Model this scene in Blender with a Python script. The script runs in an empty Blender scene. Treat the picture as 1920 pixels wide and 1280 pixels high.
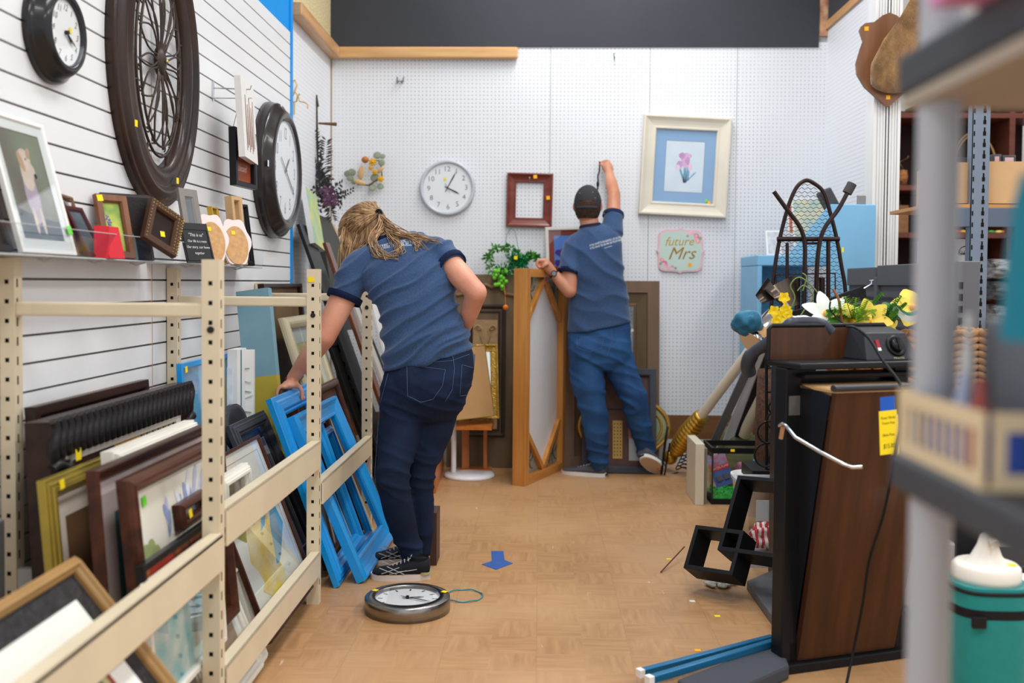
import bpy, bmesh, math, random
from mathutils import Vector as V, Matrix as M, noise, Quaternion
R = random.Random(7)
PI = math.pi
sc = bpy.context.scene
COL = sc.collection
# ---------------------------------------------------------------- camera
FPX = 1867.0
PITCH, ROLL = math.radians(1.9), math.radians(0.45)
CAMZ = 1.2
def cam_rot(yaw): return M.Rotation(yaw, 3, 'Z') @ M.Rotation(PI/2 - PITCH, 3, 'X') @ M.Rotation(ROLL, 3, 'Z')
def proj_dir(Rm, d, cy):
    c = Rm.transposed() @ d
    return 960 + FPX*c.x/(-c.z), cy - FPX*c.y/(-c.z)
yaw, CY = math.atan(52/FPX), 596.0
for _ in range(8):
    a, b = proj_dir(cam_rot(yaw), V((0, 1, 0)), CY)
    yaw += (1012-a)/FPX; CY += 530.5-b
RC = cam_rot(yaw)
def ray(px, py): return RC @ V(((px-960)/FPX, -(py-CY)/FPX, -1.0))
C0 = V((0, 0, CAMZ))
def P(px, py, Y):            # point of the photo's sight line at depth Y
    d = ray(px, py); return C0 + d*(Y/d.y)
def PX(px, py, X):
    d = ray(px, py); return C0 + d*(X/d.x)
def PZ(px, py, Z=0.0):
    d = ray(px, py); return C0 + d*((Z-CAMZ)/d.z)
cd = bpy.data.cameras.new('camera'); cam = bpy.data.objects.new('camera', cd); COL.objects.link(cam)
cd.sensor_width = 36; cd.lens = FPX/1920*36; cd.shift_y = (CY-640)/1920
cd.clip_start = .05; cd.clip_end = 60
cam.matrix_world = M.Translation(C0) @ RC.to_4x4()
cd.dof.use_dof = True; cd.dof.focus_distance = 4.0; cd.dof.aperture_fstop = 2.2
sc.camera = cam
sc.view_settings.view_transform = 'Standard'; sc.view_settings.look = 'None'
sc.view_settings.gamma = 1; sc.view_settings.use_curve_mapping = False
# ---------------------------------------------------------------- materials
def lin(c):
    o = []
    for x in c[:3]:
        x = x/255.0
        o.append(x/12.92 if x <= .04045 else ((x+.055)/1.055)**2.4)
    return (o[0], o[1], o[2], 1)
_m = {}
def mat(name, col, rough=.5, metal=0, var=0, vs=6, stretch=(1, 1, 1), bump=0, bs=60, col2=None, coat=0, trans=0, alpha=1, emit=0, sheen=0, detail=4):
    if name in _m: return _m[name]
    m = bpy.data.materials.new(name); m.use_nodes = True; _m[name] = m
    nt = m.node_tree; b = nt.nodes['Principled BSDF']; L = nt.links.new
    b.inputs['Base Color'].default_value = lin(col); b.inputs['Roughness'].default_value = rough
    b.inputs['Metallic'].default_value = metal
    b.inputs['Specular IOR Level'].default_value = .22 if max(col) < 90 else .38
    if coat: b.inputs['Coat Weight'].default_value = coat; b.inputs['Coat Roughness'].default_value = .08
    if trans: b.inputs['Transmission Weight'].default_value = trans
    if alpha < 1: b.inputs['Alpha'].default_value = alpha
    if sheen: b.inputs['Sheen Weight'].default_value = sheen
    if emit: b.inputs['Emission Color'].default_value = lin(col); b.inputs['Emission Strength'].default_value = emit
    if var or bump or col2:
        tc = nt.nodes.new('ShaderNodeTexCoord'); mp = nt.nodes.new('ShaderNodeMapping')
        mp.inputs['Scale'].default_value = stretch; L(tc.outputs['Object'], mp.inputs['Vector'])
    if var or col2:
        n = nt.nodes.new('ShaderNodeTexNoise'); n.inputs['Scale'].default_value = vs; n.inputs['Detail'].default_value = detail
        L(mp.outputs[0], n.inputs['Vector'])
        r = nt.nodes.new('ShaderNodeValToRGB'); L(n.outputs['Fac'], r.inputs[0])
        if col2: a, z = lin(col), lin(col2)
        else:
            c = lin(col); a = tuple(min(1, x*(1-var)) for x in c[:3])+(1,); z = tuple(min(1, x*(1+var)) for x in c[:3])+(1,)
        r.color_ramp.elements[0].position = .33; r.color_ramp.elements[0].color = a
        r.color_ramp.elements[1].position = .67; r.color_ramp.elements[1].color = z
        L(r.outputs[0], b.inputs['Base Color'])
    if bump:
        n2 = nt.nodes.new('ShaderNodeTexNoise'); n2.inputs['Scale'].default_value = bs; n2.inputs['Detail'].default_value = 3
        L(mp.outputs[0], n2.inputs['Vector'])
        bp = nt.nodes.new('ShaderNodeBump'); bp.inputs['Strength'].default_value = bump; bp.inputs['Distance'].default_value = .01
        L(n2.outputs['Fac'], bp.inputs['Height']); L(bp.outputs[0], b.inputs['Normal'])
    return m
def wood(name, c1, c2, axis=1, rough=.4, sc_=14, coat=.1):
    st = [1, 1, 1]; 
    for i in range(3): st[i] = .12 if i == axis else 1.6
    return mat(name, c1, rough, col2=c2, vs=sc_, stretch=tuple(st), bump=.08, bs=80, coat=coat, detail=6)
def glassm(name='clear_glass', a=.10, col=(240, 245, 250), rough=.03):
    if name in _m: return _m[name]
    m = bpy.data.materials.new(name); m.use_nodes = True; _m[name] = m
    nt = m.node_tree; nt.nodes.clear(); N = nt.nodes.new; L = nt.links.new
    o = N('ShaderNodeOutputMaterial'); mx = N('ShaderNodeMixShader'); t = N('ShaderNodeBsdfTransparent'); g = N('ShaderNodeBsdfGlossy')
    g.inputs['Roughness'].default_value = rough; g.inputs['Color'].default_value = lin(col); t.inputs['Color'].default_value = (.97, .98, .98, 1)
    f = N('ShaderNodeLayerWeight'); f.inputs['Blend'].default_value = .5
    pw = N('ShaderNodeMath'); pw.operation = 'POWER'; pw.inputs[1].default_value = 4.0
    ad = N('ShaderNodeMath'); ad.operation = 'MULTIPLY_ADD'; ad.inputs[1].default_value = .85; ad.inputs[2].default_value = a*.4; ad.use_clamp = True
    L(f.outputs['Facing'], pw.inputs[0]); f = pw
    L(f.outputs[0], ad.inputs[0]); L(ad.outputs[0], mx.inputs[0]); L(t.outputs[0], mx.inputs[1]); L(g.outputs[0], mx.inputs[2]); L(mx.outputs[0], o.inputs[0])
    return m
# ---------------------------------------------------------------- mesh builder
class MB:
    def __init__(s): s.v = []; s.f = []; s.m = []; s.s = []; s.T = M.Identity(4); s.mats = []
    def mi(s, m):
        if m is None: return 0
        if isinstance(m, int): return m
        if m not in s.mats: s.mats.append(m)
        return s.mats.index(m)
    def add(s, vs, fs, m=None, sm=False):
        k = len(s.v); i = s.mi(m)
        s.v += [s.T @ V(p) for p in vs]
        s.f += [[a+k for a in f] for f in fs]; s.m += [i]*len(fs); s.s += [sm]*len(fs)
    def box(s, c, d, m=None, rot=None):
        c = V(c); x, y, z = d[0]/2, d[1]/2, d[2]/2
        vs = [V((a, b, e)) for a in (-x, x) for b in (-y, y) for e in (-z, z)]
        if rot: vs = [rot @ q for q in vs]
        s.add([c+q for q in vs], [(0, 1, 3, 2), (4, 6, 7, 5), (0, 4, 5, 1), (2, 3, 7, 6), (0, 2, 6, 4), (1, 5, 7, 3)], m)
    def bb(s, a, b, m=None):
        s.box([(a[i]+b[i])/2 for i in range(3)], [abs(a[i]-b[i]) for i in range(3)], m)
    def obox(s, o, u, v, w, m=None):
        o, u, v, w = V(o), V(u), V(v), V(w)
        vs = [o+u*a+v*b+w*e for a in (0, 1) for b in (0, 1) for e in (0, 1)]
        s.add(vs, [(0, 1, 3, 2), (4, 6, 7, 5), (0, 4, 5, 1), (2, 3, 7, 6), (0, 2, 6, 4), (1, 5, 7, 3)], m)
    def beam(s, p, q, w, h, m=None, up=(0, 0, 1)):
        p, q = V(p), V(q); d = (q-p); n = d.normalized(); x = n.cross(V(up))
        if x.length < 1e-4: x = n.cross(V((0, 1, 0)))
        x.normalize(); y = x.cross(n)
        s.obox(p-x*w/2-y*h/2, x*w, y*h, d, m)
    def tube(s, pts, r, n=8, m=None, closed=False, caps=True, flat=1.0):
        pts = [V(p) for p in pts]; N = len(pts)
        rr = r if isinstance(r, (list, tuple)) else [r]*N
        tg = []
        for i in range(N):
            a = pts[(i-1) % N] if (closed or i > 0) else pts[i]; b = pts[(i+1) % N] if (closed or i < N-1) else pts[i]
            t = (b-a); tg.append(t.normalized() if t.length > 1e-9 else V((0, 0, 1)))
        x = tg[0].cross(V((0, 0, 1)))
        if x.length < 1e-3: x = tg[0].cross(V((0, 1, 0)))
        x.normalize(); vs = []
        for i in range(N):
            x = x - tg[i]*x.dot(tg[i]); x.normalize(); y = tg[i].cross(x)
            for k in range(n):
                a = 2*PI*k/n; vs.append(pts[i] + (x*math.cos(a) + y*math.sin(a)*flat)*rr[i])
        fs = []
        for i in range(N if closed else N-1):
            j = (i+1) % N
            for k in range(n): fs.append((i*n+k, i*n+(k+1) % n, j*n+(k+1) % n, j*n+k))
        s.add(vs, fs, m, True)
        if not closed and caps: s.add(vs[:n], [tuple(range(n))[::-1]], m); s.add(vs[-n:], [tuple(range(n))], m)
    def cyl(s, p, q, r, r2=None, n=16, m=None): s.tube([p, q], [r, r if r2 is None else r2], n, m)
    def lathe(s, prof, n=32, m=None, sx=1, sy=1, sm=True, closed=False):
        vs = []; k = len(prof)
        for i in range(n):
            a = 2*PI*i/n
            for (r, z) in prof: vs.append((r*math.cos(a)*sx, r*math.sin(a)*sy, z))
        fs = []
        for i in range(n):
            j = (i+1) % n
            for t in range(k if closed else k-1):
                u = (t+1) % k
                fs.append((i*k+t, j*k+t, j*k+u, i*k+u))
        s.add(vs, fs, m, sm)
    def ring(s, a, b, prof, n=64, m=None, sm=True):      # elliptical moulding, prof = closed loop of (inset, z)
        vs = []; k = len(prof)
        for i in range(n):
            t = 2*PI*i/n; c, d = math.cos(t), math.sin(t)
            for (q, z) in prof: vs.append(((a-q)*c, (b-q)*d, z))
        s.add(vs, [(i*k+t, ((i+1) % n)*k+t, ((i+1) % n)*k+(t+1) % k, i*k+(t+1) % k) for i in range(n) for t in range(k)], m, sm)
    def rail(s, w, h, prof, m=None, cx=0, cy=0):         # mitred rectangular moulding
        vs = []; k = len(prof)
        for (a, b) in ((-1, -1), (1, -1), (1, 1), (-1, 1)):
            for (q, z) in prof: vs.append((cx+a*(w/2-q), cy+b*(h/2-q), z))
        s.add(vs, [(i*k+t, ((i+1) % 4)*k+t, ((i+1) % 4)*k+(t+1) % k, i*k+(t+1) % k) for i in range(4) for t in range(k)], m)
    def poly(s, pts, z0, z1, m=None, sm=False):
        n = len(pts); vs = [(p[0], p[1], z0) for p in pts]+[(p[0], p[1], z1) for p in pts]
        fs = [tuple(range(n))[::-1], tuple(range(n, 2*n))]
        s.add(vs, fs, m); s.add(vs, [(i, (i+1) % n, n+(i+1) % n, n+i) for i in range(n)], m, sm)
    def flat(s, pts, z, m=None): s.add([(p[0], p[1], z) for p in pts], [tuple(range(len(pts)))], m)
    def blob(s, cx, cy, rx, ry, z, m=None, n=12, j=0, rot=0):
        pts = []
        for i in range(n):
            a = 2*PI*i/n; k = 1+j*(R.random()-.5); x, y = rx*k*math.cos(a), ry*k*math.sin(a)
            pts.append((cx+x*math.cos(rot)-y*math.sin(rot), cy+x*math.sin(rot)+y*math.cos(rot)))
        s.flat(pts, z, m)
    def ell(s, c, r, m=None, nu=16, nv=10, rot=None):
        c = V(c); r = r if isinstance(r, (tuple, list, V)) else (r, r, r)
        vs = [V((0, 0, -r[2]))]; 
        for i in range(1, nv):
            p = -PI/2+PI*i/nv
            for k in range(nu):
                a = 2*PI*k/nu; vs.append(V((r[0]*math.cos(p)*math.cos(a), r[1]*math.cos(p)*math.sin(a), r[2]*math.sin(p))))
        vs.append(V((0, 0, r[2]))); t = len(vs)-1
        if rot: vs = [rot @ q for q in vs]
        fs = [(0, 1+(k+1) % nu, 1+k) for k in range(nu)]
        for i in range(nv-2):
            for k in range(nu): fs.append((1+i*nu+k, 1+i*nu+(k+1) % nu, 1+(i+1)*nu+(k+1) % nu, 1+(i+1)*nu+k))
        fs += [(1+(nv-2)*nu+k, 1+(nv-2)*nu+(k+1) % nu, t) for k in range(nu)]
        s.add([c+q for q in vs], fs, m, True)
    def loft(s, rings, n=24, m=None, caps=True):         # rings: (centre, u, v[, exponent])
        vs = []
        for rg in rings:
            c, u, w = V(rg[0]), V(rg[1]), V(rg[2]); e = rg[3] if len(rg) > 3 else 2.0
            for k in range(n):
                a = 2*PI*k/n; ca, sa = math.cos(a), math.sin(a)
                x = math.copysign(abs(ca)**(2/e), ca); y = math.copysign(abs(sa)**(2/e), sa)
                vs.append(c+u*x+w*y)
        fs = []; N = len(rings)
        for i in range(N-1):
            for k in range(n): fs.append((i*n+k, i*n+(k+1) % n, (i+1)*n+(k+1) % n, (i+1)*n+k))
        s.add(vs, fs, m, True)
        if caps: s.add(vs[:n], [tuple(range(n))[::-1]], m); s.add(vs[-n:], [tuple(range(n))], m)
    def text(s, body, size, x, y, z, m=None, rot=0, ext=0.0, align='CENTER', sx=1.0, shear=0):
        cu = bpy.data.curves.new('t', 'FONT'); cu.body = body; cu.size = size; cu.align_x = align; cu.extrude = ext; cu.resolution_u = 2; cu.shear = shear
        o = bpy.data.objects.new('t', cu); me = bpy.data.meshes.new_from_object(o)
        q = M.Translation((x, y, z)) @ M.Rotation(rot, 4, 'Z') @ M.Diagonal((sx, 1, 1, 1))
        s.add([q @ v.co for v in me.vertices], [tuple(p.vertices) for p in me.polygons], m)
        bpy.data.objects.remove(o); bpy.data.curves.remove(cu); bpy.data.meshes.remove(me)
    def mesh(s, name, extra=None):
        me = bpy.data.meshes.new(name)
        vs = s.v if extra is None else [extra @ q for q in s.v]
        me.from_pydata([tuple(q) for q in vs], [], s.f)
        for m in s.mats: me.materials.append(m)
        for i, p in enumerate(me.polygons): p.material_index = s.m[i]; p.use_smooth = s.s[i]
        me.update(); return me
WM = {}
def setp(o, label=None, cat=None, group=None, kind=None):
    if label: o['label'] = label
    if cat: o['category'] = cat
    if group: o['group'] = group
    if kind: o['kind'] = kind
def thing(name, label, cat, Mx=None, group=None, at=None):
    if Mx is None: Mx = M.Translation(V(at) if at is not None else V((0, 0, 0)))
    o = bpy.data.objects.new(name, None); COL.objects.link(o); o.matrix_world = Mx; o.empty_display_size = .05
    WM[o.name] = Mx.copy(); setp(o, label, cat, group); return o
def finish(o, bevel=0, seg=2, recalc=True):
    me = o.data
    if recalc:
        bm = bmesh.new(); bm.from_mesh(me); bmesh.ops.recalc_face_normals(bm, faces=bm.faces); bm.to_mesh(me); bm.free()
    if bevel:
        b = o.modifiers.new('bevel', 'BEVEL'); b.width = bevel; b.segments = seg; b.limit_method = 'ANGLE'; b.angle_limit = math.radians(40); b.harden_normals = False
def part(mb, name, parent, m=None, label=None, world=False, bevel=0, kind=None, recalc=True):
    W = WM[parent.name]
    me = mb.mesh(name, W.inverted() if world else None) if isinstance(mb, MB) else mb
    if m is not None and not me.materials: me.materials.append(m)
    o = bpy.data.objects.new(name, me); COL.objects.link(o); o.parent = parent
    WM[o.name] = W.copy()
    if label: o['label'] = label
    if kind: o['kind'] = kind
    finish(o, bevel, recalc=recalc); return o
def single(mb, name, label, cat, m=None, Mx=None, at=None, group=None, bevel=0, kind=None, world=False, recalc=True):
    if Mx is None: Mx = M.Translation(V(at) if at is not None else V((0, 0, 0)))
    me = mb.mesh(name, Mx.inverted() if world else None) if isinstance(mb, MB) else mb
    if m is not None and not me.materials: me.materials.append(m)
    o = bpy.data.objects.new(name, me); COL.objects.link(o); o.matrix_world = Mx; WM[o.name] = Mx.copy()
    setp(o, label, cat, group, kind); finish(o, bevel, recalc=recalc); return o
def struct(mb, name, m=None, bevel=0):
    me = mb.mesh(name)
    if m is not None and not me.materials: me.materials.append(m)
    o = bpy.data.objects.new(name, me); COL.objects.link(o); o['kind'] = 'structure'; WM[o.name] = M.Identity(4); finish(o, bevel); return o
def dup(root, Mx, label, group=None):
    r = root.copy(); COL.objects.link(r); r.matrix_world = Mx; r['label'] = label
    if group: r['group'] = group
    WM[r.name] = Mx.copy()
    def rec(a, b):
        for ch in list(a.children):
            c = ch.copy(); COL.objects.link(c); c.parent = b; rec(ch, c)
    rec(root, r); return r
def mx3(BL, BR, TL):
    u = V(BR)-V(BL); w = u.length; u.normalize(); v = V(TL)-V(BL); v = v-u*v.dot(u); h = v.length; v.normalize(); n = u.cross(v)
    o = (V(BL)+V(BR))/2
    return M(((u.x, v.x, n.x, o.x), (u.y, v.y, n.y, o.y), (u.z, v.z, n.z, o.z), (0, 0, 0, 1))), w, h
def look_mx(o, x, z):
    x = V(x).normalized(); z = V(z); z = (z-x*z.dot(x)).normalized(); y = z.cross(x)
    return M(((x.x, y.x, z.x, o[0]), (x.y, y.y, z.y, o[1]), (x.z, y.z, z.z, o[2]), (0, 0, 0, 1)))
# common materials
M_white = mat('white_paint', (232, 232, 230), .45, var=.03)
M_black = mat('black_satin', (24, 24, 26), .35)
M_yel = mat('yellow_sticker', (250, 222, 20), .6); M_grn = mat('green_sticker', (110, 225, 60), .6); M_ora = mat('orange_sticker', (255, 180, 20), .6)
M_beige = mat('beige_powdercoat', (220, 205, 175), .35, var=.04, vs=8)
M_hole = mat('dark_hole', (18, 16, 14), .9)
M_chrome = mat('chrome', (205, 208, 212), .18, metal=1)
M_glass = glassm()
M_paper = mat('off_white_card', (236, 234, 226), .8, var=.02)
M_back = mat('brown_backing', (150, 112, 72), .8, var=.08)
BEV = {}
# ---------------------------------------------------------------- framed pictures
def prof_flat(fw, d, lip=.006): return [(0, 0), (0, d*.92), (fw*.06, d), (fw*.8, d), (fw, d-lip), (fw, 0)]
def prof_cove(fw, d): return [(0, 0), (0, d*.7), (fw*.05, d*.98), (fw*.16, d), (fw*.22, d*.9), (fw*.4, d*.68), (fw*.62, d*.55), (fw*.8, d*.5), (fw*.84, d*.58), (fw*.94, d*.58), (fw, d*.4), (fw, 0)]
def prof_step(fw, d): return [(0, 0), (0, d*.55), (fw*.04, d*.62), (fw*.2, d*.62), (fw*.22, d*.8), (fw*.3, d*.86), (fw*.42, d*.84), (fw*.45, d), (fw*.66, d), (fw*.72, d*.9), (fw*.8, d*.72), (fw*.9, d*.66), (fw, d*.5), (fw, 0)]
def prof_dome(fw, d): return [(0, 0), (0, d*.3)]+[(fw*(.5-.5*math.cos(PI*t/8)), d*(.3+.7*math.sin(PI*t/8))) for t in range(1, 8)]+[(fw, d*.3), (fw, 0)]
PR = dict(flat=prof_flat, cove=prof_cove, step=prof_step, dome=prof_dome)
def sticker(parent, x, y, z, m=None, s=.022, rot=0.0, label=None):
    mb = MB(); h = s/2; c, q = math.cos(rot), math.sin(rot)
    mb.poly([(x+a*c-b*q, y+a*q+b*c) for a, b in ((-h, -h), (h, -h), (h, h), (-h, h))], z, z+.0006)
    return part(mb, 'price_sticker', parent, m or M_yel, label=label)
def picture(label, BL, BR, TL, fm, fw=.04, d=.025, style='flat', mats=(), art=None, glass=True, stickers=(), cat='picture', name='framed_picture', group=None, open_=False, back=None, artm=None):
    Mx, w, h = mx3(BL, BR, TL)
    t = thing(name, label, cat, Mx, group)
    mb = MB(); mb.rail(w, h, PR[style](fw, d), cy=h/2); part(mb, 'frame', t, fm, bevel=0)
    iw, ih = w-2*fw, h-2*fw
    if not open_:
        mb = MB(); mb.box((0, h/2, .002), (w-fw, h-fw, .003)); part(mb, 'backing', t, back or M_back)
        z = .0045; q = 0
        for (mw, mm) in mats:
            mb = MB(); mb.rail(iw-2*q+.004, ih-2*q+.004, [(0, z), (0, z+.0015), (mw, z+.0015), (mw, z)], cy=h/2); part(mb, 'mat_board', t, mm); q += mw; z -= .0004
        aw, ah = iw-2*q, ih-2*q
        mb = MB(); mb.T = M.Translation((0, h/2, .0042))
        if art: art(mb, aw, ah)
        else: mb.box((0, 0, 0), (aw+.004, ah+.004, .001), artm or M_paper)
        part(mb, 'print', t)
        if glass: mb = MB(); mb.box((0, h/2, .0085), (iw+.004, ih+.004, .0012)); part(mb, 'glass', t, M_glass)
    for sgl in stickers:
        sticker(t, sgl[0]*w/2, h/2+sgl[1]*h/2, sgl[2] if len(sgl) > 2 and sgl[2] else d*1.01, sgl[3] if len(sgl) > 3 else M_yel, sgl[4] if len(sgl) > 4 else .022, .1)
    return t, w, h
def leanc(Y0, Y1, xb, zb, xt, zt): return V((xb, Y0, zb)), V((xb, Y1, zb)), V((xt, Y0, zt))
# ================================================================ room
XW, YB, XR = -1.38, 6.63, 1.87
def floor_mat():
    m = bpy.data.materials.new('tan_parquet_vinyl'); m.use_nodes = True; nt = m.node_tree; N = nt.nodes.new; L = nt.links.new; b = nt.nodes['Principled BSDF']
    tc = N('ShaderNodeTexCoord'); 
    ck = N('ShaderNodeTexChecker'); ck.inputs['Scale'].default_value = 1/.152; L(tc.outputs['Object'], ck.inputs['Vector'])
    def grain(st):
        mp = N('ShaderNodeMapping'); mp.inputs['Scale'].default_value = st; L(tc.outputs['Object'], mp.inputs[0])
        n = N('ShaderNodeTexNoise'); n.inputs['Scale'].default_value = 26; n.inputs['Detail'].default_value = 5; n.inputs['Distortion'].default_value = .6; L(mp.outputs[0], n.inputs['Vector']); return n
    g1, g2 = grain((.18, 1.5, 1)), grain((1.5, .18, 1))
    mx = N('ShaderNodeMix'); mx.data_type = 'FLOAT'; L(ck.outputs['Fac'], mx.inputs[0]); L(g1.outputs['Fac'], mx.inputs[2]); L(g2.outputs['Fac'], mx.inputs[3])
    r = N('ShaderNodeValToRGB'); L(mx.outputs[0], r.inputs[0]); e = r.color_ramp.elements
    e[0].position = .34; e[0].color = lin((166, 123, 80)); e[1].position = .64; e[1].color = lin((186, 142, 97))
    # large worn areas
    n3 = N('ShaderNodeTexNoise'); n3.inputs['Scale'].default_value = 1.3; n3.inputs['Detail'].default_value = 5; L(tc.outputs['Object'], n3.inputs['Vector'])
    r3 = N('ShaderNodeValToRGB'); L(n3.outputs['Fac'], r3.inputs[0]); r3.color_ramp.elements[0].position = .42; r3.color_ramp.elements[1].position = .7
    m3 = N('ShaderNodeMix'); m3.data_type = 'RGBA'; L(r3.outputs[0], m3.inputs[0]); L(r.outputs[0], m3.inputs[6]); m3.inputs[7].default_value = lin((196, 154, 110))
    # pale scuffs
    mp4 = N('ShaderNodeMapping'); mp4.inputs['Scale'].default_value = (3.2, .7, 1); mp4.inputs['Rotation'].default_value = (0, 0, .5); L(tc.outputs['Object'], mp4.inputs[0])
    n4 = N('ShaderNodeTexNoise'); n4.inputs['Scale'].default_value = 5; n4.inputs['Detail'].default_value = 8; n4.inputs['Roughness'].default_value = .7; L(mp4.outputs[0], n4.inputs['Vector'])
    r4 = N('ShaderNodeValToRGB'); L(n4.outputs['Fac'], r4.inputs[0]); r4.color_ramp.elements[0].position = .655; r4.color_ramp.elements[1].position = .70
    m4 = N('ShaderNodeMix'); m4.data_type = 'RGBA'; L(r4.outputs[0], m4.inputs[0]); L(m3.outputs[2], m4.inputs[6]); m4.inputs[7].default_value = lin((222, 200, 172))
    # thin tile joints every 0.305 m
    sp = N('ShaderNodeSeparateXYZ'); L(tc.outputs['Object'], sp.inputs[0]); js = []
    for k in (0, 1):
        a = N('ShaderNodeMath'); a.operation = 'PINGPONG'; a.inputs[1].default_value = .1525; L(sp.outputs[k], a.inputs[0])
        c = N('ShaderNodeMath'); c.operation = 'LESS_THAN'; c.inputs[1].default_value = .0012; L(a.outputs[0], c.inputs[0]); js.append(c)
    mxm = N('ShaderNodeMath'); mxm.operation = 'MAXIMUM'; L(js[0].outputs[0], mxm.inputs[0]); L(js[1].outputs[0], mxm.inputs[1])
    sc5 = N('ShaderNodeMath'); sc5.operation = 'MULTIPLY'; sc5.inputs[1].default_value = .35; L(mxm.outputs[0], sc5.inputs[0])
    m5 = N('ShaderNodeMix'); m5.data_type = 'RGBA'; L(sc5.outputs[0], m5.inputs[0]); L(m4.outputs[2], m5.inputs[6]); m5.inputs[7].default_value = lin((140, 105, 70))
    L(m5.outputs[2], b.inputs['Base Color']); b.inputs['Roughness'].default_value = .42
    bp = N('ShaderNodeBump'); bp.inputs['Strength'].default_value = .12; bp.inputs['Distance'].default_value = .004; L(mx.outputs[0], bp.inputs['Height']); L(bp.outputs[0], b.inputs['Normal'])
    return m
def peg_mat(name, ax, col=(228, 230, 233)):
    m = bpy.data.materials.new(name); m.use_nodes = True; nt = m.node_tree; N = nt.nodes.new; L = nt.links.new; b = nt.nodes['Principled BSDF']
    tc = N('ShaderNodeTexCoord'); sp = N('ShaderNodeSeparateXYZ'); L(tc.outputs['Object'], sp.inputs[0]); q = []
    for k in ax:
        a = N('ShaderNodeMath'); a.operation = 'PINGPONG'; a.inputs[1].default_value = .0127; L(sp.outputs[k], a.inputs[0])
        c = N('ShaderNodeMath'); c.operation = 'POWER'; c.inputs[1].default_value = 2; L(a.outputs[0], c.inputs[0]); q.append(c)
    ad = N('ShaderNodeMath'); ad.operation = 'ADD'; L(q[0].outputs[0], ad.inputs[0]); L(q[1].outputs[0], ad.inputs[1])
    lt = N('ShaderNodeMath'); lt.operation = 'LESS_THAN'; lt.inputs[1].default_value = .0033**2; L(ad.outputs[0], lt.inputs[0])
    n = N('ShaderNodeTexNoise'); n.inputs['Scale'].default_value = 1.6; n.inputs['Detail'].default_value = 1; L(tc.outputs['Object'], n.inputs['Vector'])
    rr = N('ShaderNodeMapRange'); rr.inputs[1].default_value = .38; rr.inputs[2].default_value = .62; rr.inputs[3].default_value = .5; rr.inputs[4].default_value = 1; L(n.outputs['Fac'], rr.inputs[0])
    ml = N('ShaderNodeMath'); ml.operation = 'MULTIPLY'; L(lt.outputs[0], ml.inputs[0]); L(rr.outputs[0], ml.inputs[1])
    mx = N('ShaderNodeMix'); mx.data_type = 'RGBA'; L(ml.outputs[0], mx.inputs[0]); mx.inputs[6].default_value = lin(col); mx.inputs[7].default_value = lin((120, 122, 128))
    L(mx.outputs[2], b.inputs['Base Color']); b.inputs['Roughness'].default_value = .5; return m
mb = MB(); mb.box((0.6, 4.2, -.05), (9, 13, .1)); struct(mb, 'floor', floor_mat())
M_pegb, M_pegs = peg_mat('white_pegboard', (0, 2)), peg_mat('white_pegboard_side', (1, 2))
M_char = mat('charcoal_board', (62, 64, 70), .7, var=.05, vs=2)
M_osb = mat('osb_board', (196, 178, 128), .8, col2=(225, 210, 168), vs=45, stretch=(1, 1, 2), detail=2)
M_pine = wood('pine_board', (196, 148, 92), (222, 178, 122), 0)
M_piney = wood('pine_board_side', (190, 140, 92), (216, 172, 124), 1)
ztop = 2.79
# back wall: pegboard sheets with joints, charcoal above, painted skirting
xs = [XW-.02, P(1031, 300, YB).x, P(1217, 300, YB).x, P(1380, 300, YB).x, XR+.01]
mb = MB()
for a, b in zip(xs[:-1], xs[1:]): mb.bb((a+.0015, YB, .28), (b-.0015, YB+.02, ztop))
mb.bb((XW-.02, YB+.012, 0), (XR+.02, YB+.06, 3.6), mat('wall_backing', (170, 168, 165), .8))
o = struct(mb, 'wall_back'); o.data.materials.clear(); o.data.materials.append(M_pegb); o.data.materials.append(mat('wall_backing', (0, 0, 0)))
for p in o.data.polygons: p.material_index = 1 if p.index >= 24 else 0
mb = MB(); mb.bb((P(616, 60, YB).x, YB-.012, P(800, 88, YB).z), (P(1535, 40, YB).x, YB+.012, 3.55)); struct(mb, 'trim_1', M_char)
mb = MB(); mb.bb((XW, YB-.01, .17), (XR, YB+.012, .33)); struct(mb, 'trim_2', wood('brown_board', (118, 78, 48), (136, 92, 58), 0))
mb = MB(); mb.bb((XW, YB-.014, 0), (XR, YB+.012, .17)); struct(mb, 'baseboard_back', mat('grey_white_base', (205, 206, 206), .6, var=.06, vs=9))
# pine ledgers
a = P(622, 92, YB); c = P(971, 108, YB)
mb = MB(); mb.bb((a.x-.03, YB-.06, P(700, 112, YB).z), (c.x, YB-.012, P(700, 91, YB).z)); struct(mb, 'trim_3', M_pine, bevel=.008)
yl = 5.50
mb = MB(); z1, z0 = P(700, 91, YB).z, P(700, 112, YB).z
mb.bb((XW-.02, yl+.03, z0), (XW+.05, YB-.062, z1)); struct(mb, 'trim_4', M_piney, bevel=.006)
# left wall beyond the slat panel: pegboard and OSB
mb = MB(); mb.bb((XW-.05, yl, 0), (XW-.02, YB+.02, z1)); struct(mb, 'wall_left_far', M_pegs)
mb = MB(); mb.bb((XW-.06, yl, z1-.02), (XW-.02, YB, 3.6)); struct(mb, 'wall_left_top', M_osb)
mb = MB(); mb.bb((XW-.02, YB-.006, .3), (XW-.012, YB, z0)); struct(mb, 'trim_5', mat('tan_corner_edge', (165, 140, 110), .8))
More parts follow.
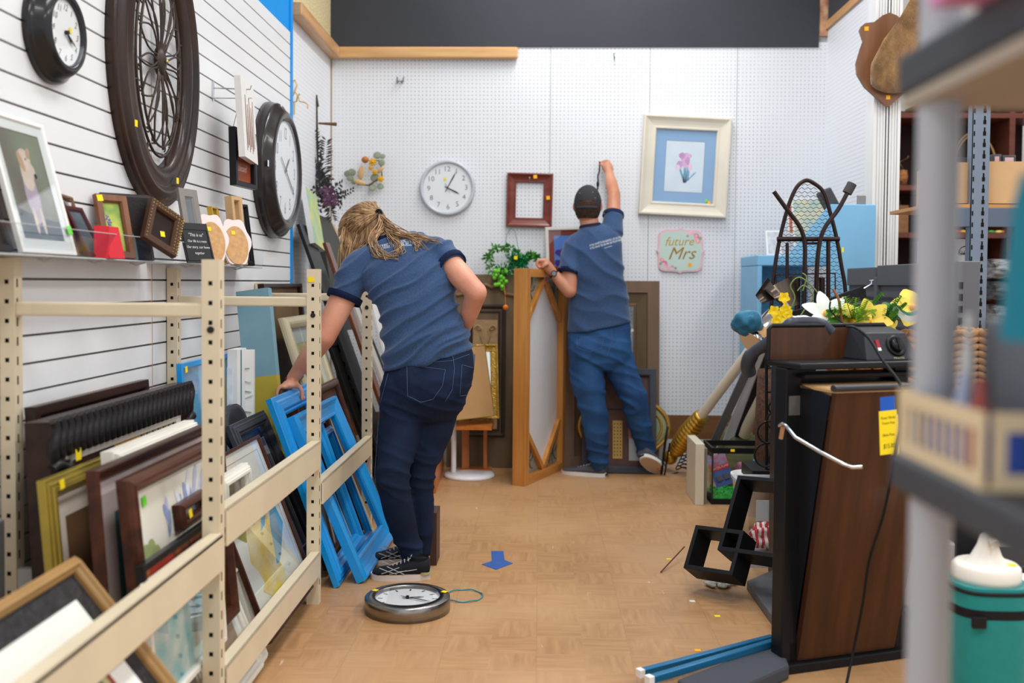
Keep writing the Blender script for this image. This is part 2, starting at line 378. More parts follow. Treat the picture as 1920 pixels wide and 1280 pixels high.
# left wall: slatwall panel with real grooves
mb = MB(); zt = 2.563; Y0, Y1 = .9, 5.47
M_slat = mat('white_slatwall', (228, 229, 230), .38, var=.015, vs=3)
M_groove = mat('groove_edge', (112, 106, 100), .8)
mb.bb((XW-.03, Y0, 0), (XW-.011, Y1, zt), M_groove)
k = 0
ys = [(Y0, P(0, 0, 1).y and 3.508), (3.514, Y1)]
for (ya, yb) in ys:
    for i in range(-15, 18):
        za, zb = CAMZ+.0762*i+.0035, CAMZ+.0762*(i+1)-.0035
        if i == 17: zb = zt
        mb.bb((XW-.012, ya, za), (XW, yb, zb), M_slat)
mb.bb((XW-.012, 3.508, 0), (XW-.0005, 3.514, 1.9), mat('raw_board_edge', (176, 130, 84), .8))
struct(mb, 'wall_left')
M_blue = mat('bright_blue_paint', (8, 146, 226), .5, var=.03)
mb = MB(); mb.bb((XW-.012, Y1, 1.03), (XW+.004, Y1+.05, 3.6)); mb.bb((XW-.06, Y0, zt), (XW-.006, Y1+.05, 3.6)); struct(mb, 'trim_6', M_blue)
# right wall: pegboard return, white fluted column, opening to the next aisle
yc = 5.5
mb = MB(); mb.bb((XR, yc, 0), (XR+.03, YB+.05, ztop+.08)); struct(mb, 'wall_right', M_pegs)
mb = MB(); mb.bb((XR+.005, yc, ztop+.13), (XR+.03, YB, 3.6)); struct(mb, 'trim_7', M_char)
mb = MB(); mb.bb((XR-.015, yc, ztop+.08), (XR+.03, YB, ztop+.13)); struct(mb, 'trim_8', M_piney)
mb = MB(); mb.bb((P(1536, 40, YB).x, YB-.004, ztop+.04), (P(1546, 40, YB).x+.02, YB+.012, 3.6)); struct(mb, 'trim_9', mat('red_cream_fabric', (150, 22, 48), .9, col2=(228, 196, 150), vs=9))
mb = MB(); xa = PX(1637, 300, XR).x; ca = P(1637, 300, yc); cb = P(1686, 300, yc)
nf = 9; wd = (cb.x-ca.x)
mb.bb((ca.x, yc, 0), (cb.x, yc+.13, 3.6))
for i in range(nf):
    x0 = ca.x+wd*(i+.5)/nf
    mb.bb((x0-wd*.03, yc-.006, 0), (x0+wd*.03, yc+.001, 3.6))
mb.bb((ca.x-.004, yc-.009, 0), (ca.x+.012, yc+.001, 3.6)); mb.bb((cb.x-.016, yc-.009, 0), (cb.x, yc+.001, 3.6))
struct(mb, 'trim_10', mat('white_fluted_panel', (230, 230, 228), .5, var=.03, stretch=(1, 1, .05), vs=30))
# far wall of the next aisle
mb = MB(); mb.bb((cb.x, 8.2, 0), (5, 8.3, 3.6)); struct(mb, 'wall_far', mat('pale_far_wall', (205, 205, 202), .7))
# shop ceiling high above (out of frame) with its light panels
mb = MB(); mb.bb((-4, -3, 4.2), (6, 10, 4.25)); struct(mb, 'ceiling', mat('ceiling_white', (225, 225, 222), .9))
# ---------------------------------------------------------------- light
w = bpy.data.worlds.new('w'); sc.world = w; w.use_nodes = True
w.node_tree.nodes['Background'].inputs[0].default_value = (.92, .96, 1.0, 1); w.node_tree.nodes['Background'].inputs[1].default_value = .95
def lamp(x, y, z, sx, sy, e, col=(.98, .99, 1)):
    d = bpy.data.lights.new('ceiling_lamp', 'AREA'); d.shape = 'RECTANGLE'; d.size = sx; d.size_y = sy; d.energy = e; d.color = col
    o = bpy.data.objects.new('ceiling_lamp', d); COL.objects.link(o); o.location = (x, y, z)
for x in (-2.2, .35, 2.9):
    for y in (.2, 2.8, 5.4): lamp(x, y, 4.1, .6, 1.5, 46)
sc.view_settings.exposure = 0.15
# ================================================================ beige rack
def make_rack():
    t = thing('storage_rack', 'beige steel boltless rack without shelves holding picture frames along the slatted wall', 'rack', at=(-1.09, 3.64, 0))
    tops = [1.253, 1.245, 1.19]
    for Y, zt_ in zip((2.5, 3.64, 4.78), tops):
        for (xa, xb) in ((-.856, -.811), (-1.376, -1.338)):
            mb = MB(); mb.bb((xa, Y, 0), (xb, Y+.04, zt_))
            n = int(zt_/.0508)
            for i in range(1, n):
                z = zt_-.05*i-.01
                mb.bb(((xa+xb)/2-.005, Y-.0006, z-.0055), ((xa+xb)/2+.005, Y+.001, z+.0055), M_hole)
                mb.bb((xb-.001, Y+.012, z-.014), (xb+.0006, Y+.018, z+.008), M_hole)
            mb.mats = [M_beige, M_hole]; mb.m = [0 if q == 0 and k < 6 else 1 for k, q in enumerate(mb.m)]
            part(mb, 'post', t, world=True, bevel=0)
        mb = MB(); mb.bb((-1.34, Y+.004, 1.106), (-.85, Y+.036, 1.142), M_beige); part(mb, 'depth_bar', t, world=True, bevel=.006)
        mb = MB(); mb.cyl((-.833, Y-.003, 1.075), (-.833, Y+.01, 1.075), .009, m=mat('dark_bolt', (50, 48, 46), .4, metal=.6)); part(mb, 'bolt', t, world=True)
    for (ya, yb, za, zb) in ((.4, 2.5, .46, .556), (2.542, 3.64, .51, .612), (2.542, 3.64, .112, .2), (3.682, 4.78, .365, .455)):
        mb = MB(); x0 = -.81 if ya > .5 else -.808
        mb.bb((x0-.0, ya, za), (x0+.006, yb, zb), M_beige); mb.bb((x0-.03, ya, zb-.012), (x0+.006, yb, zb), M_beige); mb.bb((x0-.03, ya, za), (x0-.0, yb, za+.012), M_beige)
        part(mb, 'beam', t, world=True, bevel=.003)
    for (ya, yb) in ((2.542, 3.64), (3.682, 4.78), (.4, 2.5)):
        mb = MB(); mb.bb((-1.372, ya, .115), (-1.35, yb, .2), M_beige); part(mb, 'beam', t, world=True)
    mb = MB(); mb.bb((-1.34, 2.505, .403), (-.86, 2.53, .453), mat('pale_grey_metal', (196, 196, 194), .4, var=.03)); part(mb, 'brace_bar', t, world=True, label='pale grey brace bar', bevel=.003)
    mb = MB(); mb.bb((-.90, 4.777, 1.104), (-.875, 4.82, 1.144), M_blue); part(mb, 'tape', t, world=True, label='bright blue tape')
    for (px, py, Y) in ((583, 524, 3.64), (178, 1101, 2.505)):
        q = P(px, py, Y-.002); mb = MB(); mb.bb((q.x-.012, Y-.0022, q.z-.009), (q.x+.012, Y-.001, q.z+.009), M_yel); part(mb, 'price_sticker', t, world=True)
make_rack()
# ================================================================ art
def acol(n, c, r=.6): return mat(n, c, r, var=.12, vs=20)
def bgart(m): 
    def f(mb, w, h): mb.box((0, 0, 0), (w+.004, h+.004, .001), m)
    return f
def art_dog(mb, w, h):
    g = mat('photo_blur_brown_green', (110, 92, 84), .35, col2=(150, 165, 135), vs=3, detail=1)
    mb.box((0, 0, 0), (w, h, .001), g); fur = acol('dog_fur', (222, 202, 186)); fur2 = acol('dog_fur_tan', (196, 160, 130)); pur = acol('dog_body_shade', (186, 170, 184))
    mb.flat([(-w*.5, -h*.5), (w*.5, -h*.5), (w*.5, -h*.32), (0, -h*.3), (-w*.5, -h*.22)], .0007, acol('photo_ground', (70, 78, 84)))
    mb.blob(-.02*w, -.1*h, .17*w, .27*h, .0008, pur, j=.1); mb.blob(-.02*w, .1*h, .15*w, .16*h, .0009, fur, j=.1); mb.blob(.0, .25*h, .15*w, .1*h, .001, fur)
    mb.blob(.1*w, .14*h, .09*w, .08*h, .0011, fur, rot=-.6); mb.blob(.18*w, .1*h, .04*w, .025*h, .0012, acol('dog_nose', (40, 38, 40)))
    mb.blob(-.1*w, .22*h, .06*w, .1*h, .0012, fur2, rot=.3); mb.blob(.12*w, .31*h, .05*w, .06*h, .0012, fur2, rot=-.5); mb.blob(.03*w, .25*h, .015*w, .012*h, .0013, acol('dog_nose', (0, 0, 0)))
    for x in (-.1, .08): mb.blob(x*w, -.33*h, .04*w, .13*h, .0011, fur)
def art_purple(mb, w, h):
    mb.box((0, 0, 0), (w, h, .001), mat('garden_blur', (90, 150, 60), .4, col2=(225, 225, 80), vs=14, detail=2))
    p = [acol('purple_petal', (116, 88, 190)), acol('purple_petal_dark', (92, 66, 168))]
    for i in range(60):
        t = R.random(); mb.blob(w*(-.35+.5*t+R.uniform(-.14, .14)), h*(.25-.7*t+R.uniform(-.06, .06)), w*.05, w*.045, .0008+i*1e-5, p[i % 2], n=6)
def art_beach(mb, w, h):
    mb.box((0, 0, 0), (w, h, .001), mat('watercolour_paper', (232, 231, 224), .8))
    z = .0007; Y_ = mat('wash_yellow', (228, 196, 92), .8, col2=(236, 226, 190), vs=9); G = mat('wash_green', (120, 140, 60), .8, col2=(214, 186, 110), vs=14); B = mat('wash_blue', (52, 142, 190), .8, col2=(128, 190, 214), vs=8)
    mb.blob(-.18*w, .2*h, .3*w, .22*h, z, G, j=.3); mb.blob(-.05*w, -.02*h, .34*w, .2*h, z*1.1, Y_, j=.3, rot=.6)
    mb.flat([(-.02*w, .0), (.36*w, .3*h), (.42*w, .26*h), (.1*w, .02*h)], .0010, B); mb.flat([(.02*w, -.3*h), (.2*w, .0), (.40*w, .2*h), (.46*w, -.06*h), (.2*w, -.22*h)], .0011, B)
    mb.blob(-.1*w, -.32*h, .22*w, .1*h, .0012, Y_, j=.4); mb.blob(-.1*w, -.4*h, .12*w, .05*h, .0013, mat('wash_lemon', (240, 220, 60), .8, var=.08), j=.4)
    mb.blob(-.28*w, .32*h, .1*w, .05*h, .0013, mat('wash_grey_green', (90, 110, 90), .8, var=.2), j=.4)
def art_tulip(mb, w, h):
    mb.box((0, 0, 0), (w, h, .003), mat('ivory_tile', (238, 233, 218), .25))
    for i in range(30):
        x, y = R.uniform(-.42, .22), R.uniform(-.12, .26)
        mb.blob(x*w, y*h, .045*w, .060*h, .0020+i*2e-5, [acol('tulip_white', (236, 236, 224), .3), acol('tulip_cream', (222, 224, 190), .3), acol('tulip_shade', (160, 172, 118), .3)][i % 3], rot=R.uniform(-.3, .3))
    for i in range(26):
        x = R.uniform(-.12, .45); y = .2+.22*R.random()
        mb.blob(x*w, y*h, .022*w, .08*h, .0021+i*2e-5, [acol('iris_pale', (196, 198, 226), .3), acol('iris_blue', (150, 166, 206), .3), acol('iris_white', (232, 232, 238), .3)][i % 3], rot=R.uniform(-.7, .7))
    for i in range(8): mb.blob((.42+R.uniform(-.05, .05))*w, R.uniform(-.05, .3)*h, .03*w, .05*h, .0028, acol('iris_deep', (90, 140, 190), .3), rot=R.random())
def art_city(mb, w, h):
    mb.box((0, 0, 0), (w, h, .001), mat('painted_dark_red', (46, 26, 22), .5, col2=(70, 40, 34), vs=5))
    cs = [acol('paint_orange', (226, 140, 30)), acol('paint_gold', (200, 160, 60)), acol('paint_blue', (60, 70, 150)), acol('paint_umber', (70, 50, 40)), acol('paint_yellow', (236, 190, 70))]
    for i in range(60):
        x = -.12*w+i*.0098*w; c = cs[(0, 4, 0, 4, 0)[i % 5]] if i < 24 else cs[(1, 2, 3, 1, 2, 4)[i % 6]]
        mb.flat([(x, -.05*h), (x+.008*w, -.05*h), (x+.010*w, .5*h), (x+.001*w, .5*h)], .0008, c)
def art_gold_strip(mb, w, h):
    mb.box((0, 0, 0), (w, h, .001), mat('painted_orange_brown', (176, 84, 22), .5, col2=(90, 40, 16), vs=40))
    mb.flat([(-.5*w, -.5*h), (-.12*w, -.5*h), (-.12*w, .5*h), (-.5*w, .5*h)], .0008, acol('paint_red', (176, 48, 26)))
    for i in range(3): mb.flat([(-.44*w+i*.012*w, -.4*h), (-.436*w+i*.012*w, -.4*h), (-.436*w+i*.012*w, .4*h), (-.44*w+i*.012*w, .4*h)], .001, acol('paint_gold', (0, 0, 0)))
def art_mono(mb, w, h):
    mb.box((0, 0, 0), (w, h, .001), mat('taupe_print', (130, 120, 124), .5, col2=(168, 158, 158), vs=6, stretch=(3, .6, 1)))
    d = acol('print_dark', (56, 58, 60))
    for a in (-.18, .26): mb.flat([(a*w, -.5*h), ((a+.14)*w, -.5*h), ((a+.1)*w, .5*h), ((a-.04)*w, .5*h)], .0008, d)
def art_iris(mb, w, h):
    mb.box((0, 0, 0), (w, h, .001), mat('pale_blue_wash', (218, 228, 238), .7, col2=(228, 236, 242), vs=9))
    pk = [acol('iris_pink', (226, 178, 214)), acol('iris_mauve', (206, 150, 200)), acol('iris_blush', (238, 208, 228))]; st = acol('iris_leaf', (104, 160, 186))
    for pts in ([(-.02, -.26), (.06, -.26), (.04, 0), (-.01, 0)], [(.0, -.27), (.05, -.27), (-.08, -.02), (-.13, .0)], [(.02, -.27), (.1, -.22), (.26, -.08), (.2, -.1)], [(.03, -.25), (.1, -.22), (.12, .0), (.06, .0)]):
        mb.flat([(a*w*1.25, b*h*1.2) for a, b in pts], .0008, st)
    for i, (x, y, a, b) in enumerate(((0, .12, .09, .08), (-.1, .03, .07, .06), (.12, .0, .05, .07), (.04, .18, .1, .05), (-.06, .18, .07, .05), (-.14, -.02, .06, .05), (.02, .04, .07, .06), (.06, .1, .05, .07))):
        mb.blob(x*w*1.25, y*h*1.2, a*w*1.2, b*h*1.2, .001+i*3e-5, pk[i % 3], j=.25)
def art_letters(mb, w, h):
    mb.box((0, 0, 0), (w, h, .001), mat('slate_blue_board', (70, 84, 94), .7, var=.08)); c = acol('letter_cream', (206, 200, 188)); n = 9
    for i in range(n):
        y = h*(.42-.095*i)
        for j in range(6): mb.box((w*(.05+.06*j), y, .001), (w*.03, h*.06, .001), c)
        mb.box((w*.2, y-h*.03, .001), (w*.34, h*.008, .001), c)
def art_dark(c1=(52, 40, 38), c2=(84, 66, 60), n='dark_print'):
    return bgart(mat(n, c1, .4, col2=c2, vs=5))
F_wal = wood('walnut_frame', (50, 25, 17), (80, 41, 25), 0, .3); F_dkb = wood('dark_brown_frame', (36, 22, 17), (54, 34, 25), 0, .35)
F_blk = mat('black_frame', (28, 28, 30), .35, var=.1); F_wht = mat('white_frame', (226, 222, 210), .5, var=.03); F_gold = mat('olive_gold_frame', (158, 140, 60), .3, metal=.55, var=.12, vs=12)
F_blue = mat('sky_blue_gloss_frame', (20, 150, 224), .3, coat=.3, var=.04); F_char = mat('charcoal_frame', (66, 66, 72), .4, var=.15, vs=12); F_champ = mat('champagne_frame', (206, 196, 164), .3, metal=.3, var=.06)
F_mah = wood('mahogany_frame', (104, 40, 30), (126, 56, 42), 0, .3); F_oak = wood('oak_frame', (176, 112, 48), (204, 142, 72), 1, .35)
M_cream = mat('cream_mat', (226, 218, 204), .8); M_lgrey = mat('light_grey_mat', (206, 208, 212), .7)
def lean_px(xl, xr, ytop, Xt, Xb, zb, Y0=None):
    """leaning frame facing the aisle: pixel columns of the two top corners on plane X=Xt, foot at (Xb, zb)"""
    a = PX(xl, ytop, Xt); Yr = PX(xr, 600, Xt).y
    return V((Xb, a.y, zb)), V((Xb, Yr, zb)), V((Xt, a.y, a.z))
G1 = 'picture frames standing in the near bay of the beige rack'; G2 = 'picture frames leaning in the middle bay of the beige rack'; G3 = 'picture frames and boards leaning in the far bay of the beige rack'
# --- near bay
# carved wavy black frame
BL, BR, TL = lean_px(75, 345, 792, -1.22, -1.19, .16)
Mx, w, h = mx3(BL, BR, TL)
t = thing('framed_picture', 'large black picture frame with wavy carved ribs around a dark abstract painting', 'picture', Mx, G1)
fw = .09; mb = MB(); mb.rail(w, h, [(0, -.04), (0, .02), (fw*.1, .03), (fw, .012), (fw, -.04)], cy=h/2, m=F_dkb)
rib = mat('black_carved_wood', (34, 32, 33), .35, var=.1)
def ribs(x0, y0, dx, dy, n, nx, ny):
    for i in range(n):
        bx, by = x0+dx*i, y0+dy*i
        pts = []
        for k in range(7):
            s_ = k/6; wv = math.sin(s_*2*PI)*.009
            pts.append((bx+nx*fw*s_+(wv if nx == 0 else 0)+0, by+ny*fw*s_+(wv if ny == 0 else 0), .024+.006*math.sin(PI*s_)))
        mb.tube(pts, .0135, 8, rib)
nn = int(w/.036); ribs(-w/2+.012, h, w/nn, 0, nn, 0, -1)
nn2 = int((h-fw)/.036); ribs(w/2, .01, 0, (h-fw)/nn2, nn2, -1, 0); ribs(-w/2, .01, 0, (h-fw)/nn2, nn2, 1, 0)
part(mb, 'frame', t)
mb = MB(); mb.rail(w-2*fw, h-2*fw, [(0, 0), (0, .016), (.028, .01), (.028, 0)], cy=h/2); part(mb, 'liner', t, M_cream)
mb = MB(); mb.T = M.Translation((0, h/2, .003)); art_city(mb, w-2*fw-.05, h-2*fw-.05); part(mb, 'print', t)
sticker(t, -w/2+.12, h-.10, .034, s=.03); sticker(t, w/2-.03, h-.045, .034, s=.03)
picture('plain dark brown frame standing behind the wavy black one, nearest the slatted wall', *lean_px(45, 262, 764, -1.33, -1.28, .16), F_dkb, .03, .03, 'flat', (), art_dark(), False, group=G1)
mb = MB(); a = PX(180, 738, -1.35); mb.bb((-1.36, a.y, .5), (-1.352, a.y+.28, a.z+.0)); single(mb, 'cardboard_sheet', 'tan cardboard sheet tip poking up behind the frames at the slatted wall', 'sheet', mat('cardboard', (196, 154, 104), .85, var=.05), world=True, at=(-1.356, a.y+.14, .5))
def picture(*args, _p=picture, **k): return _p(*args, **k)[0]
picture('olive gold frame with a cream mat around an empty brown opening', *lean_px(68, 210, 902, -1.14, -1.09, .16), F_gold, .048, .03, 'step', ((.06, M_cream),), bgart(mat('brown_felt', (112, 82, 54), .9, var=.1)), False, [(-.72, .93)], group=G1)
picture('white frame with pale blue inside, standing low behind the brown frames', *lean_px(188, 345, 848, -1.085, -1.05, .16), F_wht, .032, .05, 'step', (), bgart(mat('pale_blue_print', (206, 216, 222), .6)), True, group=G1)
picture('tall dark brown frame just behind the tulip tile picture', *lean_px(160, 400, 884, -1.03, -.985, .16), F_wal, .032, .03, 'cove', ((.09, mat('pinkish_mat', (196, 180, 176), .8)),), bgart(mat('teal_print', (60, 110, 120), .5)), False, group=G1)
BL, BR, TL = lean_px(216, 395, 902, -.975, -.92, .2)
picture('walnut framed tile picture of white tulips and pale blue irises', BL, BR, TL, F_wal, .042, .04, 'dome', (), art_tulip, False, [(-.62, .72, .009, M_grn, .024), (.72, .80, .009, M_grn, .024)], group=G1)
BL, BR, TL = lean_px(252, 400, 1064, -.915, -.905, .48)
picture('low white frame with a turquoise drawing below the red and orange strip', *lean_px(262, 400, 1096, -.898, -.88, .2), F_wht, .015, .02, 'flat', (), bgart(mat('turquoise_drawing', (222, 226, 222), .7, col2=(100, 190, 200), vs=14)), True, group=G1)
picture('long dark frame with a red and orange painted strip in front of the tulips', BL, BR, V((TL.x, TL.y, BL.z+.12)) if False else TL, F_blk, .018, .02, 'flat', (), art_gold_strip, False, group=G1)
picture('small walnut frame with dark striped print in front of the tulip tile', *lean_px(322, 372, 948, -.955, -.945, .545), F_wal, .024, .03, 'dome', (), art_dark((60, 64, 66), (120, 122, 120), 'striped_dark'), True, [(-.6, 0, None)], group=G1)
picture('black and tan frame with white mat and red inner frame, nearest the camera', V((-.62, 1.35, .12)), V((-.62, 2.08, .12)), V((-1.0, 1.35, .60)), mat('tan_gold_frame', (166, 128, 76), .4, var=.1), .03, .03, 'step', ((.05, mat('black_carved_liner', (44, 42, 44), .45, var=.3, vs=30, bump=.5, bs=60)), (.07, M_paper), (.014, mat('red_mat', (150, 58, 44), .7)), (.02, mat('khaki_mat', (190, 180, 130), .7))), art_dark((60, 80, 66), (110, 116, 90), 'green_print'), False, group=G1)
picture('cream white frame standing low beside the near post', *lean_px(318, 432, 1158, -.97, -.87, .0), F_wht, .035, .03, 'step', ((.04, M_paper),), art_dark((150, 140, 136), (190, 184, 180), 'soft_grey_print'), True, [(-.75, .7, .01)], group=G1)
picture('grey frame with dark print behind the cream white frame', *lean_px(285, 345, 1190, -1.06, -.95, .0), mat('pale_grey_frame', (200, 200, 196), .5), .03, .03, 'flat', ((.03, M_paper),), art_dark(), True, [(-.9, .9, None, M_grn)], group=G1)
picture('thin gold-brown frame leaning at the foot of the near bay', *lean_px(228, 330, 1205, -.99, -.89, .0), F_gold, .02, .02, 'flat', (), art_dark((50, 48, 46), (70, 66, 62), 'charcoal_print'), False, group=G1)
mb = MB(); mb.bb((-.93, 2.32, 0), (-.895, 2.34, .37))
for i in range(6): mb.bb((-.918, 2.319, .05+.055*i), (-.909, 2.321, .085+.055*i), M_hole)
mb.mats = [mat('pale_grey_metal', (0, 0, 0)), M_hole]; mb.m = [0]*6+[1]*(len(mb.f)-6)
single(mb, 'slotted_strip', 'pale grey slotted metal strip standing among frames at the bottom of the near bay', 'metal strip', world=True, at=(-.91, 2.33, 0))
mb = MB(); mb.bb((-1.33, 2.33, .0), (-1.29, 2.36, .62)); single(mb, 'metal_strip', 'plain grey metal strip leaning at the left rear post', 'metal strip', mat('grey_metal', (150, 152, 154), .35, metal=.5), world=True, at=(-1.31, 2.345, 0), bevel=.004)
# blue panels behind the near post
picture('glossy blue frame with a pale blue panel behind the near post', *lean_px(330, 432, 682, -1.27, -1.24, .12), F_blue, .022, .02, 'flat', (), bgart(mat('blue_gradient_print', (90, 176, 226), .3, col2=(150, 205, 236), vs=2)), True, [(-.86, .94)], group=G2)
# white canvases with floral edges
mb = MB(); mb.bb((-1.22, 3.86, .1), (-1.182, 3.98, .93), M_white); mb.bb((-1.183, 3.905, .1), (-1.181, 3.918, .925), acol('teal_red_edge', (60, 120, 130))); mb.bb((-1.222, 3.859, .3), (-1.2, 3.8605, .86), acol('iris_white', (0, 0, 0)))
single(mb, 'canvas_print', 'white canvas seen on edge between the blue panel and the tall canvas', 'canvas', world=True, at=(-1.2, 3.92, .1))
mb = MB(); a, b = P(432, 656, 3.95), P(466, 656, 3.98); mb.obox((a.x, 3.95, .1), (b.x-a.x+.02, .03, 0), (-.0, .02, 0), (0, 0, a.z-.1), M_white)
lf = acol('sketch_green', (96, 160, 110)); gy = acol('sketch_grey', (190, 200, 196))
for i in range(14):
    z = .3+.042*i; x = a.x+.018+R.random()*.02; mb.beam((x, 3.951+(x-a.x)*.3, z), (x+.05, 3.949+(x+.05-a.x)*.3, z+R.uniform(-.02, .03)), .003, .003, lf if i % 2 else gy)
single(mb, 'canvas_print', 'white canvas with green leaf sketches left of the tall blue canvas', 'canvas', world=True, at=(a.x+.04, 3.96, .1))
# tall blue and ochre canvas
bl, tl = P(480, 960, 4.12), P(442, 547, 4.24); vv = (tl-bl).normalized(); uu = V((1, -.1, 0)); uu = (uu-vv*uu.dot(vv)).normalized()*.145
Mx, w, h = mx3(bl, bl+uu, tl)
mb = MB(); mb.bb((-w/2, h*.60, -.04), (w/2, h, 0), mat('dusty_blue_paint', (122, 162, 176), .6, var=.05)); mb.bb((-w/2, 0, -.04), (w/2, h*.60, 0), mat('ochre_paint', (188, 168, 58), .6, var=.08, vs=4))
single(mb, 'tall_canvas', 'tall canvas painted dusty blue above and ochre yellow below', 'canvas', Mx=Mx)
# --- middle bay
picture('charcoal frame with a black and mauve tree print, leaning left of the blue frames', V((-.90, 3.62, .05)), V((-.90, 4.08, .05)), V((-1.155, 3.62, .66)), F_char, .055, .03, 'step', ((.045, mat('dark_slate_mat', (58, 58, 66), .7)), (.004, M_cream)), art_mono, True, group=G2)
picture('dark burgundy print in a slim white frame behind the white moulded frame', V((-.93, 3.2, .1)), V((-.93, 3.6, .1)), V((-1.17, 3.2, .57)), F_wht, .012, .02, 'flat', (), art_dark((58, 22, 26), (92, 50, 50), 'burgundy_print'), True, group=G2)
picture('small white moulded frame standing beside the near post', *lean_px(400, 452, 899, -.915, -.905, .50), F_wht, .035, .035, 'step', (), art_dark((104, 84, 70), (150, 132, 118), 'brown_print'), True, group=G2)
picture('watercolour of a yellow and blue beach in a thin brown frame', V((-.845, 3.06, .06)), V((-.845, 3.68, .06)), V((-1.06, 3.06, .62)), F_wal, .012, .018, 'flat', ((.035, M_paper),), art_beach, True, group=G2)
picture('black frame just behind the beach watercolour', V((-.90, 2.86, .03)), V((-.90, 3.3, .03)), V((-1.11, 2.86, .6)), F_blk, .05, .025, 'cove', (), art_dark((20, 20, 20), (30, 30, 32), 'black_print'), False, group=G2)
picture('cream frame with white mat at the foot of the rack, below the black frame', V((-.845, 2.62, .02)), V((-.845, 2.98, .02)), V((-.98, 2.62, .36)), F_wht, .03, .025, 'step', ((.05, M_paper),), art_dark((150, 120, 96), (190, 160, 136), 'tan_print'), True, group=G2)
mb = MB(); Mr = look_mx(PX(447, 800, -1.15), (0, 1, 0), (1, 0, .2)); mb.blob(0, -.02, .12, .1, 0, n=20); mb.poly([(.13*math.cos(i*PI/12), .09*math.sin(i*PI/12)) for i in range(24)], -.02, 0)
single(mb, 'round_plaque', 'dark grey oval plaque just above the charcoal frame', 'plaque', mat('dark_grey_plaque', (72, 72, 76), .5), Mx=Mr)
# --- far bay: the blue frames
def openf(label, BL, BR, TL, m, fw, d, style, g=G3, name='empty_picture_frame'): return picture(label, BL, BR, TL, m, fw, d, style, open_=True, glass=False, group=g, name=name)
a, b = P(628, 1114, 3.86), P(690, 1035, 4.42)
b1 = V((-.795, 3.84, 0)); b2 = V((-.795, 4.44, 0)); tt = V((-1.065, 3.84, .735))
openf('glossy blue empty frame gripped at its top rail by the woman', b1, b2, tt, F_blue, .085, .04, 'step')
b1 = V((-.715, 3.90, 0)); b2 = V((-.70, 4.60, 0)); tt = V((-1.0, 3.90, .655))
openf('blue empty frame with a deep cove, standing in front of the other blue frame', b1, b2, tt, F_blue, .085, .045, 'cove')
openf('slim blue empty frame seen through the other two blue frames', V((-.80, 4.22, 0)), V((-.79, 4.62, 0)), V((-1.0, 4.22, .52)), F_blue, .04, .03, 'step')
openf('slim pale gold empty frame inside the blue frames', V((-.81, 4.32, 0)), V((-.80, 4.72, 0)), V((-1.03, 4.32, .55)), F_champ, .02, .02, 'flat')
picture('champagne gold frame with pale print behind the woman\'s forearm', V((-.93, 4.72, .02)), V((-.93, 5.35, .02)), V((-1.25, 4.72, 1.02)), F_champ, .06, .04, 'dome', ((.08, mat('pale_grey_green_mat', (214, 220, 214), .6)),), bgart(mat('olive_cream_print', (206, 200, 140), .6, var=.1, vs=4)), True, group=G3)
picture('slate blue board with columns of cream lettering, under the woman\'s arm', V((-.84, 5.3, .02)), V((-.84, 5.75, .02)), V((-1.14, 5.3, .86)), mat('slate_blue_board', (0, 0, 0)), .02, .02, 'flat', (), art_letters, False, group=G3)
picture('dark walnut frame right behind the empty blue frames', V((-.84, 4.62, .02)), V((-.84, 5.08, .02)), V((-1.06, 4.62, .70)), F_wal, .045, .03, 'dome', (), art_dark((66, 46, 38), (96, 70, 56), 'umber_print'), False, group=G3)
picture('mahogany frame standing behind the woman\'s hand', V((-1.0, 4.5, .02)), V((-1.0, 4.85, .02)), V((-1.16, 4.5, .76)), F_mah, .03, .03, 'flat', (), art_dark(), False, group=G3)
picture('grey brown low picture with a dark panel at the foot of the far bay', V((-.87, 4.0, .02)), V((-.87, 4.5, .02)), V((-1.02, 4.0, .52)), F_dkb, .04, .025, 'flat', (), art_dark((72, 58, 56), (108, 90, 84), 'mauve_print'), True, group=G3)
mb = MB(); mb.obox((-.93, 4.55, .14), (0, .36, 0), (-.05, 0, 0), (0, 0, .045)); mb.obox((-.93, 4.55, 0), (0, .035, 0), (-.05, 0, 0), (0, 0, .14)); mb.obox((-.93, 4.87, 0), (0, .035, 0), (-.05, 0, 0), (0, 0, .14))
single(mb, 'small_easel', 'pale cream low wooden stand on the floor inside the blue frames', 'stand', mat('cream_distressed', (196, 188, 166), .6, var=.1), world=True, at=(-.95, 4.7, 0))
picture('dark brown shadow box whose top shows above the far top bar', V((-1.24, 4.66, .02)), V((-1.24, 5.42, .02)), V((-1.33, 4.66, 1.185)), F_dkb, .02, .03, 'flat', (), bgart(mat('brown_board_print', (120, 96, 66), .5, col2=(90, 70, 50), vs=5)), False, group=G3)
# tall boards leaning in the corner
def board(label, Y0, Y1, xb, xt, zt_, m, th=.02, cat='board', name='tall_board'):
    mb = MB(); Mx, w, h = mx3((xb, Y0, .0), (xb, Y1, .0), (xt, Y0, zt_)); mb.bb((-w/2, 0, -th), (w/2, h, 0)); return single(mb, name, label, cat, m, Mx=Mx, group='tall boards leaning in the left back corner', bevel=.003)
board('tall black board leaning in the corner behind the big clock', 5.52, 5.80, -.80, -1.34, 1.52, mat('black_board', (30, 31, 33), .35))
board('copper brown glossy board leaning in the corner', 5.55, 5.66, -.70, -1.20, 1.42, mat('copper_brown', (112, 60, 34), .25, metal=.3, var=.3))
board('pale grey narrow board leaning in the corner', 5.72, 5.83, -.66, -1.10, 1.15, mat('pale_grey_board', (188, 184, 178), .5))
board('black narrow board between pale ones in the corner', 5.84, 5.98, -.66, -1.18, 1.30, F_blk)
board('white slatted board leaning behind the far front post', 5.98, 6.18, -.72, -1.02, 1.12, M_white)
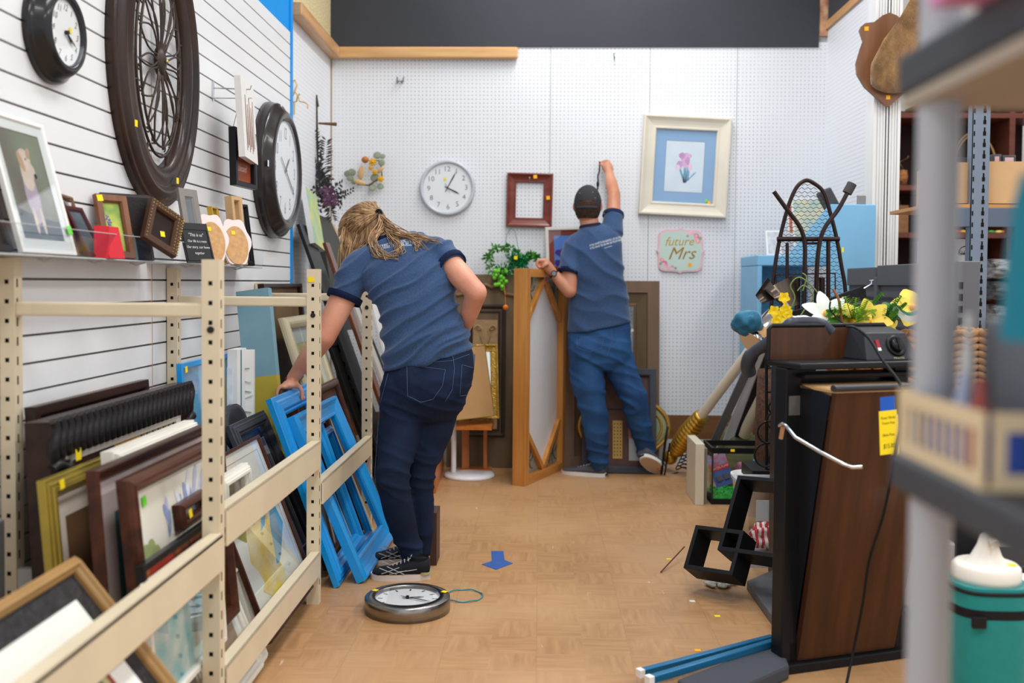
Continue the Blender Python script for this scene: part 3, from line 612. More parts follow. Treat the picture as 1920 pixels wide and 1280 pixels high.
board('white smooth board leaning furthest right in the corner', 6.22, 6.36, -.76, -1.0, 1.0, mat('white_board', (222, 222, 220), .4))
mb = MB(); Mx, w, h = mx3((-1.22, 5.98, .9), (-1.16, 6.28, .9), (-1.34, 5.96, 1.6))
mb.poly([(-w/2, 0), (w/2, 0), (w/2*.95, h*.5), (w*.3, h*.8), (-w*.1, h*.98), (-w/2, h)], -.05, 0, m=mat('dark_olive_grey', (70, 70, 66), .4)); mb.poly([(w/2, 0), (w/2+.05, 0), (w/2*.95+.05, h*.5), (w*.3+.05, h*.82), (-w*.1, h), (w*.3, h*.8), (w/2*.95, h*.5)], -.05, 0.002, m=mat('tan_edge', (196, 172, 140), .6))
mb.bb((-w/2, -.92, -.05), (-w/2+.04, .02, -.01), mat('dark_olive_grey', (0, 0, 0)))
single(mb, 'curved_headboard', 'dark board with a curved tan edge leaning behind the woman\'s hair', 'board', Mx=Mx)
# yellow-green canvas
o_, b_, c_ = P(590, 455, 5.62), P(607, 470, 5.85), P(569, 345, 5.62)
Mx, w, h = mx3(V((o_.x, o_.y, o_.z)), V((b_.x, b_.y+.04, b_.z+.0)), V((c_.x, c_.y, c_.z)))
mb = MB(); mb.bb((-w/2, 0, -.03), (w/2, h, 0), M_white); mb.bb((-w/2, 0, .0), (w/2, h, .001), mat('spring_green_painting', (214, 212, 110), .6, col2=(140, 190, 180), vs=9))
single(mb, 'painted_canvas', 'yellow and aqua painted canvas hung beside the large black clock', 'canvas', Mx=Mx)
# ================================================================ slat wall: clocks, oval decor, hanging things, acrylic shelves
MXL = lambda o: look_mx(o, (0, 1, 0), (1, 0, 0))            # faces the aisle from the left wall
MXB = lambda o, roll=0: look_mx(o, (math.cos(roll), 0, math.sin(roll)), (0, -1, 0))   # faces the camera from the back wall
M_face = mat('clock_face_white', (238, 238, 238), .5); M_ink = mat('clock_ink', (52, 52, 56), .6); M_hand = mat('clock_hand_black', (30, 30, 32), .4)
def clock(name, label, Mx, R_, prof, rimm, facer, facez, nums, nsize, nr, hands, ticks=0, rot=0, face=M_face, ink=M_ink, glass=True, stk=(), shear=0, sxn=1.0):
    t = thing(name, label, 'clock', Mx)
    mb = MB(); mb.lathe(prof, 72, closed=True); part(mb, 'rim', t, rimm)
    mb = MB(); mb.cyl((0, 0, 0.002), (0, 0, facez), facer, n=64, m=face)
    z = facez+.0006
    for i in range(12):
        a = PI/2-(i+1)*PI/6+rot
        if nums: 
            s_ = nums[i]
            if s_: mb.text(s_, nsize, nr*math.cos(a), nr*math.sin(a)-nsize*.34, z, ink, shear=shear, sx=sxn)
    for i in range(ticks):
        a = 2*PI*i/ticks+rot; L_ = .02 if i % 5 == 0 or ticks == 12 else .008; r1 = facer*.94
        c, s_ = math.cos(a), math.sin(a); wd = .0016 if ticks > 12 and i % 5 else .003
        mb.flat([(r1*c-wd*s_, r1*s_+wd*c), ((r1-L_)*c-wd*s_, (r1-L_)*s_+wd*c), ((r1-L_)*c+wd*s_, (r1-L_)*s_-wd*c), (r1*c+wd*s_, r1*s_-wd*c)], z, ink)
    f = part(mb, 'face', t, recalc=False)
    mm = MB()
    for k, (deg, ln, wd, tail) in enumerate(hands):
        a = math.radians(90-deg)+rot; c, s_ = math.cos(a), math.sin(a); zz = z+.003+.0015*k; mb = MB()
        mb.poly([(-tail*c-wd*s_*.5, -tail*s_+wd*c*.5), (ln*.72*c-wd*s_, ln*.72*s_+wd*c), (ln*c, ln*s_), (ln*.72*c+wd*s_, ln*.72*s_-wd*c), (-tail*c+wd*s_*.5, -tail*s_-wd*c*.5)], zz, zz+.001)
        if k == 0: mb.cyl((0, 0, facez), (0, 0, zz+.007), .006, n=12)
        part(mb, 'hand', t, M_hand if k < 2 else mat('second_hand_red', (150, 60, 60), .5))
    if glass: mb = MB(); n = 48; mb.add([(facer*math.cos(2*PI*i/n), facer*math.sin(2*PI*i/n), facez+.012) for i in range(n)], [tuple(range(n))]); part(mb, 'glass', t, M_glass, recalc=False)
    for (x, y, zz, m_, s_) in stk: sticker(t, x, y, zz, m_, s_)
    return t
ARAB = ['1', '2', '3', '4', '5', '6', '7', '8', '9', '10', '11', '12']
blk = mat('clock_black_rim', (34, 33, 35), .28, coat=.2)
o = PX(119, 61, -1.335); o.x = XW
clock('wall_clock', 'small round black wall clock at the upper left, left of the big oval decor', MXL(o), .14, [(.142, 0), (.142, .018), (.135, .024), (.130, .03), (.121, .048), (.108, .062), (.098, .062), (.094, .06), (.09, .056), (.09, 0)], blk, .0905, .05, ARAB, .026, .07, [(128, .042, .004, .004), (120, .062, .0025, .006)], rot=.0, shear=.3, stk=[(.028, .012, .0512, M_yel, .016)])
o = PX(533, 320, -1.31); o.x = XW
brn = mat('clock_espresso_rim', (46, 40, 40), .25, coat=.3, var=.15, vs=5)
NW = ['1', '2', '3', '4', '5', '6', '7', '8', '9', '10', '11', '12']
clock('wall_clock', 'large dark espresso wall clock with thin grey numerals near the blue stripe', MXL(o), .345, [(.345, 0), (.345, .02), (.337, .035), (.34, .045), (.335, .055), (.322, .06), (.3, .085), (.285, .093), (.27, .096), (.262, .09), (.256, .086), (.252, .084), (.249, .078), (.248, 0)], brn, .249, .074, NW, .085, .19, [(48, .11, .008, .02), (122, .2, .006, .11)], shear=.1, sxn=.7, stk=[(-.315, .0, .075, acol('pale_label', (220, 230, 245)), .03), (-.02, .335, .06, acol('pale_label', (0, 0, 0)), .025)])
# oval metalwork decor
o = PX(300, 118, -1.36); o.x = XW; cY = 3.52; o.y = cY
t = thing('oval_wall_decor', 'huge oval dark brown wooden frame with wrought iron petal spokes', 'wall decor', MXL(o))
fm = mat('rustic_brown_rim', (56, 36, 26), .36, col2=(36, 27, 24), vs=5, stretch=(1, 1, 1), coat=.15, bump=.1, bs=25)
A_, B_ = .388, .515
mb = MB(); mb.ring(A_, B_, [(0, 0), (0, .03), (.006, .036), (.012, .034), (.02, .038), (.045, .052), (.062, .05), (.07, .04), (.078, .038), (.1, .046), (.12, .045), (.135, .035), (.143, .03), (.146, .0)], 96); part(mb, 'frame', t, fm)
iron = mat('wrought_iron', (66, 56, 50), .45, metal=.5, var=.15)
mb = MB()
def oval(a, b, z, r): mb.tube([(a*math.cos(2*PI*i/64), b*math.sin(2*PI*i/64), z) for i in range(64)], r, 6, closed=True)
oval(.205, .335, .025, .005); part(mb, 'ring', t, iron); mb = MB(); oval(.18, .30, .03, .0045); part(mb, 'ring', t, iron)
mb = MB()
for i in range(16):
    a = 2*PI*i/16+.1; c, s_ = math.cos(a), math.sin(a); ex, ey = .19*c, .31*s_; L_ = math.hypot(ex, ey); dx, dy = ex/L_, ey/L_; nx, ny = -dy, dx
    wd = .038 if i % 2 else .02
    for sg in (-1, 1):
        pts = []
        for k in range(9):
            q = k/8; off = sg*wd*(math.sin(PI*q**1.4))*(1.25-.25*q); pts.append((dx*(.03+(L_-.03)*q)+nx*off, dy*(.03+(L_-.03)*q)+ny*off, .03+.012*math.sin(PI*q)))
        mb.tube(pts, .0036, 5)
part(mb, 'petal_spokes', t, iron)
mb = MB()
for i in range(8):
    a = 2*PI*i/8+.3; c, s_ = math.cos(a), math.sin(a)
    mb.tube([(.2*c, .33*s_, .025), (.248*c, .378*s_, .02)], .005, 5)
    for sg in (-1, 1):
        b_ = a+sg*.12; cx, cy = .19*math.cos(b_), .305*math.sin(b_)
        mb.tube([(cx+.014*math.cos(q*.6+a)*(1-q*.07), cy+.014*math.sin(q*.6+a)*(1-q*.07), .028) for q in range(12)], .003, 5)
part(mb, 'scroll_work', t, iron, kind='stuff')
mb = MB(); mb.lathe([(0, .02), (.045, .022), (.05, .03), (.03, .042), (.012, .048), (0, .05)], 24, sy=1.15); mb.lathe([(0, .05), (.007, .05), (.006, .056), (0, .058)], 12, mat('brass', (200, 170, 80), .3, metal=.8)); mb.mats = [iron, mat('brass', (0, 0, 0))]
mb.m = [0 if i < 24*5 else 1 for i in range(len(mb.f))]; part(mb, 'hub', t)
sticker(t, -.27, -.26, .052, s=.022); sticker(t, .10, -.41, .053, s=.022)
# hook with a hanging framed sign and a white plank
a = PX(398, 165, XW); 
mb = MB(); mb.bb((XW, a.y-.008, a.z-.05), (XW+.006, a.y+.008, a.z+.03)); mb.tube([(XW+.004, a.y, a.z), (XW+.16, a.y, a.z-.005), (XW+.165, a.y, a.z+.012)], .0032, 6)
single(mb, 'slatwall_hook', 'chrome hook sticking out of the slatted wall above the orange sign', 'hook', M_chrome, world=True, at=(XW, a.y, a.z))
tl, bl, br = P(428, 237, 4.12), P(431, 347, 4.12), P(471, 362, 4.34)
Mx, w, h = mx3(bl, V((br.x, br.y, bl.z)), tl)
t = thing('hanging_sign', 'small black framed sign with a copper orange face, hung from beaded twine', 'sign', Mx)
mb = MB(); mb.rail(w, h, prof_flat(.022, .03), cy=h/2); part(mb, 'frame', t, F_blk)
mb = MB(); mb.box((0, h/2, .006), (w-.03, h-.03, .004), mat('copper_orange_wood', (158, 76, 36), .5, col2=(130, 58, 28), vs=8, stretch=(.3, 2, 1)))
for i, s_ in enumerate(('grateful', 'thankful', 'blessed')): mb.text(s_, .042, 0, h*(.68-.2*i), .0085, acol('white_script', (216, 190, 170)), shear=.4, sx=.7)
part(mb, 'face', t, recalc=False)
mb = MB(); x0 = V((0, h, .01)); hook = Mx.inverted() @ V((XW+.13, a.y-.003, a.z)); mb.tube([(-w*.42, h-.01, .01), hook], .0015, 5); mb.tube([(w*.42, h-.01, .01), hook], .0015, 5); part(mb, 'twine', t, mat('twine', (190, 160, 110), .9))
mb = MB()
for q in (.72, .8, .88, .96): mb.ell(V((-w*.42, h-.01, .01)).lerp(hook, q), .008, nu=10, nv=8)
part(mb, 'beads', t, mat('wood_bead', (226, 200, 160), .6))
tl, bl = P(458, 141, 4.05), P(460, 293, 4.05); br = P(484, 306, 4.35); 
Mx, w, h = mx3(bl, V((br.x, br.y, bl.z)), V((bl.x-.02, tl.y, tl.z)))
mb = MB(); mb.bb((-w/2, 0, -.026), (w/2, h, 0), mat('white_plank', (226, 224, 220), .55, var=.03))
for i in range(9): x = -w*.3+w*.07*i; mb.beam((x, h*(.1+.04*(i % 3)), .0006), (x+.01*(-1)**i, h*(.8-.05*(i % 4)), .0006), .004, .001, acol('grey_brown_stroke', (150, 124, 112)), up=(1, 0, 0))
single(mb, 'wooden_plank_art', 'white block with thin brown strokes hung in front of the large clock', 'wall art', Mx=Mx)
mb = MB(); a2 = V((XW, 4.2, Mx.translation.z+h*.8)); mb.tube([a2, (Mx.translation.x, 4.2, a2.z)], .003, 6); single(mb, 'slatwall_hook', 'chrome hook carrying the white block art', 'hook', M_chrome, world=True, at=a2)
# acrylic shelves
acr = glassm('acrylic', .14, (235, 240, 245), .06); acb = mat('acrylic_base', (205, 206, 206), .3, alpha=.78)
zs = 1.262
for (ya, yb, lab, dz) in ((1.5, 3.40, 'long clear acrylic shelf on the slatted wall carrying the dog photo', 0), (3.46, 4.50, 'short clear acrylic shelf on the slatted wall carrying the black sign and cork frames', 0)):
    t = thing('acrylic_shelf', lab, 'shelf', at=(XW, (ya+yb)/2, zs), group='acrylic ledges on the slatted wall')
    mb = MB(); mb.bb((XW, ya, zs-.005), (-1.262, yb, zs)); part(mb, 'base', t, acb, world=True)
    mb = MB(); mb.add([(-1.262, ya, zs-.005), (-1.262, yb, zs-.005), (-1.252, yb, zs+.072), (-1.252, ya, zs+.072)], [(0, 1, 2, 3)]); part(mb, 'front_lip', t, acr, world=True, recalc=False)
    mb = MB(); mb.tube([(-1.252, ya, zs+.072), (-1.252, yb, zs+.072)], .0012, 5); mb.tube([(-1.262, ya, zs-.003), (-1.262, yb, zs-.003)], .002, 5); part(mb, 'edge', t, acb, world=True)
    mb = MB()
    for k in range(int((yb-ya)/.3)): mb.tube([(-1.33, ya+.2+k*.3, zs-.006), (-1.31, ya+.2+k*.3, zs-.014), (-1.28, ya+.2+k*.3, zs-.006)], .003, 5)
    part(mb, 'clips', t, acb, world=True)
GS = 'small frames displayed on the acrylic shelves'
def onshelf(xl, xr, ytop, Xb=-1.30, Xt=-1.36, **k):
    a = PX(xl, 480, Xb); b = PX(xr, 480, Xb); z = PX((xl+xr)/2, ytop, (Xb+Xt)/2).z
    return V((Xb, a.y, zs+.001)), V((Xb, b.y, zs+.001)), V((Xt, a.y, z))
_t = picture('white mounted photo of a sitting cream dog on the acrylic shelf', V((-1.272, 2.40, zs+.001)), V((-1.272, 2.685, zs+.001)), V((-1.365, 2.40, 1.615)), mat('white_mount', (236, 236, 232), .6), .012, .012, 'flat', ((.028, mat('white_mount', (0, 0, 0))),), art_dog, True, [(.93, -.62, .013, M_grn, .024)], group=GS)
picture('black frame at the far left end of the acrylic shelf', V((-1.285, 2.2, zs+.001)), V((-1.285, 2.385, zs+.001)), V((-1.36, 2.2, 1.50)), F_blk, .02, .012, 'flat', (), art_dark((20, 20, 20), (30, 30, 32), 'black_print'), False, group=GS)
def facing(label, px0, px1, ytop, Y, m, fw=.015, d=.012, style='flat', turn=.5, art=None, lean=.04, mats=(), glass=True, stk=(), m2=None, sl=0):
    """small frame on the shelf, turned towards the camera: px0..px1 are its bottom corners at depth Y"""
    a = P(px0, 480, Y); b = P(px1, 480, Y+(px1-px0)/1867*Y*turn); a.z = b.z = zs+.001; zt_ = P((px0+px1)/2, ytop, Y).z
    n = (b-a).normalized().cross(V((0, 0, 1))); c = a-n*lean; c.z = zt_
    return picture(label, a, b, c, m, fw, d, style, mats, art, glass, stk, group=GS)
facing('slim brown and white frame seen on edge beside the dog photo', 135, 158, 366, 2.78, wood('brown_slim', (110, 74, 44), (140, 98, 60), 1), .008, .02, turn=4, lean=.05, art=art_dark((90, 70, 56), (120, 96, 80), 'brown_photo'))
facing('dark red-brown glass frame leaning left of the red card', 160, 192, 388, 2.80, mat('oxblood_frame', (74, 34, 34), .25), .014, .012, turn=2.2, lean=.07, art=art_dark((50, 56, 64), (130, 140, 150), 'grey_photo'))
facing('brown wooden frame with purple and yellow flower photo', 192, 250, 364, 3.0, wood('mid_brown', (112, 68, 40), (136, 86, 54), 1), .024, .018, 'flat', 1.0, art_purple, .05, stk=[(-.78, .86, .019, M_yel, .02)])
mb = MB(); a = P(164, 358, 3.06); mb.obox((a.x, 3.06, zs), (.15, .14, 0), (-.02, .02, 0), (0, 0, a.z-zs)); single(mb, 'photo_box', 'dark leather photo box behind the purple flower frame', 'box', mat('dark_leather', (48, 42, 42), .5, bump=.2), world=True, at=(a.x, 3.06, zs), bevel=.01, group=GS)
mb = MB(); a = P(176, 423, 2.84); b = P(212, 424, 2.9); h_ = a.z-zs
mb.obox((a.x, 2.84, zs+.001), (b.x-a.x, .03, 0), (0, .0, h_), (0, .003, 0)); mb.obox((b.x, 2.87, zs+.001), (.02, .06, 0), (-.02, .0, h_), (0.003, 0, 0)); single(mb, 'greeting_card', 'red folded card standing on the acrylic shelf', 'card', mat('bright_red_card', (206, 28, 44), .5), world=True, at=(a.x, 2.85, zs), group=GS)
facing('pale teal edged frame right behind the purple flower frame', 236, 256, 398, 3.12, mat('pale_teal', (130, 170, 170), .5), .01, .01, turn=1.2, lean=.03, art=art_dark((140, 160, 160), (170, 190, 190), 'teal_photo'))
facing('small black frame with tan centre left of the studded box', 256, 286, 408, 3.22, F_blk, .016, .012, turn=1.2, lean=.03, art=bgart(mat('tan_grey_photo', (120, 104, 90), .5)), stk=[(-.2, -.4, .013, M_yel, .014)])
# studded brown frame lying tilted
tl, bl, br = P(302, 396, 3.1), P(262, 462, 3.08), P(322, 470, 3.2)
Mx, w, h = mx3(bl, br, tl)
Mx = look_mx((bl+br)/2, (br-bl), V((.45, -.8, .25)))
t = thing('studded_frame', 'brown frame with brass studs and beaded edge tilted on the shelf', 'picture', Mx, GS)
h = .155; w = .135; mb = MB(); mb.T = M.Rotation(-.42, 4, 'Z'); mb.rail(w, h, prof_flat(.028, .02), cy=h/2, m=mat('brown_leather', (74, 48, 32), .5)); mb.bb((-w/2+.01, .01, 0), (w/2-.01, h-.01, .006), mat('dark_brown_felt', (40, 30, 26), .8))
part(mb, 'frame', t); mb = MB(); mb.T = M.Rotation(-.42, 4, 'Z'); br_ = mat('brass', (0, 0, 0))
for i in range(11):
    for yy in (h-.007, h-.018): mb.ell((-w/2+.008+i*(w-.016)/10, yy, .021), .0022, nu=6, nv=4)
    for xx in (-w/2+.007, w/2-.007, w/2-.018): mb.ell((xx, .01+i*(h-.03)/10, .021), .0022, nu=6, nv=4)
for i in range(14):
    for k in range(3): mb.ell((w/2+.003, .01+i*(h-.02)/13, .002+.007*k), .0036, nu=6, nv=4)
part(mb, 'studs', t, br_)
sticker(t, .03, .05, .008, s=.018)
facing('grey weathered frame leaning above the black sign', 352, 386, 352, 3.52, mat('grey_wash_wood', (136, 130, 124), .6, var=.12, stretch=(1, .1, 1)), .035, .012, turn=1.6, lean=.05, art=art_dark((80, 84, 90), (104, 108, 112), 'blue_grey_photo'))
# black chalk sign
bl, br = P(352, 488, 3.46), P(404, 492, 3.56); bl.z = br.z = zs+.001; zt_ = P(372, 417, 3.5).z; n = (br-bl).normalized().cross(V((0, 0, 1))); Mx, w, h = mx3(bl, br, V((bl.x-n.x*.05, bl.y-n.y*.05, zt_)))
t = thing('chalk_sign', 'small black chalkboard style sign with white handwriting', 'sign', Mx, GS)
mb = MB(); mb.bb((-w/2, 0, -.006), (w/2, h, 0), M_black); mb.rail(w-.01, h-.03, [(0, 0), (0, .002), (.003, .002), (.003, 0)], cy=h/2-.008, m=M_black); mb.mats = [M_black]
for i, s_ in enumerate(('"This is us"', 'Our life is a mess', 'Our story, our home', 'together')): mb.text(s_, .017 if i == 0 else .0135, 0, h*(.66-.15*i), .001, acol('chalk_white', (226, 226, 226)), shear=.2, sx=.85)
part(mb, 'board', t, recalc=False)
# cork frames with white scalloped shells
for k, (px, Y, lab) in enumerate(((402, 3.62, 'cork oval with a white scalloped rim, left one of the pair beside the black sign'), (447, 3.9, 'cork oval with a white scalloped rim, right one of the pair near the shelf end'))):
    a = P(px, 480, Y); a.z = zs; Mx = look_mx(a, (.75, .66, 0), (.66, -.75, .25)); t = thing('cork_frame', lab, 'frame', Mx, GS); r_ = .05
    pts = []
    for i in range(48):
        q = 2*PI*i/48; rr = 1+.07*math.cos(6*q); pts.append((r_*1.25*rr*math.cos(q), .095+.095*rr*math.sin(q)))
    mb = MB(); mb.poly(pts, -.012, 0); part(mb, 'scalloped_back', t, mat('pinkish_white', (236, 222, 218), .6))
    mb = MB(); mb.poly([(r_*.98*math.cos(2*PI*i/40), .08+.078*math.sin(2*PI*i/40)) for i in range(40)], .0, .004); part(mb, 'cork', t, mat('cork', (206, 160, 110), .8, var=.12, vs=60))
    sticker(t, -.01, .13, .005, s=.016); 
facing('bright gold slim frame behind the cork ovals', 406, 418, 388, 3.95, mat('bright_gold', (206, 164, 62), .25, metal=.7), .008, .02, turn=3, lean=.04, art=art_dark((130, 104, 76), (160, 130, 100), 'tan_photo'))
facing('light wood deep frame behind the right cork oval', 432, 452, 368, 4.1, mat('light_wood_frame', (198, 162, 118), .5, var=.08), .02, .035, turn=1.6, lean=.03, art=bgart(M_paper))
facing('black ribbed frame at the right end of the acrylic shelf', 456, 474, 382, 4.2, F_blk, .02, .02, 'step', 1.4, art_dark((20, 20, 20), (30, 30, 32), 'black_print'), .04)
# ================================================================ far left corner: gold squiggle hook, dark floral swag
c = PX(552, 180, XW-.02); mb = MB(); gold = mat('pale_gold_wire', (206, 178, 130), .4, metal=.3)
def pxs(pts, Y, dx=0): return [P(x, y, Y) for x, y in pts]
mb.tube(pxs([(548, 152), (553, 150), (557, 160), (552, 172), (548, 182), (549, 192), (556, 190), (558, 180), (562, 176)], 5.62), .005, 6); mb.tube(pxs([(553, 172), (560, 180), (562, 190), (572, 192), (577, 196), (577, 204)], 5.62), .0045, 6); mb.tube(pxs([(551, 150), (550, 158), (545, 168), (546, 176)], 5.64), .004, 6); mb.tube(pxs([(552, 190), (552, 215)], 5.62), .004, 6)
single(mb, 'wire_hanger', 'gold bent wire hanger on the pegboard beside the blue stripe', 'hanger', gold, world=True, at=P(552, 180, 5.62))
sp = P(600, 300, 6.2)
t = thing('floral_swag', 'dark fern and purple flower swag with brown twigs hanging in the left back corner', 'swag', at=sp)
mb = MB(); mb.tube(pxs([(593, 178), (594, 230), (596, 300), (600, 352), (622, 380)], 6.2), [.008, .007, .006, .006, .004], 6); mb.tube(pxs([(592, 182), (595, 200)], 6.2), .012, 6); part(mb, 'stem', t, mat('dark_twig', (70, 56, 44), .8), world=True)
mb = MB(); mb.tube(pxs([(597, 231), (631, 233)], 6.2), [.006, .012], 6); part(mb, 'twig', t, mat('brown_twig', (104, 78, 52), .8), world=True)
def leafs(mb, p0, p1, n, ln, wd, m=None, spread=1.1, jit=.3):
    p0, p1 = V(p0), V(p1); d = (p1-p0); dn = d.normalized()
    for i in range(n):
        q = (i+.5)/n; c = p0+d*q; sg = -1 if i % 2 else 1
        s_ = dn.cross(V((0, -1, 0))).normalized()*sg; dr = (dn*.5+s_*spread+V((R.uniform(-jit, jit), R.uniform(-jit, jit), R.uniform(-jit, jit)))).normalized()
        u = dr*ln*(1-.4*q); pv = dr.cross(V((R.uniform(-.3, .3), -1, .2))).normalized()*wd
        mb.add([c, c+u*.5+pv, c+u, c+u*.5-pv], [(0, 1, 2, 3)], m)
mb = MB(); dk = mat('charcoal_fern', (58, 58, 58), .7, var=.2)
for (a, b) in (((600, 352), (588, 245)), ((604, 350), (612, 262)), ((598, 340), (580, 300)), ((610, 360), (590, 330))): leafs(mb, P(*a, 6.2), P(*b, 6.17), 44, .075, .006, dk)
for i in range(9):
    q = i/9*2*PI; leafs(mb, P(615, 365, 6.15), P(615+34*math.cos(q), 365+34*math.sin(q), 6.05), 16, .05, .007, dk, jit=.8)
leafs(mb, P(612, 372, 6.1), P(624, 412, 6.1), 26, .06, .005, dk); leafs(mb, P(630, 370, 6.1), P(663, 355, 6.1), 14, .03, .007, dk)
part(mb, 'fern_leaves', t, world=True, recalc=False)
mb = MB(); pu = mat('dusty_purple_petal', (92, 58, 84), .7, var=.2)
for i in range(6): leafs(mb, P(612+R.uniform(-8, 8), 350, 6.05), P(620+R.uniform(-12, 12), 385, 6.03), 12, .04, .009, pu, jit=.7)
part(mb, 'purple_flowers', t, world=True, recalc=False)
# small wreath of orange flowers and eucalyptus
cw = P(690, 320, 6.55); t = thing('dried_flower_bunch', 'small wreath of orange flowers, dried husks and eucalyptus on the back pegboard', 'wreath', MXB(V((cw.x, YB-.03, cw.z))))
k = 6.58/1867
def L2(px, py): return ((px-690)*k, -(py-320)*k)
mb = MB()
for (x, y, r_) in ((706, 290, 7), (716, 292, 5), (714, 304, 6), (651, 325, 7), (658, 322, 7), (655, 333, 6), (697, 350, 7), (712, 348, 6), (702, 332, 8), (662, 340, 5)): 
    a, b = L2(x, y); mb.ell((a, b, .02), (r_*k*1.1, r_*k, .004), nu=12, nv=6, rot=M.Rotation(R.uniform(-.4, .4), 3, 'X'))
part(mb, 'eucalyptus_leaves', t, mat('eucalyptus', (140, 150, 128), .7, var=.12))
mb = MB()
for (x, y, r_, sx_) in ((698, 303, 7, 1), (702, 322, 5, 1), (713, 335, 6, 1), (694, 314, 4, 1)):
    a, b = L2(x, y)
    for i in range(7): q = 2*PI*i/7; mb.ell((a+r_*k*.6*math.cos(q), b+r_*k*.6*math.sin(q), .035), (r_*k*.5, r_*k*.35, .006), nu=8, nv=5, rot=M.Rotation(q, 3, 'Z'))
    mb.ell((a, b, .04), r_*k*.4, nu=8, nv=6)
part(mb, 'yellow_flowers', t, mat('mustard_petal', (226, 168, 24), .6, var=.1))
mb = MB(); a, b = L2(684, 299); mb.ell((a, b, .035), (7*k, 6.5*k, 6*k)); part(mb, 'seed_pod', t, mat('orange_pod', (176, 110, 56), .6, var=.2, vs=40))
mb = MB()
for (x, y, r1, r2, rt) in ((676, 323, 13, 6, 1.4), (673, 341, 12, 5, -.3), (712, 318, 8, 4, .8)): a, b = L2(x, y); mb.ell((a, b, .03), (r1*k, r2*k, .012), rot=M.Rotation(rt, 3, 'Z'))
part(mb, 'dried_leaves', t, mat('dried_husk', (206, 172, 120), .7, var=.1))
mb = MB(); mb.tube([(*L2(668, 345), .015), (*L2(690, 346), .02), (*L2(715, 330), .02), (*L2(712, 300), .015), (*L2(690, 300), .01)], .005, 6); part(mb, 'stem', t, mat('brown_twig', (0, 0, 0)))
# ================================================================ back wall
o = P(839, 352, YB-.02); o.y = YB
rimw = mat('silver_grey_rim', (196, 200, 206), .35, metal=.1); r0 = 52*6.6/1867
clock('wall_clock', 'round white wall clock with grey rim on the back pegboard', MXB(o, .03), r0, [(r0, 0), (r0, .025), (r0*.97, .035), (r0*.9, .034), (r0*.87, .025), (r0*.87, 0)], rimw, r0*.88, .018, ARAB, r0*.26, r0*.68, [(118, r0*.5, .005, .02), (30, r0*.66, .004, .03), (335, r0*.2, .0015, .04)], ink=mat('grey_ink', (110, 112, 120), .6), stk=[(-.015, .058, .02, M_yel, .018)])
def wallpic(px0, py0, px1, py1, off=.0, roll=0):
    a, b = P(px0, py1, YB-off), P(px1, py1, YB-off); c = P(px0, py0, YB-off); w = b.x-a.x; h = c.z-a.z; u = V((math.cos(roll), 0, math.sin(roll)))*w; v = V((-math.sin(roll), 0, math.cos(roll)))*h
    ctr = (a+b)/2+(c-a)/2; bl = ctr-u/2-v/2; bl.y = YB-off; return bl, bl+u, bl+v
t = picture('empty reddish mahogany frame on the back pegboard', *wallpic(950, 325, 1036, 426, .004, -.02), F_mah, .062, .035, 'cove', open_=True, glass=False, stickers=[(.22, .86, .036, M_ora, .024), (.80, .1, .03, M_ora, .024)], name='empty_picture_frame')
mb = MB(); q = P(993, 337, YB-.03); mb.tube([(q.x, YB, q.z), (q.x, YB-.045, q.z), (q.x, YB-.047, q.z+.01)], .003, 6); mb.ell((q.x, YB-.048, q.z+.012), .006, nu=8, nv=6); single(mb, 'peg_hook', 'small metal peg hook over the mahogany frame top rail', 'hook', M_chrome, world=True, at=q)
picture('large cream distressed frame with a pink iris print in a blue mat, hung askew', *wallpic(1201, 219, 1365, 406, .004, -.045), mat('cream_distressed_frame', (222, 214, 196), .55, var=.05, vs=5, ), .09, .05, 'cove', ((.072, mat('cornflower_mat', (140, 176, 214), .7)),), art_iris, True, [(.60, -.70, .012, M_ora, .022), (.54, -.66, .012, M_grn, .018)])
# plaque "future Mrs"
c = P(1276, 470, YB-.02); k = 6.6/1867; Mx = MXB(V((c.x, YB-.004, c.z)), -.01)
t = thing('wall_plaque', 'scalloped pink edged mint plaque reading future Mrs in gold script', 'sign', Mx)
def plq(sx, sy, n=96):
    pts = []
    for i in range(n):
        q = 2*PI*i/n; c_, s_ = math.cos(q), math.sin(q); e = 5.0
        r = (abs(c_)**e+abs(s_)**e)**(-1/e); r *= 1+.028*math.cos(8*q)-.02*math.exp(-((abs(abs(q % (PI/2)-PI/4))-.0)/.22)**2)*1.0
        for ax_ in (0, PI/2, PI, 1.5*PI, 2*PI): r += .09*math.exp(-((q-ax_)/.07)**2)-.05*math.exp(-((q-ax_)/.2)**2)
        pts.append((sx*r*c_, sy*r*s_))
    return pts
a_, b_ = 42*k, 40*k
mb = MB(); mb.poly(plq(a_, b_), 0, .012); part(mb, 'edge', t, mat('pink_edge', (238, 186, 196), .6))
mb = MB(); mb.poly(plq(a_*.93, b_*.93), .012, .0135, m=mat('mint_face', (196, 216, 204), .6))
gs = mat('gold_script', (190, 152, 60), .45, metal=.3)
mb.text('future', .082, -.01, .035, .0142, gs, shear=.35, sx=.95, rot=.03); mb.text('Mrs', .115, .005, -.055, .0142, mat('deep_gold_script', (156, 124, 54), .45, metal=.3), shear=.4, sx=1.0, rot=.03)
fl = [acol('rose_pink', (226, 130, 160)), acol('rose_pale', (240, 190, 200)), acol('rose_coral', (240, 160, 140)), acol('sage_leaf', (150, 176, 140))]
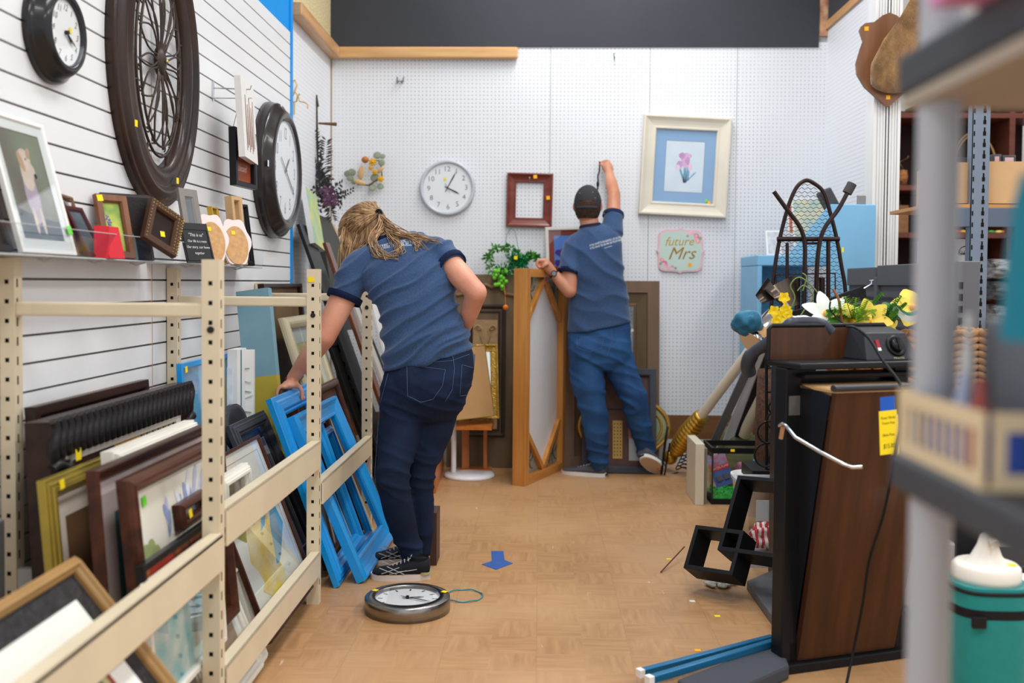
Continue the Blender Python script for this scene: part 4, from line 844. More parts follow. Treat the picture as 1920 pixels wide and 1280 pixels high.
for (x, y, r_, c_) in ((28, 28, 6, 0), (20, 33, 4, 1), (31, 19, 5, 2), (14, 32, 3, 1), (35, 24, 3, 3), (12, 27, 2, 3), (-30, -25, 6, 0), (-33, -17, 4, 2), (-22, -31, 4, 1), (-14, -30, 3, 0), (-36, -24, 3, 3), (-8, -33, 2.5, 3)):
    for j in range(4): mb.blob((x+R.uniform(-1, 1))*k, (y+R.uniform(-1, 1))*k, r_*k*(1-.2*j), r_*k*(1-.2*j), .0141+j*2e-4, fl[c_ if j % 2 == 0 else 1 if c_ < 3 else 3], j=.2)
part(mb, 'face', t, recalc=False); sticker(t, 18*k, -26*k, .0142, M_ora, .024)
# small loose hooks on the back wall
for (px, py, lab) in ((751, 153, 'small double wire peg hook high on the left of the back pegboard'), (1151, 108, 'tiny grey hook high on the middle of the back pegboard')):
    q = P(px, py, YB); mb = MB()
    for dx in (-.022, .022) if px < 800 else (0,): mb.tube([(q.x+dx, YB, q.z+.03), (q.x+dx*.7, YB-.02, q.z), (q.x+dx*.7, YB-.04, q.z-.02), (q.x+dx*.7, YB-.05, q.z-.005)], .0035, 6)
    if px < 800: mb.tube([(q.x-.025, YB-.01, q.z), (q.x+.025, YB-.01, q.z)], .003, 6)
    single(mb, 'peg_hook', lab, 'hook', mat('grey_wire', (120, 120, 120), .4, metal=.5), world=True, at=q)
# deer shoulder mount on the right
c = PX(1660, 115, 2.0); Yd = 5.46; c = P(1664, 112, Yd); k = Yd/1867
t = thing('shield_plaque', 'brown wooden shield plaque with the base of a furry deer neck mount', 'mount', MXB(V((c.x, Yd, c.z)), .0))
S = [(0, -88), (18, -73), (43, -51), (57, -28), (59, -8), (52, 17), (47, 32), (54, 52), (50, 60), (44, 65), (28, 67), (13, 79), (0, 84)]
pts = [(x*k, y*k) for x, y in S]+[(-x*k, y*k) for x, y in S[::-1][1:-1]]
mb = MB(); mb.poly(pts, 0, .022, m=wood('shield_wood', (112, 72, 44), (130, 86, 54), 1)); part(mb, 'shield', t, bevel=.004)
mb = MB(); mb.T = M.Translation((-.035, 0, 0)) @ M.Diagonal((1.08, 1.05, 1, 1)); mb.loft([((.045, -.145, .02), (.07, 0, 0), (0, .02, 0)), ((.045, -.12, .05), (.11, 0, 0), (0, .06, .0)), ((.045, -.06, .10), (.125, 0, 0), (0, .10, .02)), ((.06, .02, .16), (.115, 0, 0), (0, .10, .05)), ((.085, .11, .22), (.09, 0, 0), (0, .08, .07)), ((.10, .20, .28), (.07, 0, 0), (0, .06, .07)), ((.11, .30, .33), (.062, 0, 0), (0, .05, .06)), ((.115, .38, .37), (.035, 0, 0), (0, .03, .04))], 28)
part(mb, 'deer_neck', t, mat('tan_fur', (176, 138, 88), .9, col2=(130, 98, 60), vs=22, stretch=(1, .35, 1), bump=.6, bs=160, sheen=.5))
sticker(t, -.122, .16, .023, M_ora, .022); sticker(t, 0, -.205, .023, M_ora, .022)
# ================================================================ behind and between the people
# oak door with leaded corners, standing on its edge
A0 = PZ(985, 912, 0); B0 = PZ(1060, 878, 0); u = (B0-A0); u.z = 0; W_ = u.length; H_ = 1.285
Mx, w, h = mx3(A0, B0, A0+V((0, 0, H_)))
t = thing('cabinet_door', 'tall oak door with long white hexagonal panel and leaded glass corners, standing on edge', 'door', Mx)
hw = w/2; st = .055; T_ = .085
mb = MB(); mb.bb((-hw, 0, -T_), (-hw+st, h, 0)); part(mb, 'stile', t, F_oak, bevel=.002)
mb = MB(); mb.bb((hw-st, 0, -T_), (hw, h, 0)); part(mb, 'stile', t, F_oak, bevel=.002)
for y in (0, h-.05): mb = MB(); mb.bb((-hw+st, y, -T_), (hw-st, y+.05, 0)); part(mb, 'rail', t, wood('oak_rail', (176, 112, 48), (204, 142, 72), 0), bevel=.002)
dz = .32
for sx_ in (-1, 1):
    for (y0, y1) in ((h-.05, h-dz), (.05, dz)):
        mb = MB(); mb.beam((0, y0, -.03), (sx_*(hw-st), y1, -.03), .032, .03, up=(0, 0, 1)); part(mb, 'diagonal_bar', t, F_oak)
        mb = MB(); mb.add([(0, y0, -.04), (sx_*(hw-st), y0, -.04), (sx_*(hw-st), y1, -.04)], [(0, 1, 2)]); part(mb, 'leaded_glass', t, mat('textured_grey_glass', (140, 138, 122), .2, var=.15, vs=30), recalc=False)
        mb = MB(); cx, cy = sx_*(hw-st)*.72, y0+(y1-y0)*.3
        for q in range(7): a = q*2*PI/7; mb.tube([(cx, cy, -.037), (cx+.05*math.cos(a), cy+.06*math.sin(a), -.037), (cx+.075*math.cos(a+.3), cy+.1*math.sin(a+.3), -.037)], .0022, 4)
        part(mb, 'lead_lines', t, mat('lead_came', (70, 70, 66), .5))
mb = MB(); X_ = hw-st; mb.add([(0, .05, -.042), (X_, dz, -.042), (X_, h-dz, -.042), (0, h-.05, -.042), (-X_, h-dz, -.042), (-X_, dz, -.042)], [(0, 1, 2, 3, 4, 5)]); part(mb, 'centre_panel', t, mat('white_satin_panel', (222, 221, 222), .25), recalc=False)
mb = MB(); mb.bb((-X_, .02, -T_), (X_, h-.02, -T_+.006)); part(mb, 'back_panel', t, mat('white_back', (210, 208, 204), .6))
# carved panel behind
def wallrect(px0, py0, px1, Y, label, cat, name, fill, lean=.08, zb=0):
    a, b, c = P(px0, 700, Y), P(px1, 700, Y), P((px0+px1)/2, py0, Y+lean)
    return mx3(V((a.x, Y, zb)), V((b.x, Y, zb)), V((a.x, Y+lean, c.z)))
Mx, w, h = wallrect(838, 514, 962, 6.42, 0, 0, 0, 0)
t = thing('carved_panel', 'tall weathered brown panel with carved arch and tan carved insets', 'panel', Mx)
wb = mat('weathered_brown', (96, 78, 58), .7, col2=(120, 98, 72), vs=9, stretch=(1, .3, 1), bump=.2, bs=50)
mb = MB(); mb.bb((-w/2, 0, -.03), (w/2, h, 0)); part(mb, 'panel_board', t, wb, bevel=.004)
mb = MB(); cx = .03; mb.rail(.27, .86, [(0, 0), (0, .012), (.012, .016), (.024, .008), (.03, 0)], cx=cx, cy=.63, m=mat('dark_umber', (58, 46, 38), .6)); mb.rail(.20, .78, [(0, 0), (0, .006), (.01, .008), (.016, 0)], cx=cx, cy=.63, m=mat('dark_umber', (0, 0, 0))); part(mb, 'moulding', t)
tn = mat('tan_carving', (168, 136, 96), .7, var=.12, vs=25, bump=.4, bs=40)
for (y0, y1) in ((.79, .96), (.25, .36)):
    mb = MB(); mb.bb((cx-.08, y0, 0), (cx+.08, y1, .006)); ym = (y0+y1)/2
    for sg in (-1, 1):
        mb.tube([(cx+sg*(.045+.022*math.cos(q*.7)*(1-q*.08)), ym+.03+.022*math.sin(q*.7)*(1-q*.08), .01) for q in range(11)], .006, 6); mb.tube([(cx+sg*.01, y0+.01, .01), (cx+sg*.03, ym-.02, .012), (cx+sg*.02, ym+.02, .01), (cx+sg*.05, ym+.05, .01)], .006, 6)
    part(mb, 'carved_inset', t, tn)
mb = MB(); mb.tube([(cx-.19, 1.12, .006), (cx-.13, 1.13, .01), (cx-.09, 1.2, .012), (cx-.04, 1.17, .012), (cx, 1.19, .014), (cx+.04, 1.17, .012), (cx+.09, 1.2, .012), (cx+.13, 1.13, .01), (cx+.19, 1.12, .006)], .012, 8); part(mb, 'carved_arch', t, mat('tan_brown_arch', (126, 98, 66), .7))
# brown window frame behind the man
Mx, w, h = wallrect(1056, 527, 1237, 6.43, 0, 0, 0, 0, .1)
t = thing('window_frame', 'tall empty two-tone brown wooden window frame standing behind the man', 'frame', Mx)
mb = MB(); mb.rail(w, h, [(0, 0), (0, .03), (.075, .03), (.08, .024), (.08, 0)], cy=h/2); part(mb, 'outer_frame', t, mat('grey_brown_stain', (112, 88, 70), .6, var=.1, stretch=(1, .2, 1), vs=14))
mb = MB(); mb.rail(w-.16, h-.16, [(0, 0), (0, .018), (.065, .012), (.075, .02), (.085, .02), (.085, 0)], cy=h/2); part(mb, 'inner_frame', t, mat('olive_brown_stain', (92, 72, 48), .6, var=.1, stretch=(1, .2, 1), vs=14))
mb = MB(); mb.bb((-w/2+.16, h*.73, .002), (w/2-.16, h*.745, .012)); part(mb, 'crossbar', t, M_cream)
# round tray
c = P(1170, 800, 6.40); Mx = look_mx(c, (1, 0, 0), (0, -1, .15)); 
t = thing('round_tray', 'large oval gold and sage green tray peeking out beside the dark collage frame', 'tray', Mx)
mb = MB(); mb.lathe([(.001, 0), (.2, 0), (.235, .004), (.235, .0), (.001, -.006)], 64, sy=.88); part(mb, 'tray_face', t, mat('sage_green', (140, 150, 116), .5))
mb = MB(); mb.ring(.302, .205, [(0, 0), (.006, .014), (.02, .016), (.03, .004), (.03, 0)], 64); part(mb, 'gold_rim', t, mat('antique_gold', (186, 140, 62), .35, metal=.6))
mb = MB(); mb.ring(.25, .165, [(0, 0), (.004, .01), (.014, .01), (.02, 0)], 64); part(mb, 'gold_band', t, mat('antique_gold', (0, 0, 0)))
mb = MB(); mb.lathe([(.19, .001), (.285, .003), (.285, -.004), (.19, -.006)], 64, sy=.69, closed=True); part(mb, 'tray_border', t, mat('sage_green', (0, 0, 0)))
# collage picture
def art_collage(mb, w, h):
    mb.box((0, 0, 0), (w, h, .002), mat('mauve_brown_panel', (84, 62, 58), .6, col2=(108, 80, 74), vs=4))
    mb.bb((-w*.5, h*.12, .001), (w*.5, h*.13, .004), M_black); mb.bb((-.10*w, -.42*h, .001), (.06*w, .0, .005), mat('dull_gold', (186, 152, 84), .4, metal=.4))
    for i in range(3):
        for j in range(10): mb.box((-.07*w+.05*w*i, -.38*h+.038*h*j, .0055), (.018*w, .012*h, .001), M_hole)
    mb.bb((.16*w, -.2*h, .001), (.38*w, .05*h, .004), mat('copper_glitter', (150, 94, 62), .5, col2=(196, 140, 100), vs=120, metal=.3)); mb.bb((.17*w, -.44*h, .001), (.40*w, -.2*h, .005), mat('brushed_silver', (170, 174, 174), .3, metal=.8))
    mb.bb((.36*w, .18*h, .001), (.46*w, .24*h, .006), mat('dull_gold', (0, 0, 0)))
a, b, c = P(1092, 700, 6.30), P(1232, 700, 6.30), P(1160, 691, 6.38)
picture('dark grey framed mauve collage with gold, copper and silver rectangles behind the man\'s legs', V((a.x, 6.30, 0)), V((b.x, 6.30, 0)), V((a.x, 6.38, c.z)), mat('dark_grey_frame', (66, 68, 76), .5, var=.08), .045, .03, 'flat', (), art_collage, False)
mb = MB(); mb.tube([P(1252, 800, 6.2), P(1247, 830, 6.15), PZ(1240, 888, .01)], .008, 6); mb.tube([P(1256, 830, 6.2), PZ(1246, 890, .01)], .006, 6); single(mb, 'black_cane', 'thin black bent rods standing by the round tray', 'rods', M_black, world=True, at=PZ(1243, 889, 0))
# picture the man is hanging
def art_blue(mb, w, h):
    mb.box((0, 0, 0), (w, h, .001), mat('periwinkle_print', (104, 150, 220), .6, col2=(90, 130, 210), vs=4)); p = acol('violet_paint', (74, 48, 140))
    for i in range(10): mb.blob(R.uniform(-.4, .3)*w, R.uniform(-.45, 0)*h, .12*w, .1*h, .0008+i*2e-5, p, j=.4)
a = P(1024, 516, 6.52); b = P(1104, 512, 6.56); c = P(1021, 426, 6.52)
picture('white framed picture with rust red mat and blue violet print at the man\'s left elbow', a, V((b.x, b.y, a.z+.01)), V((c.x-.0, c.y, c.z)), F_wht, .022, .02, 'flat', ((.035, mat('rust_mat', (150, 70, 52), .7)),), art_blue, True)
# frog wreath hung on the wall
q = P(955, 490, 6.5); t = thing('shamrock_wreath', 'small green leafy wreath with green tinsel bow and beads above the oak door', 'wreath', at=q)
gl = mat('leaf_green', (76, 150, 44), .5, var=.3, vs=30); mb = MB()
def tuft(mb, c, r_, n, ln, m=None, wd=.3):
    for i in range(n):
        d = V((R.gauss(0, 1), R.gauss(0, 1), R.gauss(0, 1))).normalized(); p0 = V(c)+d*r_*.4; u_ = d*ln*(.6+.6*R.random()); s_ = u_.cross(V((R.random(), R.random(), R.random()))).normalized()*ln*wd
        mb.add([p0, p0+u_*.5+s_, p0+u_, p0+u_*.5-s_], [(0, 1, 2, 3)], m)
for i in range(28): a = 2*PI*i/28; tuft(mb, P(943+28*math.cos(a), 487-25*math.sin(a), 6.5), .03, 9, .035)
for i in range(12): tuft(mb, P(985+2*i, 484-6*math.sin(i/11*PI), 6.5), .02, 8, .032)
part(mb, 'leaves', t, gl, world=True, recalc=False)
mb = MB(); 
for i in range(26): tuft(mb, P(955+R.uniform(0, 30), 474+R.uniform(0, 32), 6.45), .02, 14, .04, wd=.12)
for i in range(12): tuft(mb, P(938+R.uniform(0, 18), 500+R.uniform(0, 12), 6.45), .02, 10, .04, wd=.12)
part(mb, 'tinsel_bow', t, mat('emerald_tinsel', (10, 130, 64), .3, var=.3, vs=60), world=True, recalc=False)
mb = MB()
for i in range(34): mb.ell(P(926+R.uniform(0, 26), 505+R.uniform(0, 38), 6.45+R.uniform(-.03, .03)), .014, nu=8, nv=6)
part(mb, 'beads', t, mat('lime_bead', (120, 206, 60), .2), world=True)
mb = MB(); mb.tube([P(957, 428, 6.6), P(965, 432, 6.6), P(973, 470, 6.5)], .002, 4); mb.tube([P(957, 428, 6.6), P(950, 440, 6.6), P(948, 462, 6.5)], .002, 4); part(mb, 'hanging_wire', t, mat('grey_wire', (0, 0, 0)), world=True)
sticker(t, *( (P(965, 485, 6.38)-q)[:2] ), (P(965, 485, 6.38)-q).z, s=.025) if False else None
mb = MB(); s_ = P(967, 483, 6.4); mb.box(s_, (.022, .003, .022)); part(mb, 'price_sticker', t, M_yel, world=True)
mb = MB(); mb.ell(P(948, 576, 6.36), .018, nu=12, nv=8); mb.tube([P(948, 572, 6.36), P(946, 535, 6.43)], .0015, 4); single(mb, 'orange_ball', 'small orange ball hanging beside the top of the oak door', 'ball', mat('orange_plastic', (236, 128, 20), .4), world=True, at=P(948, 576, 6.36))
# kraft backed picture on an easel, gilt frame, pedestal
bl, br, tl = P(848, 788, 5.95), P(927, 779, 6.1), P(842, 652, 6.05)
Mx, w, h = mx3(bl, br, tl)
t = thing('picture_back', 'framed picture turned around showing its brown kraft paper back', 'picture', Mx)
mb = MB(); mb.bb((-w/2, 0, -.018), (w/2, h, 0)); part(mb, 'kraft_paper', t, mat('kraft_paper', (186, 144, 96), .8, var=.06, vs=4, bump=.25, bs=9)); mb = MB(); mb.rail(w+.006, h+.006, [(0, -.02), (0, .002), (.004, .002), (.004, -.02)], cy=h/2); part(mb, 'frame_edge', t, F_gold)
bl, br, tl = P(880, 786, 6.16), P(935, 780, 6.2), P(880, 646, 6.24)
gilt = mat('ornate_gilt', (206, 166, 76), .3, metal=.7, bump=.8, bs=120, var=.2, vs=60)
picture('ornate gilt framed mirror standing behind the kraft backed picture', bl, V((br.x, br.y, bl.z)), V((bl.x, tl.y, tl.z)), gilt, .045, .03, 'cove', (), bgart(mat('mirror_glass', (230, 230, 226), .05, metal=.9)), False, name='ornate_mirror', cat='mirror')
t = thing('wooden_easel', 'orange stained wooden easel holding the kraft backed picture', 'easel', at=PZ(890, 880, 0))
ez = wood('orange_stained_wood', (176, 98, 34), (198, 120, 50), 2); b0 = PZ(892, 876, 0)
for (px, wd) in ((873, .045), (910, .022)):
    q0, q1 = P(px, 876, 6.24), P(px, 700, 6.3); mb = MB(); mb.beam((q0.x, 6.24, .03), (q1.x, 6.3, q1.z), wd, .03, up=(0, 1, 0)); part(mb, 'upright', t, ez, world=True)
mb = MB(); q0, q1 = P(862, 876, 6.24), P(921, 876, 6.24); mb.bb((q0.x, 6.2, 0), (q1.x, 6.3, .03)); part(mb, 'foot_bar', t, ez, world=True)
mb = MB(); q0, q1 = P(860, 790, 6.2), P(925, 790, 6.2); mb.bb((q0.x, 5.98, q0.z-.02), (q1.x, 6.26, q0.z)); part(mb, 'ledge', t, ez, world=True)
pb = PZ(880, 893, 0); t = thing('pedestal_stand', 'white metal stand with round base beside the easel', 'stand', at=pb)
wm = mat('white_enamel', (232, 232, 234), .3); mb = MB(); mb.lathe([(0, 0), (.155, 0), (.158, .01), (.15, .022), (.05, .03), (0, .03)], 48); part(mb, 'base', t, wm)
mb = MB(); xx = P(851, 800, pb.y).x-pb.x; mb.cyl((xx, 0, .02), (xx, 0, .68), .016); part(mb, 'pole', t, wm)
mb = MB(); a, b = PZ(817, 925, 0), PZ(832, 880, 0); mb.obox(a, V((b.x-a.x, b.y-a.y, 0)), (-.02, .0, 0), (0, 0, .24)); 
t = single(mb, 'glazed_frame', 'small orange wood framed glass leaning at the woman\'s legs by the pedestal', 'frame', ez, world=True, at=a, bevel=.003)
mb = MB(); a, b = PZ(806, 1060, 0), PZ(820, 1056, 0); mb.obox(a, V((b.x-a.x, 0, 0)), (0, .14, 0), (0, 0, .225)); single(mb, 'laminate_board', 'low dark brown panel on the floor right behind the woman\'s shoes', 'panel', mat('dark_brown_laminate', (74, 50, 44), .4, var=.06), world=True, at=a, bevel=.002)
# ================================================================ floor things
c = PZ(764, 1143, 0); mm = MB(); t = clock('floor_clock', 'round brushed steel clock with white face lying flat on the floor', M.Translation(c) @ M.Rotation(-.5, 4, 'Z'), .156, [(.156, 0), (.156, .05), (.152, .054), (.120, .056), (.118, .052), (.116, .046), (.116, 0)], mat('brushed_steel', (150, 148, 144), .28, metal=1, var=.08, vs=30, stretch=(1, 1, 8)), .117, .042, None, 0, 0, [(50, .06, .004, .02), (88, .1, .003, .03)], ticks=12, stk=[(-.133, -.02, .0565, M_yel, .02), (.095, .10, .0565, M_yel, .02)])
t['category'] = 'clock'
c = PZ(870, 1116, .004); mb = MB(); mb.tube([(c.x+.072*math.cos(i*PI/20), c.y+.075*math.sin(i*PI/20), .004+.002*math.sin(i)) for i in range(40)], .0025, 6, closed=True); single(mb, 'elastic_band', 'thin teal cord loop lying on the floor beside the steel clock', 'cord', mat('teal_cord', (52, 140, 150), .6), world=True, at=c)
def fl(px, py): q = PZ(px, py, 0); return q
mb = MB(); pts = [(921, 1033), (944, 1033), (946, 1050), (962, 1056), (930, 1068), (903, 1058), (922, 1052)]; q0 = fl(932, 1052)
mb.add([fl(*p)+V((0, 0, .0012)) for p in pts], [tuple(range(len(pts)))]); mb.add([fl(*p)+V((0, 0, .0002)) for p in pts], [tuple(range(len(pts)))]); single(mb, 'floor_arrow', 'blue tape arrow stuck on the floor pointing at the camera', 'tape', mat('blue_tape', (42, 88, 160), .6, var=.12, vs=20), world=True, at=q0)
for (px, py, m_, lab) in ((1345, 1155, M_yel, 'yellow sticker dropped on the floor near the black wall cubes'), (1308, 1219, M_ora, 'orange sticker scrap on the floor above the blue poles'), (1254, 1048, M_yel, 'tiny yellow scrap left of the black wall cubes'), (1298, 1127, M_white, 'white scrap on the floor below the black wall cubes')):
    q = fl(px, py); mb = MB(); mb.box(q+V((0, 0, .001)), (.02, .02, .0012)); single(mb, 'paper_scrap', lab, 'scrap', m_, world=True, at=q)
mb = MB(); a, b = fl(1239, 1074), fl(1283, 1046); mb.tube([a+V((0, 0, .004)), b+V((0, 0, .05))], .003, 5); single(mb, 'thin_stick', 'thin reddish brown stick on the floor left of the black wall cubes', 'stick', mat('red_brown_stick', (96, 50, 36), .6), world=True, at=a)
mb = MB()
for i in range(22): mb.ell(fl(1325+R.uniform(0, 55), 1098+R.uniform(-6, 6))+V((0, 0, .012)), (.02, .015, .007), nu=6, nv=4, rot=M.Rotation(R.random()*3, 3, 'Z'))
single(mb, 'crumpled_bag', 'small crumpled clear bag with coloured bits under the black wall cubes', 'bag', mat('crumpled_film', (150, 150, 140), .15, col2=(196, 190, 180), vs=40), world=True, at=fl(1355, 1098), kind='stuff')
# black wall cubes: two interlocking open boxes
n_ = V((.58, .6, -.56)).normalized(); q0 = P(1281, 1064, 3.85)
v_ = V((.060, .084, .153)); v_ = (v_-n_*v_.dot(n_)).normalized(); u_ = v_.cross(-n_); u_ = u_ if u_.x > 0 else -u_
Mx = M(((u_.x, v_.x, -n_.x, q0.x), (u_.y, v_.y, -n_.y, q0.y), (u_.z, v_.z, -n_.z, q0.z), (0, 0, 0, 1)))
t = thing('cube_shelf', 'black wall shelf of two interlocking open rectangles tipped on the floor', 'shelf', Mx)
mb = MB(); mb.rail(.215, .18, [(0, -.11), (0, 0), (.016, 0), (.016, -.11)], cx=.1075, cy=.09); part(mb, 'small_box', t, mat('matte_black_board', (26, 26, 28), .5), bevel=.001)
mb = MB(); mb.rail(.36, .315, [(0, -.112), (0, .001), (.016, .001), (.016, -.112)], cx=.125+.18, cy=.09+.1575); part(mb, 'large_box', t, mat('matte_black_board', (0, 0, 0)), bevel=.001)
# ================================================================ trouser press
a = PZ(1465, 1262, 0); u = V((.36, .135, 0)).normalized(); n = V((u.y, -u.x, 0))
Mx = M(((u.x, -n.x, 0, a.x), (u.y, -n.y, 0, a.y), (0, 0, 1, 0), (0, 0, 0, 1)))
t = thing('trouser_press', 'free-standing walnut and black electric trouser press with yellow tag and trailing cord', 'trouser press', Mx)
walp = mat('walnut_laminate', (82, 48, 26), .35, col2=(62, 35, 20), vs=11, stretch=(2.2, 1, .10), coat=.15); kb = mat('black_plastic', (22, 22, 24), .38)
for x in (0, .405): mb = MB(); mb.bb((x, 0, .0), (x+.055, .06, .945)); part(mb, 'upright', t, kb, bevel=.004)
mb = MB(); mb.bb((.03, .04, .06), (.44, .055, .93)); part(mb, 'rear_board', t, mat('dark_film', (26, 27, 30), .25))
mb = MB(); mb.bb((.03, .0, .03), (.43, .05, .09)); part(mb, 'lower_rail', t, kb)
mb = MB(); y0, y1 = -.005, -.17; zz = .885
mb.add([(.055, y0, .035), (.42, y0, .035), (.44, y1, zz), (.055, y1, zz), (.055, y0+.022, .035), (.42, y0+.022, .035), (.44, y1+.022, zz), (.055, y1+.022, zz)], [(0, 1, 2, 3), (4, 5, 6, 7), (0, 1, 5, 4), (2, 3, 7, 6), (1, 2, 6, 5), (0, 3, 7, 4)]); part(mb, 'front_panel', t, walp)
mb = MB(); mb.add([(.05, y1+.022, zz-.01), (.05, .035, .90), (.05, .035, .06), (.05, y0+.022, .06)], [(0, 1, 2, 3)]); mb.add([(.053, y1+.022, zz-.01), (.053, .035, .90), (.053, .035, .06), (.053, y0+.022, .06)], [(0, 1, 2, 3)]); part(mb, 'side_film', t, mat('dark_film', (0, 0, 0)), label='glossy dark plastic side gusset')
mb = MB(); mb.bb((.06, y1+.03, .80), (.42, .03, .895)); mb.bb((.05, y1, .885), (.43, .02, .893)) ; part(mb, 'inner_pad', t, mat('tan_ply', (188, 150, 102), .7))
mb = MB(); mb.tube([(.04, y1-.005, .90), (.47, y1-.005, .90)], .014, 10, flat=.7); part(mb, 'panel_handle', t, mat('charcoal_plastic', (58, 59, 64), .4))
mb = MB(); mb.bb((.0, -.07, .945), (.50, .11, .965)); mb.bb((.04, -.04, .915), (.46, .02, .93)); part(mb, 'tray', t, kb, bevel=.006)
mb = MB(); mb.bb((.005, .095, .965), (.31, .11, 1.065)); part(mb, 'tray_back', t, mat('walnut_laminate', (0, 0, 0)))
mb = MB(); mb.tube([(.0, .1, .965), (.0, .1, 1.06), (.012, .1, 1.072), (.44, .1, 1.072), (.46, .1, 1.05)], .007, 6); part(mb, 'tray_rim', t, kb)
mb = MB(); mb.add([(.28, -.02, .965), (.48, -.02, .965), (.46, .02, 1.05), (.30, .02, 1.05), (.28, .1, .965), (.48, .1, .965), (.46, .1, 1.068), (.30, .1, 1.068)], [(0, 1, 2, 3), (4, 5, 6, 7), (0, 1, 5, 4), (3, 2, 6, 7), (0, 3, 7, 4), (1, 2, 6, 5)]); cb = part(mb, 'control_box', t, mat('charcoal_panel', (50, 51, 55), .45), bevel=.004)
Wt = WM[t.name]; sl = V((0, .04, .085)).normalized(); fn = V((0, -.085, .04)).normalized()
KM = M(((1, sl.x, fn.x, 0), (0, sl.y, fn.y, 0), (0, sl.z, fn.z, 0), (0, 0, 0, 1)))
mb = MB(); mb.T = M.Translation((.405, .0, 1.008)) @ KM.to_4x4(); mb.lathe([(0, .001), (.034, .001), (.036, .004), (.03, .006), (.028, .006), (.024, .004), (0, .004)], 32); mb.lathe([(0, .004), (.022, .004), (.02, .016), (0, .017)], 24); mb.box((0, 0, .016), (.009, .042, .008)); part(mb, 'timer_knob', t, kb)
mb = MB(); mb.T = M.Translation((.335, .0, 1.008)) @ KM.to_4x4(); mb.box((0, .005, .003), (.013, .03, .006), mat('red_switch', (150, 30, 44), .4)); mb.box((0, -.012, .004), (.012, .01, .006), M_white); mb.text('MINUTES', .010, .07, -.044, .0012, acol('gold_print', (190, 176, 130))); part(mb, 'switch', t, recalc=False)
mb = MB(); mb.box((.03, -.001, .83), (.04, .001, .06), acol('grey_rating_label', (90, 90, 90))); part(mb, 'rating_label', t)
mb = MB(); mb.tube([(-.02, .05, .80), (.0, -.03, .86), (.005, -.06, .85)], .006, 6)
def PL(px, py, Y): return Wt.inverted() @ P(px, py, Y)
mb = MB(); mb.tube([PL(1462, 798, 2.99), PL(1468, 794, 2.96), PL(1476, 800, 2.93), PL(1492, 820, 2.9), PL(1540, 848, 2.82), PL(1582, 870, 2.76), PL(1598, 876, 2.75), PL(1617, 875, 2.74)], .006, 8); part(mb, 'hook_arm', t, M_chrome)
mb = MB(); mb.tube([PL(1468, 800, 2.96), PL(1464, 822, 2.97)], .007, 6); part(mb, 'hook_clip', t, mat('tan_clip', (176, 130, 90), .6))
cr = [(1588, 612, 3.0), (1605, 615, 2.96), (1630, 635, 2.93), (1655, 675, 2.87), (1690, 725, 2.80), (1692, 780, 2.76), (1682, 830, 2.74), (1670, 900, 2.75), (1655, 970, 2.8), (1630, 1050, 2.86), (1618, 1130, 2.9), (1600, 1220, 2.92), (1585, 1292, 2.88)]
def smooth(pts, n=6):
    pts = [V(p) for p in pts]; o = []
    for i in range(len(pts)-1):
        p0, p1, p2, p3 = pts[max(i-1, 0)], pts[i], pts[i+1], pts[min(i+2, len(pts)-1)]
        for k in range(n):
            q = k/n; o.append(.5*((2*p1)+(p2-p0)*q+(2*p0-5*p1+4*p2-p3)*q*q+(3*p1-p0-3*p2+p3)*q**3))
    return o+[pts[-1]]
mb = MB(); mb.tube(smooth([PL(*c) for c in cr]), .0045, 6); part(mb, 'power_cord', t, kb)
mb = MB(); mb.tube(smooth([PL(1405, 700, 3.35), PL(1402, 682, 3.33), PL(1412, 662, 3.30), PL(1440, 642, 3.26), PL(1472, 618, 3.24), PL(1484, 606, 3.24), PL(1510, 603, 3.24), PL(1540, 606, 3.24), PL(1560, 622, 3.24)]), [.024]*12+[.02]*20+[.016]*17, 12, flat=1); part(mb, 'jacket_hanger', t, mat('blue_grey_plastic', (62, 66, 76), .35))
mb = MB(); mb.bb((-.01, -.02, 0), (.5, .08, .03)); mb.bb((.44, .06, 0), (.50, .34, .025)); mb.bb((.5, -.02, .0), (.53, .08, .03)); part(mb, 'floor_runner', t, kb, bevel=.004)
# tag
tp = MB(); tc_ = PL(1662, 755, 2.74)
pm = Wt.inverted() @ P(1665, 800, 2.735)
Tg = M.Translation(pm) @ M(((1, 0, 0, 0), (0, 0, -1, 0), (0, 1, 0, 0), (0, 0, 0, 1))) @ M.Rotation(.06, 4, 'Z')
mb = MB(); mb.T = Tg; mb.bb((-.029, -.075, 0), (.029, .045, .001), M_yel)
ik = mat('pen_ink', (60, 50, 10), .7)
for (s_, y, z) in (('Power Works', .022, .011), ('Trouser Press', .008, .010), ('Slacks Press', -.025, .011), ('$15.00', -.058, .018)): mb.text(s_, z, 0, y, .0016, ik, shear=.15, sx=.75)
part(mb, 'price_tag', t, recalc=False, label='yellow handwritten tag')
mb = MB(); mb.T = Tg; mb.bb((-.024, .045, 0), (.024, .083, .001), mat('royal_blue_card', (10, 88, 190), .5)); mb.text('SALE', .014, .01, .066, .0016, acol('pale_blue_ink', (150, 200, 240)), rot=.5) if False else None; part(mb, 'tag_top', t, label='blue top of the tag', recalc=False)
mb = MB(); mb.T = Tg @ M.Translation((.012, -.01, -.004)); mb.bb((.0, -.07, -.002), (.026, .04, -.001), M_yel); part(mb, 'price_tag', t)
# ================================================================ right side clutter
kb = M_black
def poly_yz(mb, pts, x0, x1, m=None): pass
